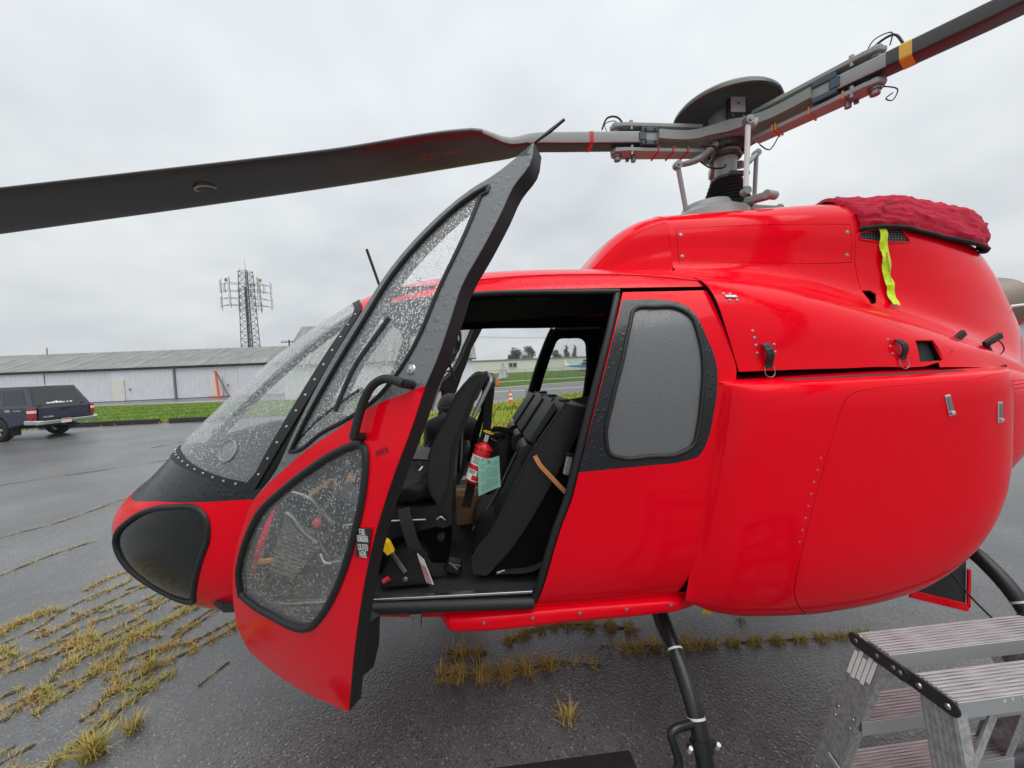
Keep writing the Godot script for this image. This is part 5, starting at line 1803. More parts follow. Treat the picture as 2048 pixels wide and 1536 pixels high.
func build_cabin(H: Node3D):
	var b := MB.new()
	b.prism(Transform3D(Basis(Vector3.RIGHT, Vector3(0, 0, 1), Vector3(0, -1, 0)), Vector3(0, .712, ZC)), PackedVector2Array([Vector2(-1.62, -.40), Vector2(-1.62, .40), Vector2(-1.15, .80), Vector2(-.5, .875), Vector2(1.12, .89), Vector2(1.12, -.89), Vector2(-.5, -.875), Vector2(-1.15, -.80)]), .03)
	add(H, "cabin_floor", b, M.cabin_floor)
	b = MB.new()
	b.prism(Transform3D(Basis(Vector3(0, 0, 1), Vector3.UP, Vector3(-1, 0, 0)), Vector3(1.10, 0, ZC)), PackedVector2Array([Vector2(-.89, .6), Vector2(.89, .6), Vector2(.89, 1.3), Vector2(.80, 1.85), Vector2(.6, 2.14), Vector2(-.6, 2.14), Vector2(-.80, 1.85), Vector2(-.89, 1.3)]), .03)
	add(H, "rear_bulkhead", b, M.cabin_lining)
	b = MB.new()
	b.box(Transform3D(Basis(Vector3.BACK, deg_to_rad(1.5)), Vector3(.28, 2.10, ZC)), Vector3(1.5, .05, 1.25), .02)
	var hl := add(H, "headliner", b, M.cabin_lining)
	b = MB.new()
	b.box(Transform3D(Basis(), Vector3(.30, 2.062, -2.0)), Vector3(.16, .03, .10), .01)
	b.tube([Vector3(.22, 2.045, -1.96), Vector3(.38, 2.045, -1.96)], .012, 8)
	add(hl, "roof_lamp", b, M.black_plastic)
	# instrument binnacle, pedestal, glareshield
	b = zprism([-1.30, 1.12, -1.20, 1.36, -1.02, 1.40, -.95, 1.37, -.98, 1.08, -1.05, .98, -1.25, 1.0], -2.98, -2.34, .012)
	var ip := add(H, "instrument_panel", b, M.cabin_lining)
	b = MB.new()
	for i in 3:
		for j in 2:
			b.lathe(Transform3D(Basis(Vector3(0, 0, 1), Vector3(1, 0.1, 0).normalized(), Vector3(-.1, 1, 0).normalized()), Vector3(-.955 + .004 * j, 1.29 - .12 * j, -2.45 - .13 * i)), [Vector2(.052, 0), Vector2(.052, .012), Vector2(.044, .012), Vector2(.044, .004), Vector2(.001, .004)], 18)
	add(ip, "gauges", b, M.black_plastic)
	b = zprism([-1.30, .74, -1.26, 1.02, -.98, 1.02, -.80, .88, -.45, .86, -.45, .74], -2.70, -2.46, .012)
	add(H, "centre_console", b, M.black_plastic)
	b = MB.new()
	b.box(Transform3D(Basis(Vector3.BACK, deg_to_rad(-6)), Vector3(-1.42, 1.17, -2.30)), Vector3(.30, .02, .55), .006)
	add(ip, "glareshield", b, M.cabin_lining)
	# pedals, stick and the ribbed plate under the pilot's feet
	b = MB.new()
	for i in 13:
		b.box(Transform3D(Basis(Vector3.BACK, deg_to_rad(-24)), Vector3(-1.08, .86, -1.86 - i * .034)), Vector3(.42, .012, .018), .003)
	b.box(Transform3D(Basis(Vector3.BACK, deg_to_rad(-24)), Vector3(-1.08, .851, -2.06)), Vector3(.42, .01, .46), .002)
	add(H, "foot_plate", b, M.floor_grey)
	for z in [-1.98, -2.22]:
		b = MB.new()
		b.tube(smooth3([Vector3(-1.22, .98, z), Vector3(-1.10, 1.06, z + .01), Vector3(-.96, 1.02, z + .015), Vector3(-.90, .93, z + .01), Vector3(-.84, .86, z)]), .014, 8)
		var pd := add(H, "pedal", b, M.dull_steel)
		b = MB.new()
		b.box(Transform3D(Basis(Vector3.BACK, deg_to_rad(55)), Vector3(-1.22, .98, z)), Vector3(.10, .016, .085), .004)
		add(pd, "foot_pad", b, M.black_plastic)
	b = MB.new()
	b.tube(smooth3([Vector3(-.80, .76, -2.02), Vector3(-.845, .86, -2.02), Vector3(-.83, .98, -2.02), Vector3(-.74, 1.10, -2.03), Vector3(-.70, 1.20, -2.03)]), .015, 10)
	var cy := add(H, "control_stick", b, M.dull_steel)
	b = MB.new()
	b.tube([Vector3(-.72, 1.15, -2.03), Vector3(-.69, 1.22, -2.03), Vector3(-.70, 1.29, -2.03)], [.02, .022, .019], 12)
	add(cy, "grip", b, M.black_plastic)
	b = MB.new()
	b.ball(Vector3(-.84, .95, -2.0), Vector3(.024, .028, .024), 12, 8)
	add(cy, "red_knob", b, M.tape_red)
	b = MB.new()
	b.tube(smooth3([Vector3(-.80, .83, -1.92), Vector3(-.77, .79, -1.9), Vector3(-.70, .79, -1.9), Vector3(-.64, .80, -1.9)]), .012, 8)
	b.box(Transform3D(Basis(), Vector3(-.71, .775, -1.9)), Vector3(.05, .07, .05), .006)
	add(H, "lever_bracket", b, M.dull_steel)
	for s in [0.0, -.98]: front_seat(H, s)
	# rear bench: four tipped-up leather squabs with headrests
	for i in 3:
		var z1 := -1.735 - i * .315
		var z0 := z1 - .295
		b = zprism([.393, 1.519, .23, 1.302, .05, .98, -.066, .83, -.06, .765, .0, .75, .12, .87, .30, 1.13, .44, 1.36, .53, 1.49], z0, z1, .014)
		var bk := add(H, "rear_seat", b, M.black_leather)
		b = MB.new()
		for z in [z0 + .004, z1 - .004]:
			b.tube(smooth3([Vector3(.395, 1.522, z), Vector3(.23, 1.307, z), Vector3(.05, .985, z), Vector3(-.065, .835, z)]), .0065, 6)
		add(bk, "piping", b, M.grey_piping if i > 0 else M.black_leather)
		b = zprism([.36, 1.50, .245, 1.34, .22, 1.35, .345, 1.525], z0 + .035, z1 - .035, .008)
		add(bk, "headrest_pad", b, M.black_leather)
		b = MB.new()
		b.tube([Vector3(.235, 1.275, z0 + .05), Vector3(.225, 1.275, z1 - .05)], .058, 14)
		add(bk, "bolster", b, M.black_leather)
		b = MB.new()
		b.box(Transform3D(Basis(), Vector3(.42, 1.522, (z0 + z1) / 2)), Vector3(.05, .014, .05), .003)
		add(bk, "clip", b, M.black_plastic)
	b = zprism([.02, .745, .10, .86, .34, 1.20, .47, 1.40, .60, 1.45, 1.05, 1.45, 1.05, .745], -2.66, -1.76, .0)
	add(H, "seat_box", b, M.cabin_lining)
	b = MB.new()
	b.bar(Vector3(.241, 1.291, -1.726), Vector3(.262, 1.249, -1.718), .02, .004, Vector3.BACK)
	b.bar(Vector3(.262, 1.249, -1.718), Vector3(.372, 1.120, -1.706), .02, .004, Vector3.BACK)
	add(H, "tan_strap", b, M.tan_leather)
	b = MB.new()
	b.box(Transform3D(Basis(Vector3.BACK, deg_to_rad(-14)), Vector3(.383, 1.247, -1.69)), Vector3(.028, .085, .02), .004)
	var bu := add(H, "seat_catch", b, M.aluminium)
	b = MB.new()
	b.box(Transform3D(Basis(Vector3.BACK, deg_to_rad(-14)), Vector3(.392, 1.295, -1.69)), Vector3(.036, .016, .022), .003)
	add(bu, "cap", b, M.black_plastic)
	# belts and buckles lying on the floor under the bench
	b = MB.new()
	var fb: MeshInstance3D
	for p in [[Vector3(.11, .76, -1.80), Vector3(.16, .80, -1.78), Vector3(.22, .78, -1.80)], [Vector3(.07, .757, -1.75), Vector3(.20, .765, -1.73), Vector3(.30, .80, -1.74)]]:
		var l := smooth3(p, 4)
		b = MB.new()
		for i in l.size() - 1: b.bar(l[i], l[i + 1], .042, .004)
		fb = add(H, "floor_belt", b, M.black_webbing)
	for q in [[.065, .757, -1.755, 12.0], [.115, .792, -1.80, 60.0], [.20, .845, -1.80, 20.0], [.295, .80, -1.76, 0.0]]:
		b = MB.new()
		b.box(Transform3D(Basis(Vector3.BACK, deg_to_rad(q[3])), Vector3(q[0], q[1], q[2])), Vector3(.045, .014, .028), .004)
		add(fb, "belt_buckle", b, M.steel)
	# throttle quadrant with a yellow lever and a striped placard
	b = zprism([-.478, .735, -.472, .785, -.44, .835, -.40, .868, -.35, .878, -.295, .845, -.258, .735], -1.93, -1.74, .006)
	var tq := add(H, "throttle_quadrant", b, M.black_plastic)
	b = MB.new()
	b.bar(Vector3(-.362, .800, -1.735), Vector3(-.425, .905, -1.735), .018, .006, Vector3.BACK, .002)
	add(tq, "lever_arm", b, M.steel)
	b = MB.new()
	b.prism(Transform3D(Basis(Vector3.BACK, deg_to_rad(28)), Vector3(-.425, .905, -1.75)), PackedVector2Array([Vector2(-.016, -.012), Vector2(.016, -.012), Vector2(.022, .035), Vector2(.016, .052), Vector2(-.014, .048), Vector2(-.022, .03)]), .032, .004)
	add(tq, "yellow_handle", b, M.safety_yellow)
	b = MB.new()
	b.tube([Vector3(-.462, .765, -1.735), Vector3(-.435, .78, -1.735)], .011, 10)
	add(tq, "red_lever", b, M.tape_red)
	b = MB.new()
	b.dome(Vector3(-.365, .765, -1.739), Vector3.BACK, .012, .5, 10)
	add(tq, "screw", b, M.dull_steel)
	var p0 := Vector3(-.306, .885, -1.725); var p1 := Vector3(-.278, .862, -1.715); var p2 := Vector3(-.240, .742, -1.715); var p3 := Vector3(-.272, .75, -1.725)
	b = MB.new()
	var pn := (p1 - p0).cross(p3 - p0).normalized()
	if pn.z < 0: pn = -pn
	b.flat(p0, p1, p2, p3, pn)
	b.flat(p0 - pn * .004, p1 - pn * .004, p2 - pn * .004, p3 - pn * .004, -pn)
	b.flat(p0, p3, p3 - pn * .004, p0 - pn * .004, -Vector3.RIGHT)
	b.flat(p1, p2, p2 - pn * .004, p1 - pn * .004, Vector3.RIGHT)
	var pc := add(tq, "striped_placard", b, M.white_paint)
	b = MB.new()
	for i in 12:
		var a := i / 12.0 + .01; var c := a + .042
		var sk := .07
		var f := func(u: float, v: float) -> Vector3: return p0.lerp(p3, clampf(v, .30, 1)).lerp(p1.lerp(p2, clampf(v, .30, 1)), u) + pn * .0012
		if a < .30: continue
		b.flat(f.call(.04, a), f.call(.96, a - sk * .3), f.call(.96, c - sk * .3), f.call(.04, c), pn)
	var st := add(pc, "stripes", b, M.tape_red)
	st.set_meta("kind", "stuff")
	b = MB.new()
	b.bar(Vector3(-.27, .865, -1.73), Vector3(-.29, .895, -1.73), .004, .03)
	add(pc, "black_head", b, M.black_plastic)

func front_seat(H: Node3D, dz: float):
	var z1 := -1.855 + dz
	var z0 := -2.30 + dz
	var prof := [-.072, 1.625, -.166, 1.462, -.254, 1.288, -.258, 1.115, -.215, 1.03, -.205, .93, -.16, .945, -.147, 1.115, -.116, 1.309, -.046, 1.475, .020, 1.614, .055, 1.655, .02, 1.672]
	var b := zprism(prof, z0 + .012, z1 - .012, .02)
	var s := add(H, "front_seat", b, M.black_leather)
	for z in [z0, z1 - .03]:
		b = zprism([-.07, 1.60, -.160, 1.455, -.242, 1.288, -.246, 1.125, -.215, 1.06, -.178, 1.115, -.145, 1.309, -.075, 1.475, -.012, 1.60, .015, 1.645, -.02, 1.65], z, z + .03, .006)
		add(s, "mesh_side", b, M.seat_mesh)
	b = zprism([-.66, .98, -.64, 1.045, -.55, 1.06, -.30, 1.04, -.22, 1.05, -.20, .95, -.62, .93], z0 + .01, z1 - .01, .02)
	add(s, "cushion", b, M.black_leather)
	b = zprism([-.60, .742, -.58, .93, -.20, .93, -.19, .742], z0 + .04, z1 - .04, .01)
	add(s, "seat_base", b, M.cabin_lining)
	b = MB.new()
	b.tube(smooth3([Vector3(-.66, .985, z1 - .004), Vector3(-.5, .992, z1), Vector3(-.28, .985, z1)]), .006, 6)
	add(s, "edge_trim", b, M.dull_steel)
	b = MB.new()
	b.tube(smooth3([Vector3(.06, 1.665, z1 - .10), Vector3(.065, 1.64, z1 - .06), Vector3(.045, 1.60, z1 - .05), Vector3(-.03, 1.46, z1 - .05)]), .012, 8)
	add(s, "frame_tube", b, M.galvanised)
	# shoulder harness over the back
	b = MB.new()
	var l := smooth3([Vector3(.055, 1.668, z1 - .16), Vector3(.062, 1.60, z1 - .15), Vector3(.045, 1.48, z1 - .16), Vector3(.030, 1.36, z1 - .17), Vector3(-.02, 1.24, z1 - .16), Vector3(-.09, .98, z1 - .14)], 4)
	for i in l.size() - 1: b.bar(l[i], l[i + 1], .046, .005, Vector3(.25, .1, 1))
	add(s, "harness", b, M.black_webbing)
	b = MB.new()
	l = smooth3([Vector3(.055, 1.668, z1 - .26), Vector3(.05, 1.55, z1 - .27), Vector3(.03, 1.36, z1 - .26), Vector3(-.05, 1.1, z1 - .26)], 4)
	for i in l.size() - 1: b.bar(l[i], l[i + 1], .04, .005, Vector3(.25, .1, 1))
	add(s, "harness", b, M.black_webbing)
	b = MB.new()
	l = smooth3([Vector3(-.38, 1.05, z1 + .005), Vector3(-.36, .98, z1 + .03), Vector3(-.33, .88, z1 + .05), Vector3(-.27, .78, z1 + .06), Vector3(-.20, .752, z1 + .03)], 4)
	for i in l.size() - 1: b.bar(l[i], l[i + 1], .055, .005, Vector3(.2, .2, 1))
	var w := add(s, "lap_belt", b, M.black_webbing)
	b = MB.new()
	b.box(Transform3D(Basis(Vector3.BACK, deg_to_rad(-20)), Vector3(-.155, .765, z1 + .03)), Vector3(.075, .055, .07), .012)
	add(w, "inertia_reel", b, M.black_plastic)
	b = MB.new()
	b.bar(Vector3(-.165, .800, z1 + .068), Vector3(-.135, .765, z1 + .068), .006, .004)
	add(w, "reel_pin", b, M.steel)
	b = MB.new()
	b.tube([Vector3(-.205, .975, z1 - .01), Vector3(-.205, .975, z1 + .02)], .026, 14)
	var kn := add(s, "recline_knob", b, M.black_plastic)
	b = MB.new()
	b.tube([Vector3(-.21, .90, z1 - .01), Vector3(-.21, .90, z1 + .015)], .018, 12)
	add(s, "height_knob", b, M.black_plastic)
	b = MB.new()
	b.tube(smooth3([Vector3(-.225, .99, z1 + .022), Vector3(-.205, 1.002, z1 + .022), Vector3(-.185, .985, z1 + .022)]), .004, 6)
	add(kn, "ring", b, M.steel)

func blob(c: Vector3, r: Vector3, rough: float, sd: int, sq := 2.6) -> MB:    # a slack, lumpy bag
	var n := FastNoiseLite.new()
	n.seed = sd
	n.frequency = 3.5
	var b := MB.new()
	var R := 22
	var Sg := 30
	var f := func(i: int, k: int) -> Vector3:
		var th := PI * i / R
		var ph := TAU * (k % Sg) / Sg
		var d := Vector3(sin(th) * cos(ph), cos(th), sin(th) * sin(ph))
		var q := 1.0 / pow(pow(absf(d.x), sq) + pow(absf(d.y), sq) + pow(absf(d.z), sq), 1.0 / sq)
		return c + d * r * q * (1.0 + rough * n.get_noise_3d(d.x * 2.0, d.y * 2.0, d.z * 2.0))
	for i in R:
		for k in Sg:
			var a: Vector3 = f.call(i, k); var e: Vector3 = f.call(i, k + 1); var g: Vector3 = f.call(i + 1, k + 1); var h: Vector3 = f.call(i + 1, k)
			b.quad(a, e, g, h, ((a - c) / (r * r)).normalized(), ((e - c) / (r * r)).normalized(), ((g - c) / (r * r)).normalized(), ((h - c) / (r * r)).normalized())
	return b

func build_cabin_things():
	# fire extinguisher clipped to the back of the front seat
	var bt := Vector3(-.048, 1.133, -1.91)
	var tp := Vector3(.011, 1.296, -1.91)
	var ax := (tp - bt).normalized()
	var sd := ax.cross(Vector3.BACK).normalized()
	var X := Transform3D(Basis(sd, ax, sd.cross(ax)), bt)
	var e := thing("fire_extinguisher", "small red fire extinguisher with white labels clipped behind the front seat", "fire extinguisher", bt)
	var b := MB.new()
	b.lathe(X, [Vector2(.001, -.004), Vector2(.030, 0), Vector2(.042, .012), Vector2(.043, .03), Vector2(.043, .165), Vector2(.038, .185), Vector2(.024, .2), Vector2(.016, .206), Vector2(.016, .215)], 28)
	add(e, "cylinder", b, M.bottle_red)
	b = MB.new()
	b.lathe(X, [Vector2(.0436, .018), Vector2(.0436, .072)], 28)
	b.lathe(X, [Vector2(.0436, .095), Vector2(.0436, .142)], 28)
	var lb := add(e, "label", b, M.white_paint)
	b = MB.new()
	for q in [[.100, .137, .9, 1.5], [.050, .068, 1.1, 1.5]]:
		b.lathe(X, [Vector2(.0441, q[0]), Vector2(.0441, q[1])], 12, q[2], q[3])
	add(lb, "teal_print", b, M.teal_print)
	b = MB.new()
	b.lathe(X, [Vector2(.0441, .022), Vector2(.0441, .046)], 10, 1.15, 2.0)
	add(lb, "red_print", b, M.bottle_red)
	b = MB.new()
	for i in 6: b.lathe(X, [Vector2(.0443, .052 + .003 * i), Vector2(.0443, .0532 + .003 * i)], 10, 1.75, 2.5)
	for i in 6: b.lathe(X, [Vector2(.0443, .104 + .006 * i), Vector2(.0443, .1065 + .006 * i)], 10, 1.65, 2.4)
	var pr := add(lb, "small_print", b, M.label_black)
	pr.set_meta("kind", "stuff")
	b = MB.new()
	b.lathe(X, [Vector2(.047, .078), Vector2(.047, .092)], 28)
	b.lathe(X, [Vector2(.047, .18), Vector2(.043, .192)], 28)
	add(e, "clamp_band", b, M.bottle_red)
	b = MB.new()
	b.lathe(X, [Vector2(.017, .21), Vector2(.019, .216), Vector2(.019, .25), Vector2(.010, .256), Vector2(.0005, .256)], 18)
	var vl := add(e, "valve", b, M.chrome)
	b = MB.new()
	b.box(X * Transform3D(Basis(Vector3.BACK, .35), Vector3(.018, .262, 0)), Vector3(.075, .008, .018), .002)
	b.box(X * Transform3D(Basis(Vector3.BACK, -.2), Vector3(.02, .235, 0)), Vector3(.065, .006, .018), .002)
	add(vl, "trigger", b, M.black_plastic)
	b = MB.new()
	var rg := []
	for i in 17: rg.append(X * Vector3(.026 * cos(TAU * i / 16), .262, .026 * sin(TAU * i / 16)))
	b.tube(rg, .003, 6, false)
	add(vl, "yellow_ring", b, M.safety_yellow)
	# inspection tag
	var t := thing("inspection_tag", "green paper inspection tag hanging in front of the fire extinguisher", "tag", Vector3(.04, 1.26, -1.86))
	var q0 := Vector3(-.017, 1.254, -1.858); var q1 := Vector3(.085, 1.274, -1.848); var q2 := Vector3(.086, 1.120, -1.842); var q3 := Vector3(-.0225, 1.086, -1.85)
	b = MB.new()
	var f := func(u: float, v: float) -> Vector3: return q0.lerp(q1, u).lerp(q3.lerp(q2, u), v) + Vector3(0, 0, .012 * sin(u * 3.0 + v * 2.0))
	for i in 8:
		for j in 8: b.flat(f.call(i / 8.0, j / 8.0), f.call((i + 1) / 8.0, j / 8.0), f.call((i + 1) / 8.0, (j + 1) / 8.0), f.call(i / 8.0, (j + 1) / 8.0), Vector3.BACK)
	add(t, "paper", b, M.tag_green)
	b = MB.new()
	for i in 11:
		var v := .14 + .072 * i
		for u in [[.12, .30], [.34, .62], [.66, .90]]:
			if (i * 7 + int(u[0] * 10)) % 5 == 0: continue
			b.flat(f.call(u[0], v) + Vector3(0, 0, .0012), f.call(u[1], v) + Vector3(0, 0, .0012), f.call(u[1], v + .012) + Vector3(0, 0, .0012), f.call(u[0], v + .012) + Vector3(0, 0, .0012), Vector3.BACK)
	var tpn := add(t, "ruled_print", b, M.tag_print)
	tpn.set_meta("kind", "stuff")
	b = MB.new()
	b.dome(f.call(.5, .07) + Vector3(0, 0, .001), Vector3.BACK, .007, .3, 10)
	add(t, "eyelet", b, M.dull_steel)
	# soft bag with a white sports mark on the near front seat
	var g := thing("sports_bag", "slack black sports bag with a white swoosh, lying on the near front seat", "bag", Vector3(-.36, 1.05, -2.04))
	b = blob(Vector3(-.36, 1.125, -2.04), Vector3(.16, .085, .16), .35, 4, 2.3)
	add(g, "bag_body", b, M.dark_jacket)
	b = MB.new()
	for l in [[[-.40, 1.150], [-.375, 1.172], [-.34, 1.182], [-.315, 1.196], [-.30, 1.212]], [[-.375, 1.150], [-.350, 1.158], [-.33, 1.178]], [[-.39, 1.176], [-.365, 1.192], [-.345, 1.196]]]:
		var p := []
		for q in l: p.append(Vector3(q[0], q[1], -1.925 - (q[1] - 1.15) * .9))
		p = smooth3(p, 3)
		for i in p.size() - 1: b.bar(p[i], p[i + 1], .007, .004, Vector3(0, .5, 1))
	add(g, "white_mark", b, M.white_paint)
	# rucksack standing behind the seat
	g = thing("rucksack", "black rucksack standing on the cabin floor behind the extinguisher", "bag", Vector3(.12, .74, -2.36))
	b = blob(Vector3(.115, 1.02, -2.36), Vector3(.10, .29, .17), .22, 8, 3.2)
	add(g, "sack", b, M.dark_jacket)
	b = MB.new()
	b.tube(smooth3([Vector3(.06, 1.30, -2.27), Vector3(.09, 1.335, -2.27), Vector3(.16, 1.32, -2.28), Vector3(.20, 1.285, -2.3)]), .016, 8)
	b.box(Transform3D(Basis(Vector3.BACK, .15), Vector3(.09, 1.305, -2.25)), Vector3(.10, .03, .05), .008)
	b.tube(smooth3([Vector3(.15, 1.30, -2.24), Vector3(.155, 1.22, -2.21), Vector3(.15, 1.14, -2.22)]), .004, 6)
	add(g, "strap", b, M.black_webbing)
	# cardboard carton
	g = thing("carton", "plain brown cardboard carton on the floor between the seats", "box", Vector3(-.12, .742, -2.46))
	b = MB.new()
	b.box(Transform3D(Basis(Vector3.UP, .06), Vector3(-.09, .835, -2.47)), Vector3(.17, .18, .24), .003)
	add(g, "carton_body", b, M.cardboard)
	b = MB.new()
	b.box(Transform3D(Basis(Vector3.UP, .06), Vector3(-.09, .927, -2.47)), Vector3(.16, .004, .05), 0)
	add(g, "tape", b, M.tan_wood)
	# crumpled brown paper on the console
	g = thing("brown_paper", "crumpled sheet of brown paper lying by the pedals", "paper", Vector3(-.86, .95, -2.36))
	b = MB.new()
	var n := FastNoiseLite.new()
	n.seed = 6; n.frequency = 9.0
	for i in 10:
		for j in 10:
			var h := func(u: int, v: int) -> Vector3: return Vector3(-.98 + .026 * u, 1.03 + .06 * n.get_noise_2d(u * .1, v * .1) + .008 * u, -2.48 + .024 * v)
			b.flat(h.call(i, j), h.call(i + 1, j), h.call(i + 1, j + 1), h.call(i, j + 1), Vector3.UP)
	add(g, "sheet", b, M.cardboard)
	intake_cover()

func intake_cover():
	var g := thing("intake_cover", "crimson cloth cover tied over the engine air intake, yellow streamer hanging from it", "cover", Vector3(2.65, 2.5, ZC))
	var n := FastNoiseLite.new()
	n.seed = 31; n.frequency = 1.7; n.fractal_octaves = 3; n.fractal_type = FastNoiseLite.FRACTAL_RIDGED
	var nu := 70
	var nv := 96
	var b := MB.new()
	var f := func(i: int, j: int) -> Vector3:
		var u := 2.185 + .90 * i / nu
		var w := -1.0 + 2.0 * j / nv
		var hem := 1.125 + .03 * sin(u * 6.0) + .05 * smoothstep(2.5, 3.1, u)
		var v := lerpf(1.6, hem, absf(w))
		var side := 1.0 if w >= 0 else -1.0
		var s := S(UPPER, minf(u, 3.06), minf(v, 1.596), side)
		var nn := SN(UPPER, minf(u, 3.06), minf(v, 1.59), side)
		var lift := .022 + .085 * smoothstep(2.65, 3.06, u) * (1.0 - .8 * pow(absf(w), 3.0)) + .02 * smoothstep(2.18, 2.5, u) * (1.0 - w * w)
		var cr := n.get_noise_2d(u * 1.6 + w * .5, w * .9) * .022 + n.get_noise_2d(u * 2.2 - w * 3.2, w * 4.0 + 7.0) * .010
		var p := s + nn * (lift + cr * (1.0 if absf(w) < .97 else .3))
		p.x += maxf(0, u - 3.06)
		if i == 0 or i == nu: p -= nn * lift * .9
		return p
	var P := []
	for i in nu + 1:
		var row := []
		for j in nv + 1: row.append(f.call(i, j))
		P.append(row)
	var nor := func(i: int, j: int) -> Vector3:
		var a: Vector3 = P[mini(i + 1, nu)][j] - P[maxi(i - 1, 0)][j]
		var c: Vector3 = P[i][mini(j + 1, nv)] - P[i][maxi(j - 1, 0)]
		var q := a.cross(c).normalized()
		return q if q.dot(P[i][j] - Vector3(2.65, 2.2, ZC)) > 0 else -q
	for i in nu:
		for j in nv:
			b.quad(P[i][j], P[i + 1][j], P[i + 1][j + 1], P[i][j + 1], nor.call(i, j), nor.call(i + 1, j), nor.call(i + 1, j + 1), nor.call(i, j + 1))
	add(g, "cloth", b, M.red_fabric)
	b = MB.new()
	for j in [0, nv]:
		var l := []
		for i in nu + 1: l.append(P[i][j] + Vector3(0, -.004, 0))
		b.tube(l, .012, 8)
	var l2 := []
	for j in nv + 1: l2.append(P[nu][j])
	b.tube(l2, .013, 8)
	b.ball(P[nu][nv] + Vector3(.01, 0, 0), Vector3(.03, .018, .02), 8, 6)
	add(g, "hem", b, M.black_webbing)
	# streamer
	b = MB.new()
	var sp := rounded(pts2([2.310, 1.150, 2.316, 1.03, 2.315, .896, 2.313, .80, 2.285, .665]), 6, false)
	var prev := []
	for i in sp.size():
		var nn := SN(UPPER, sp[i].x, sp[i].y)
		var c := S(UPPER, sp[i].x, sp[i].y) + nn * (.014 + .006 * sin(i * .9))
		var w := .024 + .002 * sin(i * 1.4)
		var rt := Vector3(1, -.06, .0).slide(nn).normalized()
		var row := [c - rt * w + nn * .003 * sin(i * 1.1), c + nn * .004 * sin(i * 1.6 + 1.0), c + rt * w]
		if prev.size():
			for k in 2:
				b.flat(prev[k], prev[k + 1], row[k + 1], row[k], nn)
		prev = row
	var sm := add(g, "streamer", b, M.fluorescent_yellow)
	var a := S(UPPER, 2.316, 1.0); var d := S(UPPER, 2.314, .86)
	var dir := (d - a).normalized()
	var nn2 := SN(UPPER, 2.315, .93)
	text_mesh(sm, "lettering", "REMOVE BEFORE FLIGHT", .0155, Transform3D(Basis(dir, nn2.cross(dir), nn2), (a + d) / 2 + nn2 * .0235 - org), M.label_black, "Droid Sans", 0.0006)
	b = MB.new()
	var c0: Vector3 = P[12][nv - 12]
	for i in 9: b.ball(c0 + Vector3(.011 * i, .002 * i, .006 - .001 * i), Vector3(.004, .0035, .003), 6, 4)
	var dm := add(g, "dark_stitching", b, M.label_black)
	dm.set_meta("kind", "stuff")

# ---------------------------------------------------------------- a person working at the far side
func cap_dist(p: Vector3, a: Vector3, c: Vector3, ra: float, rb: float) -> float:
	var d := c - a
	var t := clampf((p - a).dot(d) / maxf(d.length_squared(), 1e-9), 0.0, 1.0)
	return p.distance_to(a + d * t) - lerpf(ra, rb, t)

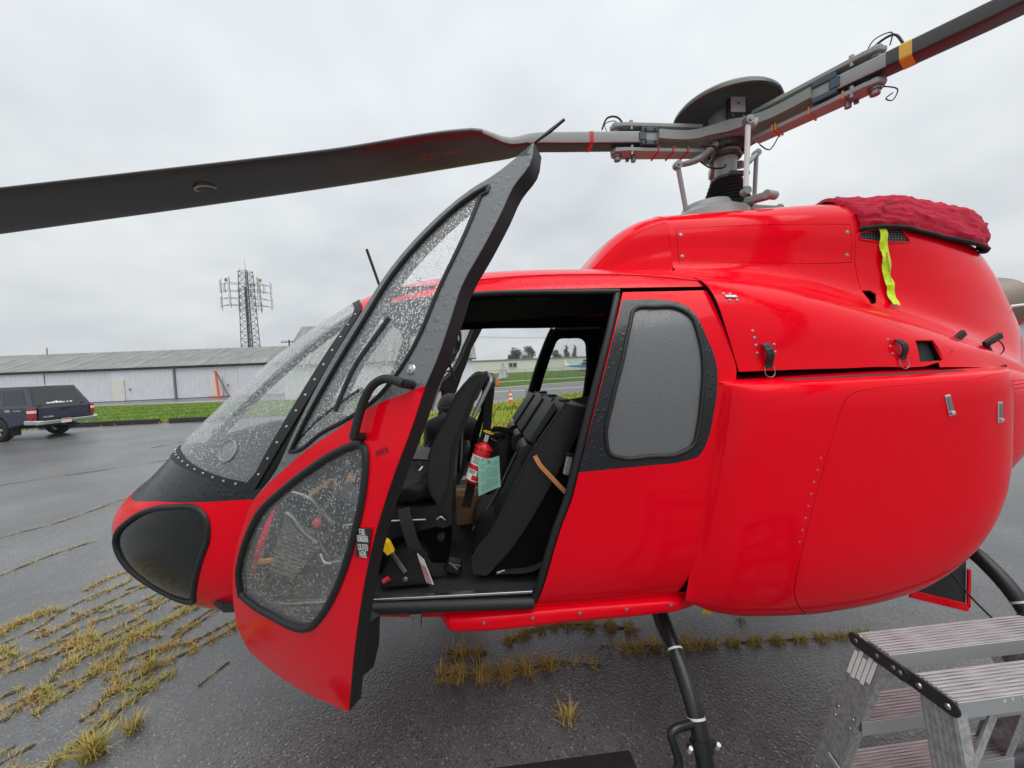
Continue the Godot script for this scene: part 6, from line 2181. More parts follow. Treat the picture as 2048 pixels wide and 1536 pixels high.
func nets(bones: Array, cell: float, k: float) -> MB:     # surface nets round tapered bones joined by a smooth minimum
	var lo := Vector3.ONE * 1e9
	var hi := Vector3.ONE * -1e9
	for q in bones:
		var m := maxf(q[2], q[3]) + cell * 3
		lo = lo.min(q[0] - Vector3.ONE * m).min(q[1] - Vector3.ONE * m)
		hi = hi.max(q[0] + Vector3.ONE * m).max(q[1] + Vector3.ONE * m)
	var n := Vector3i(((hi - lo) / cell).ceil()) + Vector3i.ONE
	var F := PackedFloat32Array()
	F.resize(n.x * n.y * n.z)
	F.fill(1.0)
	for q in bones:
		var m := maxf(q[2], q[3]) + k + cell * 2
		var a := Vector3i(((q[0].min(q[1]) - Vector3.ONE * m - lo) / cell).floor()).clamp(Vector3i.ZERO, n - Vector3i.ONE)
		var c := Vector3i(((q[0].max(q[1]) + Vector3.ONE * m - lo) / cell).ceil()).clamp(Vector3i.ZERO, n - Vector3i.ONE)
		for x in range(a.x, c.x + 1):
			for y in range(a.y, c.y + 1):
				for z in range(a.z, c.z + 1):
					var d := cap_dist(lo + Vector3(x, y, z) * cell, q[0], q[1], q[2], q[3])
					var id := (x * n.y + y) * n.z + z
					var h := clampf(.5 + .5 * (F[id] - d) / k, 0, 1)
					F[id] = lerpf(F[id], d, h) - k * h * (1.0 - h)
	var b := MB.new()
	var vi := {}
	var off := [Vector3i(0, 0, 0), Vector3i(1, 0, 0), Vector3i(0, 1, 0), Vector3i(1, 1, 0), Vector3i(0, 0, 1), Vector3i(1, 0, 1), Vector3i(0, 1, 1), Vector3i(1, 1, 1)]
	var at := func(x: int, y: int, z: int) -> float: return F[(x * n.y + y) * n.z + z]
	for x in n.x - 1:
		for y in n.y - 1:
			for z in n.z - 1:
				var neg := 0
				var v := PackedFloat32Array()
				for o in off:
					var w := F[((x + o.x) * n.y + y + o.y) * n.z + z + o.z]
					v.append(w)
					if w < 0: neg += 1
				if neg == 0 or neg == 8: continue
				var s := Vector3.ZERO
				var cnt := 0
				for i in 8:
					for bit in [1, 2, 4]:
						var j: int = i | bit
						if j == i or (v[i] < 0) == (v[j] < 0): continue
						var t := v[i] / (v[i] - v[j])
						s += Vector3(off[i]).lerp(Vector3(off[j]), t)
						cnt += 1
				var g := Vector3(v[1] + v[3] + v[5] + v[7] - v[0] - v[2] - v[4] - v[6], v[2] + v[3] + v[6] + v[7] - v[0] - v[1] - v[4] - v[5], v[4] + v[5] + v[6] + v[7] - v[0] - v[1] - v[2] - v[3]).normalized()
				vi[Vector3i(x, y, z)] = [lo + (Vector3(x, y, z) + s / cnt) * cell, g]
	for c in vi:
		for ax in 3:
			var e := Vector3i.ZERO
			e[ax] = 1
			var u := Vector3i.ZERO
			u[(ax + 1) % 3] = 1
			var w := Vector3i.ZERO
			w[(ax + 2) % 3] = 1
			var q: Vector3i = c + e
			if q.x >= n.x or q.y >= n.y or q.z >= n.z: continue
			if (F[(c.x * n.y + c.y) * n.z + c.z] < 0) == (F[(q.x * n.y + q.y) * n.z + q.z] < 0): continue
			if not (vi.has(c - u) and vi.has(c - w) and vi.has(c - u - w)): continue
			var p0 = vi[c]; var p1 = vi[c - u]; var p2 = vi[c - u - w]; var p3 = vi[c - w]
			b.quad(p0[0], p1[0], p2[0], p3[0], p0[1], p1[1], p2[1], p3[1])
	return b

func build_person():
	var base := Vector3(-.30, GY, -4.25)
	var o := thing("person", "person in a dark knit cap and dark jacket bending over beyond the far doorway", "person", base)
	var hd := Vector3(-.278, 1.335, -3.75)
	var look := Vector3(.06, -.42, .90).normalized()
	var rt := Vector3.UP.cross(look).normalized()
	var up := look.cross(rt)
	var hip := Vector3(-.30, .78, -4.30)
	var chest := Vector3(-.29, 1.10, -3.98)
	var jacket := nets([[hip, hip + (chest - hip) * .5, .145, .15], [hip + (chest - hip) * .5, chest, .15, .165], [chest - rt * .10, chest + rt * .10, .125, .125], [chest - rt * .19 + up * .03, chest + rt * .19 + up * .03, .075, .075], [chest, hd - up * .12 - look * .03, .07, .058],
		[chest + rt * .21, Vector3(-.04, .82, -3.90), .062, .05], [Vector3(-.04, .82, -3.90), Vector3(-.16, .66, -3.70), .05, .038],
		[chest - rt * .21, Vector3(-.54, .82, -3.90), .062, .05], [Vector3(-.54, .82, -3.90), Vector3(-.40, .66, -3.70), .05, .038]], .018, .05)
	var legs := nets([[hip - rt * .08, hip + rt * .08, .13, .13], [hip - rt * .09, Vector3(-.40, .34, -4.20), .10, .068], [Vector3(-.40, .34, -4.20), Vector3(-.40, -.07, -4.30), .064, .045], [hip + rt * .09, Vector3(-.20, .34, -4.20), .10, .068], [Vector3(-.20, .34, -4.20), Vector3(-.20, -.07, -4.30), .064, .045]], .02, .04)
	var f := look
	var face := [[hd - f * .01, hd + f * .012 - up * .02, .092, .080], [hd + f * .03 - up * .06, hd + f * .045 - up * .088, .052, .030], [hd + f * .078 + up * .0, hd + f * .100 - up * .028, .010, .014], [hd + f * .09 - up * .028 - rt * .012, hd + f * .09 - up * .028 + rt * .012, .009, .009],
		[hd + f * .078 - up * .058 - rt * .02, hd + f * .078 - up * .058 + rt * .02, .009, .009], [hd + f * .074 + up * .022 - rt * .04, hd + f * .074 + up * .022 + rt * .04, .013, .013], [hd + rt * .082 - up * .01, hd + rt * .088 - up * .035 - f * .006, .014, .012], [hd - rt * .082 - up * .01, hd - rt * .088 - up * .035 - f * .006, .014, .012],
		[hd - up * .08 - f * .01, hd - up * .15 - f * .05, .05, .055]]
	var skin := nets(face, .0065, .014)
	for s in [[Vector3(-.16, .66, -3.70), 1.0], [Vector3(-.40, .66, -3.70), -1.0]]:
		var w: Vector3 = s[0]
		var fd := Vector3(-.12 * s[1], -.35, 1).normalized()
		var sx := fd.cross(Vector3.UP).normalized()
		var un := sx.cross(fd)
		var hb := [[w, w + fd * .05, .026, .030], [w + fd * .05 - sx * .025, w + fd * .085 - sx * .03, .016, .012], [w + fd * .05 + sx * .022, w + fd * .085 + sx * .028, .016, .012], [w + fd * .06, w + fd * .088, .02, .014]]
		var lens := [.072, .082, .078, .060]
		for k in 4:
			var root: Vector3 = w + fd * .082 + sx * (-.033 + .022 * k)
			var kn: Vector3 = root + (fd * .9 - un * .35).normalized() * lens[k] * .5
			hb.append([root, kn, .0095, .009])
			hb.append([kn, kn + (fd * .5 - un * .85).normalized() * lens[k] * .5, .009, .0075])
		var tb: Vector3 = w + fd * .03 - sx * .03 * s[1]
		hb.append([tb, tb + (fd * .6 - sx * .7 * s[1]).normalized() * .04, .013, .011])
		hb.append([tb + (fd * .6 - sx * .7 * s[1]).normalized() * .04, tb + (fd * .6 - sx * .7 * s[1]).normalized() * .04 + fd * .03, .011, .008])
		skin.add(nets(hb, .005, .006))
	var m := mesh(skin, M.skin)
	mesh(jacket, M.dark_jacket, m)
	mesh(legs, M.dark_jacket, m)
	part(o, "body", m)
	for s in [-1.0, 1.0]:
		var e: Vector3 = hd + f * .078 + up * .004 + rt * .031 * s
		var b := MB.new()
		b.ball(e, Vector3.ONE * .0115, 10, 8)
		var ey := add(o, "eye", b, M.white_paint)
		b = MB.new()
		b.ball(e + f * .0085, Vector3.ONE * .0052, 8, 6)
		add(ey, "iris", b, M.label_black)
		b = MB.new()
		b.tube(smooth3([Vector3(-.30 + .10 * s, -.105, -4.34), Vector3(-.30 + .10 * s, -.10, -4.22), Vector3(-.30 + .11 * s, -.115, -4.08)]), [.042, .044, .045, .047, .048, .048, .046, .044, .036], 12, true, .85)
		add(o, "boot", b, M.black_rubber)
	var cb := MB.new()
	var cx := Transform3D(Basis(rt, (up - f * .22).normalized(), rt.cross((up - f * .22).normalized())), hd + up * .012)
	var pr := []
	for i in 11:
		var t := i / 10.0 * PI / 2
		pr.append(Vector2(.112 * cos(t) + .0004, .005 + .118 * sin(t)))
	cb.lathe(cx, pr, 28)
	var cap := add(o, "knit_cap", cb, M.knit_wool)
	cb = MB.new()
	cb.lathe(cx, [Vector2(.108, -.028), Vector2(.119, -.025), Vector2(.121, 0), Vector2(.118, .022), Vector2(.108, .026)], 28)
	add(cap, "turned_brim", cb, M.knit_wool)

# ---------------------------------------------------------------- aluminium step stand in the foreground
func channel(b: MB, a: Vector3, c: Vector3, face: Vector3, w: float, d: float, ribs: int):   # ribbed channel: web facing `face`, flanges behind
	var z := (c - a).normalized()
	var f := (face - z * face.dot(z)).normalized()
	var s := f.cross(z)
	var L := a.distance_to(c)
	var m := (a + c) / 2
	b.box(Transform3D(Basis(s, f, z), m), Vector3(w, .003, L), 0)
	for i in ribs:
		b.box(Transform3D(Basis(s, f, z), m + f * .0022 + s * (w * ((i + .5) / ribs - .5))), Vector3(w / ribs * .45, .003, L - .002), .001)
	for q in [-1.0, 1.0]:
		b.box(Transform3D(Basis(s, f, z), m + s * q * (w / 2 - .0015) - f * d / 2), Vector3(.003, d, L), .001)

func build_ladder():
	var dr := drop
	drop = 0.0
	var o := thing("step_stand", "two-sided aluminium step stand with ribbed treads and a torn white sticker on its rail", "step ladder", Vector3(1.36, GY, -.92))
	drop = dr
	var T := .85
	var xl := 1.105
	var xr := 1.66
	# side rails: two at the left end, two at the right
	var leg := func(x: float, back: bool, y: float) -> Vector3:
		var k := T - y
		var out := -1.0 if x < 1.4 else 1.0
		return Vector3(x + out * .075 * k, y, (-.995 - .235 * k) if back else (-.84 + .235 * k))
	for x in [xl, xr]:
		for back in [true, false]:
			var b := MB.new()
			channel(b, leg.call(x, back, T - .005), leg.call(x, back, GY + .02), Vector3(-1 if x < 1.4 else 1, 0, 0), .078, .028, 6)
			var r := add(o, "rail", b, M.aluminium)
			b = MB.new()
			var ft: Vector3 = leg.call(x, back, GY + .03)
			b.box(Transform3D(Basis(), ft), Vector3(.045, .06, .09), .008)
			add(r, "rubber_foot", b, M.black_rubber)
			if x < 1.4:
				b = MB.new()
				for q in [.30, .33, .555, .59]:
					for e in [-.024, .024]:
						b.dome(leg.call(x, back, q) + Vector3(-.004, 0, e), Vector3.LEFT, .0055, .5, 8)
				var rv := add(r, "rivets", b, M.steel)
				rv.set_meta("kind", "stuff")
	# treads, each a ribbed plank with a deep front lip
	for q in [[true, T], [false, T], [true, .60], [false, .60], [true, .345], [false, .345], [true, .09], [false, .09]]:
		var b := MB.new()
		var a: Vector3 = leg.call(xl, q[0], q[1])
		var c: Vector3 = leg.call(xr, q[0], q[1])
		var w := .088
		var out: float = -1.0 if q[0] else 1.0
		if q[1] < T: a.z += 0.0; c.z = a.z
		b.box(Transform3D(Basis(), Vector3((a.x + c.x) / 2, q[1], a.z)), Vector3(c.x - a.x - .004, .003, w), 0)
		for i in 9:
			b.box(Transform3D(Basis(), Vector3((a.x + c.x) / 2, q[1] + .0028, a.z + w * ((i + .5) / 9 - .5))), Vector3(c.x - a.x - .006, .004, w / 9 * .55), .001)
		var t := add(o, "tread", b, M.worn_aluminium)
		b = MB.new()
		for s in [-1.0, 1.0]:
			b.box(Transform3D(Basis(), Vector3((a.x + c.x) / 2, q[1] - .018, a.z + s * w / 2)), Vector3(c.x - a.x - .002, .042, .004), .001)
			b.box(Transform3D(Basis(), Vector3((a.x + c.x) / 2, q[1] - .037, a.z + s * (w / 2 - .006))), Vector3(c.x - a.x - .004, .003, .012), .0)
		add(t, "lip", b, M.galvanised)
		if q[1] < T:
			b = MB.new()
			for s in [-1.0, 1.0]:
				var ex: float = a.x + .02 if s < 0 else c.x - .02
				var tx: float = a.x + .17 if s < 0 else c.x - .17
				b.bar(leg.call(xl if s < 0 else xr, q[0], q[1] - .16) - Vector3(s * .015, 0, 0), Vector3(tx, q[1] - .03, a.z), .022, .004, Vector3(0, 0, 1))
			add(t, "stay", b, M.aluminium)
	# diagonal struts up to the top treads
	for q in [[true, .60], [false, .60]]:
		var b := MB.new()
		var a: Vector3 = leg.call(xl, q[0], q[1] + .03)
		b.bar(a + Vector3(.02, 0, 0), Vector3(xl + .19, T - .03, -.995 if q[0] else -.84), .024, .005, Vector3(0, 0, 1))
		var c: Vector3 = leg.call(xr, q[0], q[1] + .03)
		b.bar(c - Vector3(.02, 0, 0), Vector3(xr - .19, T - .03, -.995 if q[0] else -.84), .024, .005, Vector3(0, 0, 1))
		add(o, "strut", b, M.aluminium)
	# dark riveted end plates that join the two sides
	for x in [xl - .008, xr + .008]:
		var sg := -1.0 if x < 1.4 else 1.0
		for q in [[-1.035, -.905], [-.93, -.80]]:
			var b := MB.new()
			var p := PackedVector2Array()
			for i in 9:
				var a := PI / 2 + PI * i / 8
				p.append(Vector2(q[0] + .019 * cos(a), .019 * sin(a)))
			for i in 9:
				var a := -PI / 2 + PI * i / 8
				p.append(Vector2(q[1] + .019 * cos(a), .019 * sin(a)))
			b.prism(Transform3D(Basis(Vector3(0, 0, 1), Vector3.UP, Vector3(-1, 0, 0)), Vector3(x + (sg * .004 if q[0] < -1 else 0.0), T - .012, 0)), p, .004)
			var e := add(o, "end_plate", b, M.dark_gap)
			b = MB.new()
			for k in 3: b.dome(Vector3(x + sg * .006, T - .012, lerpf(q[0] + .004, q[1] - .004, k / 2.0)), Vector3(sg, 0, 0), .0075, .5, 10)
			var rv := add(e, "rivets", b, M.steel)
			rv.set_meta("kind", "stuff")
	# folding spreader
	var b := MB.new()
	b.bar(leg.call(xl, true, .42) + Vector3(-.012, 0, 0), leg.call(xl, false, .30) + Vector3(-.012, 0, 0), .018, .005, Vector3.LEFT, .001)
	add(o, "spreader", b, M.galvanised)
	# torn white sticker on the back rail, old glue on the front tread's lip
	b = MB.new()
	var top: Vector3 = leg.call(xl, true, .815)
	var bot: Vector3 = leg.call(xl, true, .715)
	for i in 5:
		var a := [0.10, 0.0, 0.16, 0.02, 0.05][i] as float
		var c := [0.95, 1.0, 0.92, 0.97, 0.80][i] as float
		var z := -.034 + .0136 * i
		var p0: Vector3 = top.lerp(bot, a) + Vector3(-.0062, 0, z); var p1: Vector3 = top.lerp(bot, c) + Vector3(-.0062, 0, z)
		b.flat(p0, p0 + Vector3(0, 0, .0118), p1 + Vector3(0, 0, .0118), p1, Vector3.LEFT)
	add(o, "sticker", b, M.white_paint)
	b = MB.new()
	for i in 26:
		var x := rng.randf_range(1.22, 1.62)
		b.dome(Vector3(x, .838 + rng.randf_range(-.012, .008), -.7935), Vector3.BACK, rng.randf_range(.003, .011), .12, 7)
	var gm := add(o, "glue_marks", b, M.antenna_tan)
	gm.set_meta("kind", "stuff")

# ---------------------------------------------------------------- pickup truck
func build_truck():
	var cr := Vector3(cos(deg_to_rad(5.0)), 0, sin(deg_to_rad(5.0)))      # along the truck, tail end this way
	var fw := Vector3(sin(deg_to_rad(5.0)), 0, -cos(deg_to_rad(5.0)))
	var at := cr * -16.75 + fw * 14.45
	var o := thing("pickup_truck", "dark navy pickup truck with a canopy over its bed, tail towards the helicopter", "pickup truck", at)
	var X := Transform3D(Basis(-cr, Vector3.UP, -fw).scaled(Vector3.ONE * 1.08), at)       # local: x forward, y up, z towards the photographer
	o.basis = Basis()
	var W := .92
	var P: Material = M.truck_paint
	var b := MB.new()
	# lower body with wheel arches
	var prof := PackedVector2Array([Vector2(.02, .62), Vector2(.0, 1.06), Vector2(1.95, 1.08), Vector2(3.9, 1.08), Vector2(5.05, 1.0), Vector2(5.2, .85), Vector2(5.2, .5)])
	for w in [4.25, 1.22]:
		prof.append(Vector2(w + .47, .46))
		for i in 9:
			var a := PI * i / 8
			prof.append(Vector2(w + .44 * cos(a), .46 + .40 * sin(a)))
		prof.append(Vector2(w - .47, .46))
	b.prism(X * Transform3D(Basis(), Vector3(0, 0, -W)), prof, 2 * W, .03)
	var body := add(o, "body", b, P)
	# cab and canopy as tapered boxes
	for q in [["canopy", .05, 1.93, 1.06, 1.76, .90, .70, .34, .02], ["cab", 1.98, 3.9, 1.06, 1.74, .90, .68, .10, .75]]:
		b = MB.new()
		var lo := []
		var hi := []
		for e in [[q[1], -1], [q[2], -1], [q[2], 1], [q[1], 1]]:
			lo.append(X * Vector3(e[0], q[3], e[1] * q[5]))
			hi.append(X * Vector3(q[1] + q[7] if e[0] == q[1] else q[2] - q[8], q[4], e[1] * q[6]))
		for i in 4:
			var j := (i + 1) % 4
			b.flat(lo[i], lo[j], hi[j], hi[i], (lo[i] + lo[j]) / 2 - X * Vector3((q[1] + q[2]) / 2, q[3], 0))
		b.flat(hi[0], hi[1], hi[2], hi[3], Vector3.UP)
		var cab := add(o, q[0], b, P)
		# glass set a little proud of each face
		var gl: Material = M.window_dark
		var sides := [[0.07, .93, .10, .88]] if q[0] == "cab" else [[.06, .47, .14, .84], [.52, .94, .14, .84]]
		for s in [2, 0]:
			for w in sides:
				b = MB.new()
				var f := func(u: float, v: float) -> Vector3:
					var l: Vector3 = lo[s].lerp(lo[(s + 1) % 4], u); var h: Vector3 = hi[s].lerp(hi[(s + 1) % 4], u)
					return l.lerp(h, v) + (X.basis.z * (.006 if s == 2 else -.006))
				b.flat(f.call(w[0], w[2]), f.call(w[1], w[2]), f.call(w[1], w[3]), f.call(w[0], w[3]), X.basis.z * (1.0 if s == 2 else -1.0))
				add(cab, "side_window", b, gl)
		b = MB.new()
		var k := 3 if q[0] == "canopy" else 1
		var f2 := func(u: float, v: float) -> Vector3:
			var l: Vector3 = lo[k].lerp(lo[(k + 1) % 4], u); var h: Vector3 = hi[k].lerp(hi[(k + 1) % 4], u)
			return l.lerp(h, v) + X.basis.x * (-.008 if k == 3 else .008)
		b.flat(f2.call(.06, .07), f2.call(.94, .07), f2.call(.94, .93), f2.call(.06, .93), X.basis.x * (-1.0 if k == 3 else 1.0))
		var rw := add(cab, "rear_window" if k == 3 else "windscreen", b, gl)
		if k == 3:
			b = MB.new()
			for d in [[.26, .34, .21], [.35, .40, .23], [.41, .46, .26], [.47, .52, .23], [.53, .57, .21], [.60, .63, .21], [.66, .70, .22]]:
				var a0: Vector3 = f2.call(d[0], .16) - X.basis.x * .004; var a1: Vector3 = f2.call(d[1], .16) - X.basis.x * .004
				var a2: Vector3 = f2.call(d[1], d[2]) - X.basis.x * .004; var a3: Vector3 = f2.call(d[0], d[2]) - X.basis.x * .004
				b.flat(a0, a1, a2, a3, -X.basis.x)
			add(rw, "white_decal", b, M.white_paint)
			b = MB.new()
			b.box(X * Transform3D(Basis(), Vector3(.40, 1.775, 0)), Vector3(.06, .03, .40), .01)
			add(cab, "third_brake_light", b, M.lamp_clear)
			b = MB.new()
			for s in [-1.0, 1.0]: b.box(X * Transform3D(Basis(), Vector3(.06, 1.12, s * .62)), Vector3(.03, .03, .08), .006)
			add(cab, "window_latch", b, M.black_plastic)
	# tailgate, lights, bumper
	b = MB.new()
	b.box(X * Transform3D(Basis(), Vector3(-.012, .85, 0)), Vector3(.04, .40, 1.52), .02)
	var tg := add(o, "tailgate", b, P)
	b = MB.new()
	b.box(X * Transform3D(Basis(), Vector3(-.036, .965, .0)), Vector3(.02, .085, .25), .01)
	add(tg, "handle", b, M.black_plastic)
	text_mesh(tg, "lettering", "TACOMA", .075, Transform3D(Basis(-X.basis.z, Vector3.UP, -X.basis.x), X * Vector3(-.034, .735, .50) - org), M.lamp_clear, "Droid Sans", .004)
	for s in [1.0, -1.0]:
		b = MB.new()
		b.box(X * Transform3D(Basis(), Vector3(.06, .875, s * (W - .05))), Vector3(.20, .36, .13), .02)
		var tl := add(o, "tail_light", b, M.lamp_red)
		b = MB.new()
		b.box(X * Transform3D(Basis(), Vector3(.058, .93, s * (W - .048))), Vector3(.205, .12, .132), .02)
		add(tl, "clear_lens", b, M.lamp_clear)
	b = MB.new()
	b.box(X * Transform3D(Basis(), Vector3(-.10, .56, 0)), Vector3(.20, .17, 1.86), .05)
	for s in [1.0, -1.0]: b.box(X * Transform3D(Basis(), Vector3(.08, .58, s * .90)), Vector3(.40, .17, .10), .04)
	var bp := add(o, "bumper", b, M.chrome)
	b = MB.new()
	b.box(X * Transform3D(Basis(), Vector3(-.20, .655, 0)), Vector3(.012, .012, 1.2), 0)
	b.box(X * Transform3D(Basis(), Vector3(-.13, .645, 0)), Vector3(.14, .012, 1.5), .004)
	add(bp, "step_pad", b, M.black_plastic)
	b = MB.new()
	b.box(X * Transform3D(Basis(), Vector3(-.205, .565, .14)), Vector3(.012, .15, .31), .003)
	var pl := add(bp, "licence_plate", b, M.plate_white)
	b = MB.new()
	b.box(X * Transform3D(Basis(), Vector3(-.2125, .615, .14)), Vector3(.003, .03, .30), 0)
	add(pl, "red_band", b, M.tape_red)
	b = MB.new()
	b.box(X * Transform3D(Basis(), Vector3(-.12, .44, -.10)), Vector3(.22, .08, .10), .01)
	b.tube([X * Vector3(-.20, .44, -.10), X * Vector3(-.26, .44, -.10)], .035, 10)
	add(bp, "tow_hitch", b, M.black_plastic)
	text_mesh(body, "lettering", "TRD", .11, Transform3D(Basis(-X.basis.x, Vector3.UP, X.basis.z), X * Vector3(.78, .99, W + .004) - org), M.white_paint, "Droid Sans", .003)
	text_mesh(body, "lettering", "OFF ROAD", .055, Transform3D(Basis(-X.basis.x, Vector3.UP, X.basis.z), X * Vector3(.47, .985, W + .004) - org), M.lamp_clear, "Droid Sans", .003)
	# wheels
	for w in [1.22, 4.25]:
		for s in [1.0, -1.0]:
			var wx := X * Transform3D(Basis(Vector3.RIGHT, PI / 2), Vector3(w, .385, s * .80))
			b = MB.new()
			b.lathe(wx, [Vector2(.25, -.13), Vector2(.36, -.13), Vector2(.385, -.09), Vector2(.385, .09), Vector2(.36, .13), Vector2(.25, .13), Vector2(.24, .08), Vector2(.24, -.08), Vector2(.25, -.13)], 30)
			for i in 30:
				var a := TAU * i / 30
				b.box(wx * Transform3D(Basis(Vector3.UP, -a), Vector3(.385 * cos(a), 0, .385 * sin(a))), Vector3(.018, .16, .03), 0)
			var ty := add(o, "wheel", b, M.tyre)
			b = MB.new()
			var fc: float = .10 * s
			b.lathe(wx, [Vector2(.242, -.10), Vector2(.242, .10), Vector2(.225, .10), Vector2(.22, .02), Vector2(.22, -.10)], 30)
			b.lathe(wx, [Vector2(.07, fc * .6), Vector2(.07, fc), Vector2(.05, fc * 1.1), Vector2(.0005, fc * 1.1)], 16)
			for i in 6:
				var a := TAU * i / 6
				b.bar(wx * Vector3(.05 * cos(a), fc * .8, .05 * sin(a)), wx * Vector3(.235 * cos(a), fc * .75, .235 * sin(a)), .085, .03, X.basis.z, .01)
			add(ty, "rim", b, M.aluminium)
			b = MB.new()
			b.lathe(wx, [Vector2(.21, .01), Vector2(.0005, .01)], 20)
			add(ty, "brake_disc", b, M.dark_gap)
	for s in [1.0, -1.0]:
		b = MB.new()
		b.box(X * Transform3D(Basis(Vector3.BACK, .06), Vector3(.70, .36, s * .80)), Vector3(.012, .36, .26), .004)
		add(o, "mud_flap", b, M.black_rubber)
	b = MB.new()
	b.box(X * Transform3D(Basis(), Vector3(2.5, .46, 0)), Vector3(4.4, .16, 1.2), .02)
	b.tube([X * Vector3(.7, .42, 0), X * Vector3(1.22, .385, 0), X * Vector3(1.7, .42, 0)], .09, 10)
	b.tube([X * Vector3(1.22, .385, -.8), X * Vector3(1.22, .385, .8)], .05, 10)
	add(o, "chassis", b, M.dark_gap)
	b = MB.new()
	b.tube([X * Vector3(.9, .36, -.5), X * Vector3(.1, .36, -.58)], .035, 10)
	add(o, "exhaust_pipe", b, M.dull_steel)
	b = MB.new()
	b.box(X * Transform3D(Basis(), Vector3(3.15, 1.14, .98)), Vector3(.12, .16, .20), .03)
	b.box(X * Transform3D(Basis(), Vector3(3.15, 1.14, -.98)), Vector3(.12, .16, .20), .03)
	add(o, "door_mirror", b, P)

# ---------------------------------------------------------------- far things
func leafy(o: Node3D, base: Vector3, h: float, r: float, kind: int, sd: int, m: Material):
	# tapered trunk, limbs and a crown of leaf clumps in several lobes; kind 0 round, 1 poplar or conifer
	var g := RandomNumberGenerator.new()
	g.seed = sd
	var b := MB.new()
	var top := base + Vector3(g.randf_range(-.3, .3), h * .8, 0)
	b.tube(smooth3([base, base.lerp(top, .5) + Vector3(g.randf_range(-.2, .2), 0, 0), top]), [h * .028, h * .025, h * .022, h * .02, h * .016, h * .013, h * .010, h * .007, h * .005], 8)
	var lobes := []
	for i in (9 if kind == 0 else 12):
		var t := g.randf_range(.38, .95) if kind == 0 else (.16 + .80 * i / 11.0)
		var rad := r * (g.randf_range(.35, .62) if kind == 0 else (.75 * (1.0 - pow(t, 2.2)) + .14))
		var an := g.randf() * TAU
		var out := r * (g.randf_range(.1, .62) if kind == 0 else g.randf_range(.0, .22))
		var c := base + Vector3(cos(an) * out, h * t - rad * .3, sin(an) * out)
		lobes.append([c, rad, g.randf_range(.75, 1.15)])
		if kind == 0: b.tube([base.lerp(top, clampf(t - .25, .2, .9)), c], [h * .012, h * .004], 6)
	add(o, "trunk", b, M.bark)
	b = MB.new()
	b.flat(Vector3(-.5, 0, -.5), Vector3(.5, 0.1, -.4), Vector3(.45, 0, .5), Vector3(-.5, .12, .42), Vector3.UP)
	var keep := org
	org = Vector3.ZERO
	var lm := mesh(b, null)
	org = keep
	var at := []
	var col := []
	for l in lobes:
		var n := int(260 * (l[1] / r) / .5)
		for i in n:
			var d := Vector3(g.randfn(), g.randfn() * (1.0 if kind == 0 else 1.5), g.randfn()).normalized() * pow(g.randf(), .45)
			var p: Vector3 = l[0] + d * l[1]
			if g.randf() < .12: continue
			var s := r * g.randf_range(.05, .12)
			at.append(Transform3D(Basis.from_euler(Vector3(g.randf() * TAU, g.randf() * TAU, g.randf() * TAU)).scaled(Vector3.ONE * s), p - org))
			var v: float = l[2] * g.randf_range(.6, 1.3)
			col.append(o.get_meta("leaf") * v)
	o.remove_meta("leaf")
	var w := scatter("crown", lm, M.leaf_dark, at, col, "", "", "stuff", o)

func tree(label: String, base: Vector3, h: float, r: float, kind: int, sd: int, leaf: Color, group := "trees beyond the white building"):
	var o := thing("tree", label, "tree", base, group)
	o.set_meta("leaf", leaf)
	leafy(o, base, h, r, kind, sd, M.leaf_dark)

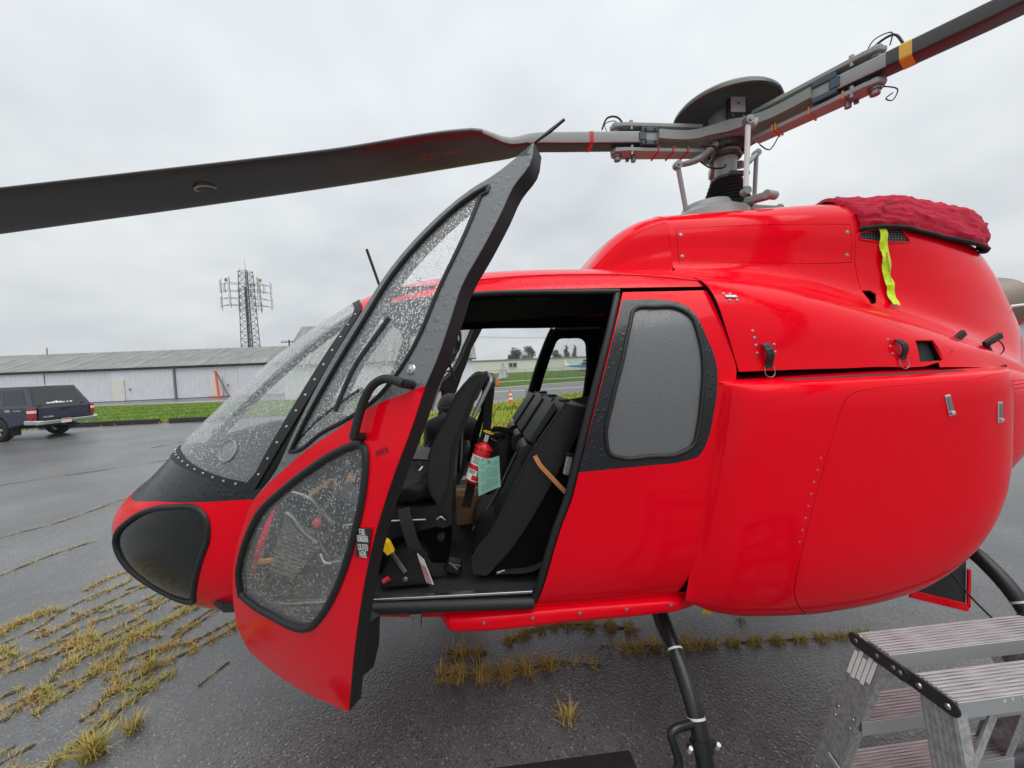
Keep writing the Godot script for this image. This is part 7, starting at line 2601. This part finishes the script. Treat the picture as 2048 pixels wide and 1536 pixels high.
func build_far_things():
	# cell tower: square lattice with three antenna platforms
	var tb := Vector3(-44.2, 0, -80.8)
	var o := thing("cell_tower", "grey lattice cell tower with white panel antennas rising behind the long hangar", "cell tower", tb)
	var b := MB.new()
	var H := 22.6
	var hw := func(y: float) -> float: return lerpf(1.75, 1.18, y / H)
	var br := MB.new()
	for i in 4:
		var a := PI / 4 + i * PI / 2 + .25
		var d0 := Vector3(cos(a), 0, sin(a))
		b.tube([tb + d0 * hw.call(0.0), tb + d0 * hw.call(H) + Vector3(0, H, 0)], .075, 6)
		var a2 := a + PI / 2
		var d1 := Vector3(cos(a2), 0, sin(a2))
		var y := 0.0
		var k := 0
		while y < H - .6:
			var y2 := minf(y + 1.35, H)
			var p0: Vector3 = tb + d0 * hw.call(y) + Vector3(0, y, 0); var p1: Vector3 = tb + d1 * hw.call(y) + Vector3(0, y, 0)
			var q0: Vector3 = tb + d0 * hw.call(y2) + Vector3(0, y2, 0); var q1: Vector3 = tb + d1 * hw.call(y2) + Vector3(0, y2, 0)
			br.tube([p0, q1], .035, 4, false)
			br.tube([p1, q0], .035, 4, false)
			br.tube([q0, q1], .035, 4, false)
			y = y2
			k += 1
	add(o, "legs", b, M.lattice_grey)
	var bs := add(o, "bracing", br, M.lattice_grey)
	bs.set_meta("kind", "stuff")
	b = MB.new()
	b.tube([tb + Vector3(.4, .3, 0), tb + Vector3(.3, H, 0)], .10, 6)
	b.tube([tb + Vector3(-.3, .3, .2), tb + Vector3(-.2, H - 3, .1)], .14, 6)
	add(o, "cables", b, M.dark_gap)
	for yy in [20.0, 18.6, 17.2, 15.9]:
		b = MB.new()
		for i in 3:
			var a := .15 + i * TAU / 3
			var d := Vector3(cos(a), 0, sin(a))
			var s := Vector3(-d.z, 0, d.x)
			b.tube([tb + d * .9 + s * .5 + Vector3(0, yy, 0), tb + d * 3.6 + s * 1.0 + Vector3(0, yy - .2, 0)], .05, 5)
			b.tube([tb + d * .9 - s * .5 + Vector3(0, yy, 0), tb + d * 3.6 - s * 1.0 + Vector3(0, yy - .2, 0)], .05, 5)
			b.tube([tb + d * 3.6 + s * 2.0 + Vector3(0, yy - .2, 0), tb + d * 3.6 - s * 2.0 + Vector3(0, yy - .2, 0)], .05, 5)
		add(o, "platform", b, M.lattice_grey)
	for i in 3:
		var a := .15 + i * TAU / 3
		var d := Vector3(cos(a), 0, sin(a))
		var s := Vector3(-d.z, 0, d.x)
		for q in [[-1.8, 19.3, 2.3, 0], [1.8, 19.4, 2.4, 1], [-1.9, 16.6, 2.1, 0], [1.9, 16.4, 2.0, 0], [.2, 19.0, 1.4, 0]]:
			b = MB.new()
			var c: Vector3 = tb + d * 3.75 + s * q[0] + Vector3(0, q[1], 0)
			b.box(Transform3D(Basis(s, Vector3.UP, d), c), Vector3(.36, q[2], .2), .04)
			add(o, "panel_antenna", b, M.antenna_tan if q[3] and i == 0 else M.antenna_white)
			b = MB.new()
			b.tube([c - d * .2 + Vector3(0, -q[2] * .8, 0), c - d * .2 + Vector3(0, q[2] * .62, 0)], .045, 6)
			add(o, "mounting_pole", b, M.lattice_grey)
		b = MB.new()
		b.box(Transform3D(Basis(s, Vector3.UP, d), tb + d * 3.1 + s * .9 + Vector3(0, 20.6, 0)), Vector3(.4, .55, .3), .03)
		b.box(Transform3D(Basis(s, Vector3.UP, d), tb + d * 3.1 + s * .3 + Vector3(0, 20.6, 0)), Vector3(.35, .5, .3), .03)
		add(o, "radio_unit", b, M.dull_steel)
	b = MB.new()
	b.tube([tb + Vector3(0, H - .2, 0), tb + Vector3(0, H + 2.6, 0)], [.05, .015], 5)
	b.tube([tb + Vector3(-1.0, H - .2, 0), tb + Vector3(-1.0, H + .7, 0)], .03, 5)
	add(o, "lightning_rod", b, M.lattice_grey)
	# utility poles and wires
	var gp := "utility poles along the road"
	var poles := [[Vector3(-28.8, 0, -63), 7.45, "utility pole whose crossarm just shows over the long hangar's roof"], [Vector3(-4.0, 0, -66), 7.6, "utility pole behind the white gabled hangar"], [Vector3(30, 0, -72), 7.8, "utility pole to the right beyond the road"]]
	for p in poles:
		o = thing("utility_pole", p[2], "utility pole", p[0], gp)
		b = MB.new()
		b.tube([p[0], p[0] + Vector3(0, p[1], 0)], [.16, .11], 8)
		add(o, "pole", b, M.bark)
		b = MB.new()
		b.bar(p[0] + Vector3(-1.2, p[1] - .35, 0), p[0] + Vector3(1.2, p[1] - .35, 0), .1, .12)
		var ca := add(o, "crossarm", b, M.bark)
		for s in [-1.05, -.5, .5, 1.05]:
			b = MB.new()
			b.tube([p[0] + Vector3(s, p[1] - .3, 0), p[0] + Vector3(s, p[1] - .1, 0)], .05, 6)
			add(ca, "insulator", b, M.dull_steel)
	b = MB.new()
	for i in 2:
		for s in [-1.05, 1.05]:
			var p0: Vector3 = poles[i][0] + Vector3(s, poles[i][1] - .1, 0); var p1: Vector3 = poles[i + 1][0] + Vector3(s, poles[i + 1][1] - .1, 0)
			var l := []
			for k in 15: l.append(p0.lerp(p1, k / 14.0) - Vector3(0, 3.2 * (k / 14.0) * (1 - k / 14.0), 0))
			b.tube(l, .018, 4, false)
	org = Vector3.ZERO
	var wi := add(self, "overhead_wires", b, M.lattice_grey)
	wi.position.y = GY
	tag(wi, "thin overhead wires strung between the utility poles", "wires")
	# long white building across the road
	o = thing("white_building", "long low white flat-roofed building across the road with small dark windows", "building", Vector3(30, 0, -119))
	b = MB.new()
	b.box(Transform3D(Basis(Vector3.UP, -.02), Vector3(24, 1.95, -122)), Vector3(56, 3.9, 10))
	var wl := add(o, "wall", b, M.off_white_wall)
	b = MB.new()
	b.box(Transform3D(Basis(Vector3.UP, -.02), Vector3(24, 3.98, -122)), Vector3(56.6, .26, 10.6))
	add(o, "roof_edge", b, M.dull_steel)
	for q in [[10.1, 2.3, 1.1, 1.3], [11.4, 2.3, 1.1, 1.3], [19.0, 2.6, 1.6, 1.7], [20.9, 2.9, 1.6, .9], [33, 2.4, 1.2, 1.3], [40, 2.4, 1.2, 1.3]]:
		b = MB.new()
		b.box(Transform3D(Basis(), Vector3(q[0], q[1], -116.95 - q[0] * -.02 - .48 + .0)), Vector3(q[2], q[3], .2), .03)
		var wf := add(o, "window", b, M.window_dark)
		b = MB.new()
		b.box(Transform3D(Basis(), Vector3(q[0], q[1] - q[3] / 2 - .05, -116.95 + q[0] * .02 - .36)), Vector3(q[2] + .2, .1, .2), .02)
		add(wf, "sill", b, M.white_paint)
	b = MB.new()
	b.box(Transform3D(Basis(), Vector3(20.2, 1.0, -116.9)), Vector3(2.2, 2.0, .5), .03)
	add(o, "door", b, M.galvanised)
	# trees
	var sh := Color(.045, .045, .020)
	tree("dark low bushy tree, leftmost behind the white building", Vector3(11.6, 0, -141), 5.9, 2.0, 0, 5, Color(.040, .042, .018))
	tree("broad round olive-brown tree rising above the middle of the white building's roof", Vector3(14.9, 0, -143), 9.2, 3.4, 0, 6, Color(.070, .062, .030))
	tree("small dark tree tucked against the left of the broad round tree", Vector3(12.9, 0, -142.5), 6.6, 1.9, 0, 16, Color(.045, .042, .020))
	tree("airy olive tree with sky showing through, right of the broad round tree", Vector3(19.2, 0, -142), 9.0, 3.0, 0, 7, Color(.085, .080, .040))
	tree("blurred dark tree at the left edge of the far rear window", Vector3(31.2, 0, -150), 8.2, 2.6, 0, 8, Color(.040, .055, .022))
	tree("left one of two slim pointed poplars beyond the parked plane", Vector3(35.0, 0, -150), 9.4, 2.2, 1, 9, Color(.038, .055, .022))
	tree("right one of two slim pointed poplars beyond the parked plane", Vector3(38.4, 0, -150), 9.3, 1.8, 1, 10, Color(.036, .052, .022))
	tree("bushy tree standing far right beyond the road", Vector3(52, 0, -150), 9.0, 4.0, 0, 12, Color(.045, .060, .022))
	# parked light aeroplane, tail to the left
	var pb := Vector3(24.4, 0, -89.5)
	o = thing("light_aeroplane", "small parked high-wing aeroplane, white with pale blue, beyond the fence", "aeroplane", pb)
	b = MB.new()
	b.tube(smooth3([pb + Vector3(-3.6, 1.55, 0), pb + Vector3(-2, 1.5, 0), pb + Vector3(.2, 1.5, 0), pb + Vector3(1.8, 1.4, 0), pb + Vector3(2.9, 1.3, 0)]), [.10, .16, .22, .28, .34, .42, .50, .55, .58, .58, .57, .54, .50, .46, .40, .34, .2], 14)
	add(o, "fuselage", b, M.plane_blue)
	b = MB.new()
	b.box(Transform3D(Basis(), pb + Vector3(.7, 2.2, 0)), Vector3(1.5, .14, 10.2), .05)
	add(o, "wing", b, M.white_paint)
	b = MB.new()
	b.prism(Transform3D(Basis(), pb + Vector3(0, 0, -.05)), PackedVector2Array([Vector2(-3.9, 1.5), Vector2(-2.2, 1.65), Vector2(-3.1, 2.0), Vector2(-3.6, 2.9), Vector2(-4.2, 2.9)]), .1)
	add(o, "tail_fin", b, M.white_paint)
	b = MB.new()
	b.box(Transform3D(Basis(), pb + Vector3(-3.6, 1.6, 0)), Vector3(.8, .08, 3.2), .03)
	add(o, "tailplane", b, M.white_paint)
	b = MB.new()
	b.box(Transform3D(Basis(), pb + Vector3(.9, 1.92, 0)), Vector3(1.3, .42, 1.0), .1)
	add(o, "cabin_windows", b, M.window_dark)
	for q in [[2.3, 0], [.4, 1.1], [.4, -1.1]]:
		b = MB.new()
		b.tube([pb + Vector3(q[0], .2, q[1] - .07), pb + Vector3(q[0], .2, q[1] + .07)], .2, 12)
		b.tube([pb + Vector3(q[0], .2, q[1]), pb + Vector3(q[0], 1.2, q[1] * .4)], .05, 6)
		add(o, "wheel", b, M.tyre)
	b = MB.new()
	b.box(Transform3D(Basis(Vector3.RIGHT, .5), pb + Vector3(3.0, 1.35, 0)), Vector3(.06, 1.9, .14), .02)
	add(o, "propeller", b, M.dark_gap)
	# wire fence: posts and rails
	o = thing("wire_fence", "chain-link fence with thin steel posts along the far side of the road", "fence", Vector3(16, 0, -50))
	var p0 := Vector3(1.2, 0, -48.4)
	var dv := Vector3(1, 0, -.05).normalized()
	for i in 26:
		b = MB.new()
		b.tube([p0 + dv * i * 2.4, p0 + dv * i * 2.4 + Vector3(0, 1.5, 0)], .032, 6)
		add(o, "post", b, M.dull_steel)
	b = MB.new()
	b.tube([p0 + Vector3(0, 1.48, 0), p0 + dv * 60 + Vector3(0, 1.48, 0)], .022, 6)
	add(o, "top_rail", b, M.dull_steel)
	b = MB.new()
	var i0 := 0
	while i0 < 330:
		var q := p0 + dv * (i0 * .18)
		b.tube([q + Vector3(0, .05, 0), q + dv * 1.4 + Vector3(0, 1.45, 0)], .004, 3, false)
		b.tube([q + dv * 1.4 + Vector3(0, .05, 0), q + Vector3(0, 1.45, 0)], .004, 3, false)
		i0 += 1
	var cm := add(o, "chain_link", b, M.dull_steel)
	cm.set_meta("kind", "stuff")
	# slatted wind tetrahedron by the fence
	var wb := Vector3(3.3, 0, -52)
	o = thing("wind_tetrahedron", "grey pyramid-shaped wind marker standing behind the chain-link fence", "wind marker", wb)
	b = MB.new()
	b.tube([wb, wb + Vector3(0, .6, 0)], .08, 8)
	add(o, "post", b, M.dull_steel)
	b = MB.new()
	var ap := wb + Vector3(.15, 2.45, 0)
	var c0 := wb + Vector3(-.75, .25, .5); var c1 := wb + Vector3(.75, .5, .5); var c2 := wb + Vector3(0, .4, -.8)
	b.flat(ap, c0, c1, ap, Vector3.BACK)
	b.flat(ap, c1, c2, ap, Vector3.RIGHT)
	b.flat(ap, c2, c0, ap, Vector3.LEFT)
	b.flat(c0, c1, c2, c0, Vector3.DOWN)
	var pn := add(o, "panels", b, M.galvanised)
	b = MB.new()
	for q in [[ap, c0], [ap, c1], [ap, c2], [c0, c1], [ap, c0.lerp(c1, .5)], [c0.lerp(ap, .5), c1.lerp(ap, .5)]]: b.tube([q[0], q[1]], .035, 6)
	add(o, "frame", b, M.dull_steel)
	# traffic cones
	var cg := "traffic cones at the near edge of the road"
	var cone: Node3D = null
	for q in [[Vector3(1.47, 0, -17.9), "taller traffic cone with white bands, right one of two by the road", 1.0], [Vector3(.58, 0, -17.6), "plain orange traffic cone, left one of two, half hidden by the seat harness", .86]]:
		o = thing("traffic_cone", q[1], "traffic cone", q[0], cg)
		var cx := Transform3D(Basis().scaled(Vector3.ONE * q[2]), q[0])
		b = MB.new()
		b.lathe(cx, [Vector2(.14, .03), Vector2(.035, .80), Vector2(.025, .82), Vector2(.001, .82)], 20)
		add(o, "cone", b, M.cone_orange)
		b = MB.new()
		b.box(cx * Transform3D(Basis(), Vector3(0, .018, 0)), Vector3(.40, .036, .40), .008)
		add(o, "base", b, M.cone_orange if q[2] < 1 else M.dark_gap)
		if q[2] >= 1.0:
			for w in [[.36, .46], [.56, .66]]:
				b = MB.new()
				b.lathe(cx, [Vector2(.14 - .105 * (w[0] - .03) / .77 + .003, w[0]), Vector2(.14 - .105 * (w[1] - .03) / .77 + .003, w[1])], 20)
				add(o, "white_band", b, M.white_paint)
	# posts
	var pp := Vector3(2.14, 0, -17.0)
	o = thing("grey_bollard", "weathered grey post standing in the grass by the road", "bollard", pp)
	b = MB.new()
	b.box(Transform3D(Basis(Vector3.UP, .3), pp + Vector3(0, .47, 0)), Vector3(.13, .94, .13), .02)
	add(o, "post", b, M.concrete)
	pp = Vector3(1.75, 0, -38.4)
	o = thing("hydrant_post", "short orange and tan marker post on the grass verge across the road", "marker post", pp)
	b = MB.new()
	b.box(Transform3D(Basis(), pp + Vector3(-.12, .45, 0)), Vector3(.16, .9, .16), .02)
	add(o, "post", b, M.bark)
	b = MB.new()
	b.box(Transform3D(Basis(), pp + Vector3(.16, .42, 0)), Vector3(.30, .75, .2), .03)
	add(o, "orange_box", b, M.post_orange)
	pp = Vector3(-27.2, 0, -45.3)
	pp = Vector3(-26.4, 0, -42.0)
	o = thing("orange_stand", "tall orange steel stand with a slanting stay in front of the long hangar", "stand", pp)
	b = MB.new()
	b.bar(pp + Vector3(0, .1, 0), pp + Vector3(-.15, 2.7, 0), .17, .14, Vector3.BACK, .01)
	add(o, "upright", b, M.post_orange)
	b = MB.new()
	b.tube([pp + Vector3(-.1, 2.6, .05), pp + Vector3(.95, .05, .15)], .035, 6)
	b.tube([pp + Vector3(-.1, 2.6, -.05), pp + Vector3(.6, .05, -.7)], .035, 6)
	add(o, "stay", b, M.lattice_grey)
	b = MB.new()
	b.box(Transform3D(Basis(), pp + Vector3(-.3, .1, 0)), Vector3(1.3, .1, .5), .01)
	add(o, "foot", b, M.post_orange)
	b = MB.new()
	b.tube([pp + Vector3(-.15, 2.62, -.1), pp + Vector3(-.15, 2.62, .1)], .13, 14)
	add(o, "sheave", b, M.post_orange)
	# hangar at the far right edge
	o = thing("grey_hangar", "grey metal hangar just showing at the right edge behind the helicopter's tail", "hangar", Vector3(60, 0, -34))
	var gx := Transform3D(Basis(Vector3.UP, deg_to_rad(-20.0)), Vector3(45.5, 0, -24))
	b = MB.new()
	b.box(gx * Transform3D(Basis(), Vector3(13, 1.9, -8)), Vector3(26, 3.8, 16))
	add(o, "wall", b, M.white_wall)
	b = MB.new()
	b.prism(gx * Transform3D(Basis(Vector3(0, 0, -1), Vector3.UP, Vector3(1, 0, 0)), Vector3(-.4, 0, .5)), PackedVector2Array([Vector2(0, 3.8), Vector2(17, 3.8), Vector2(17, 4.1), Vector2(8.5, 6.4), Vector2(0, 4.1)]), 27.0)
	add(o, "roof", b, M.galvanised)
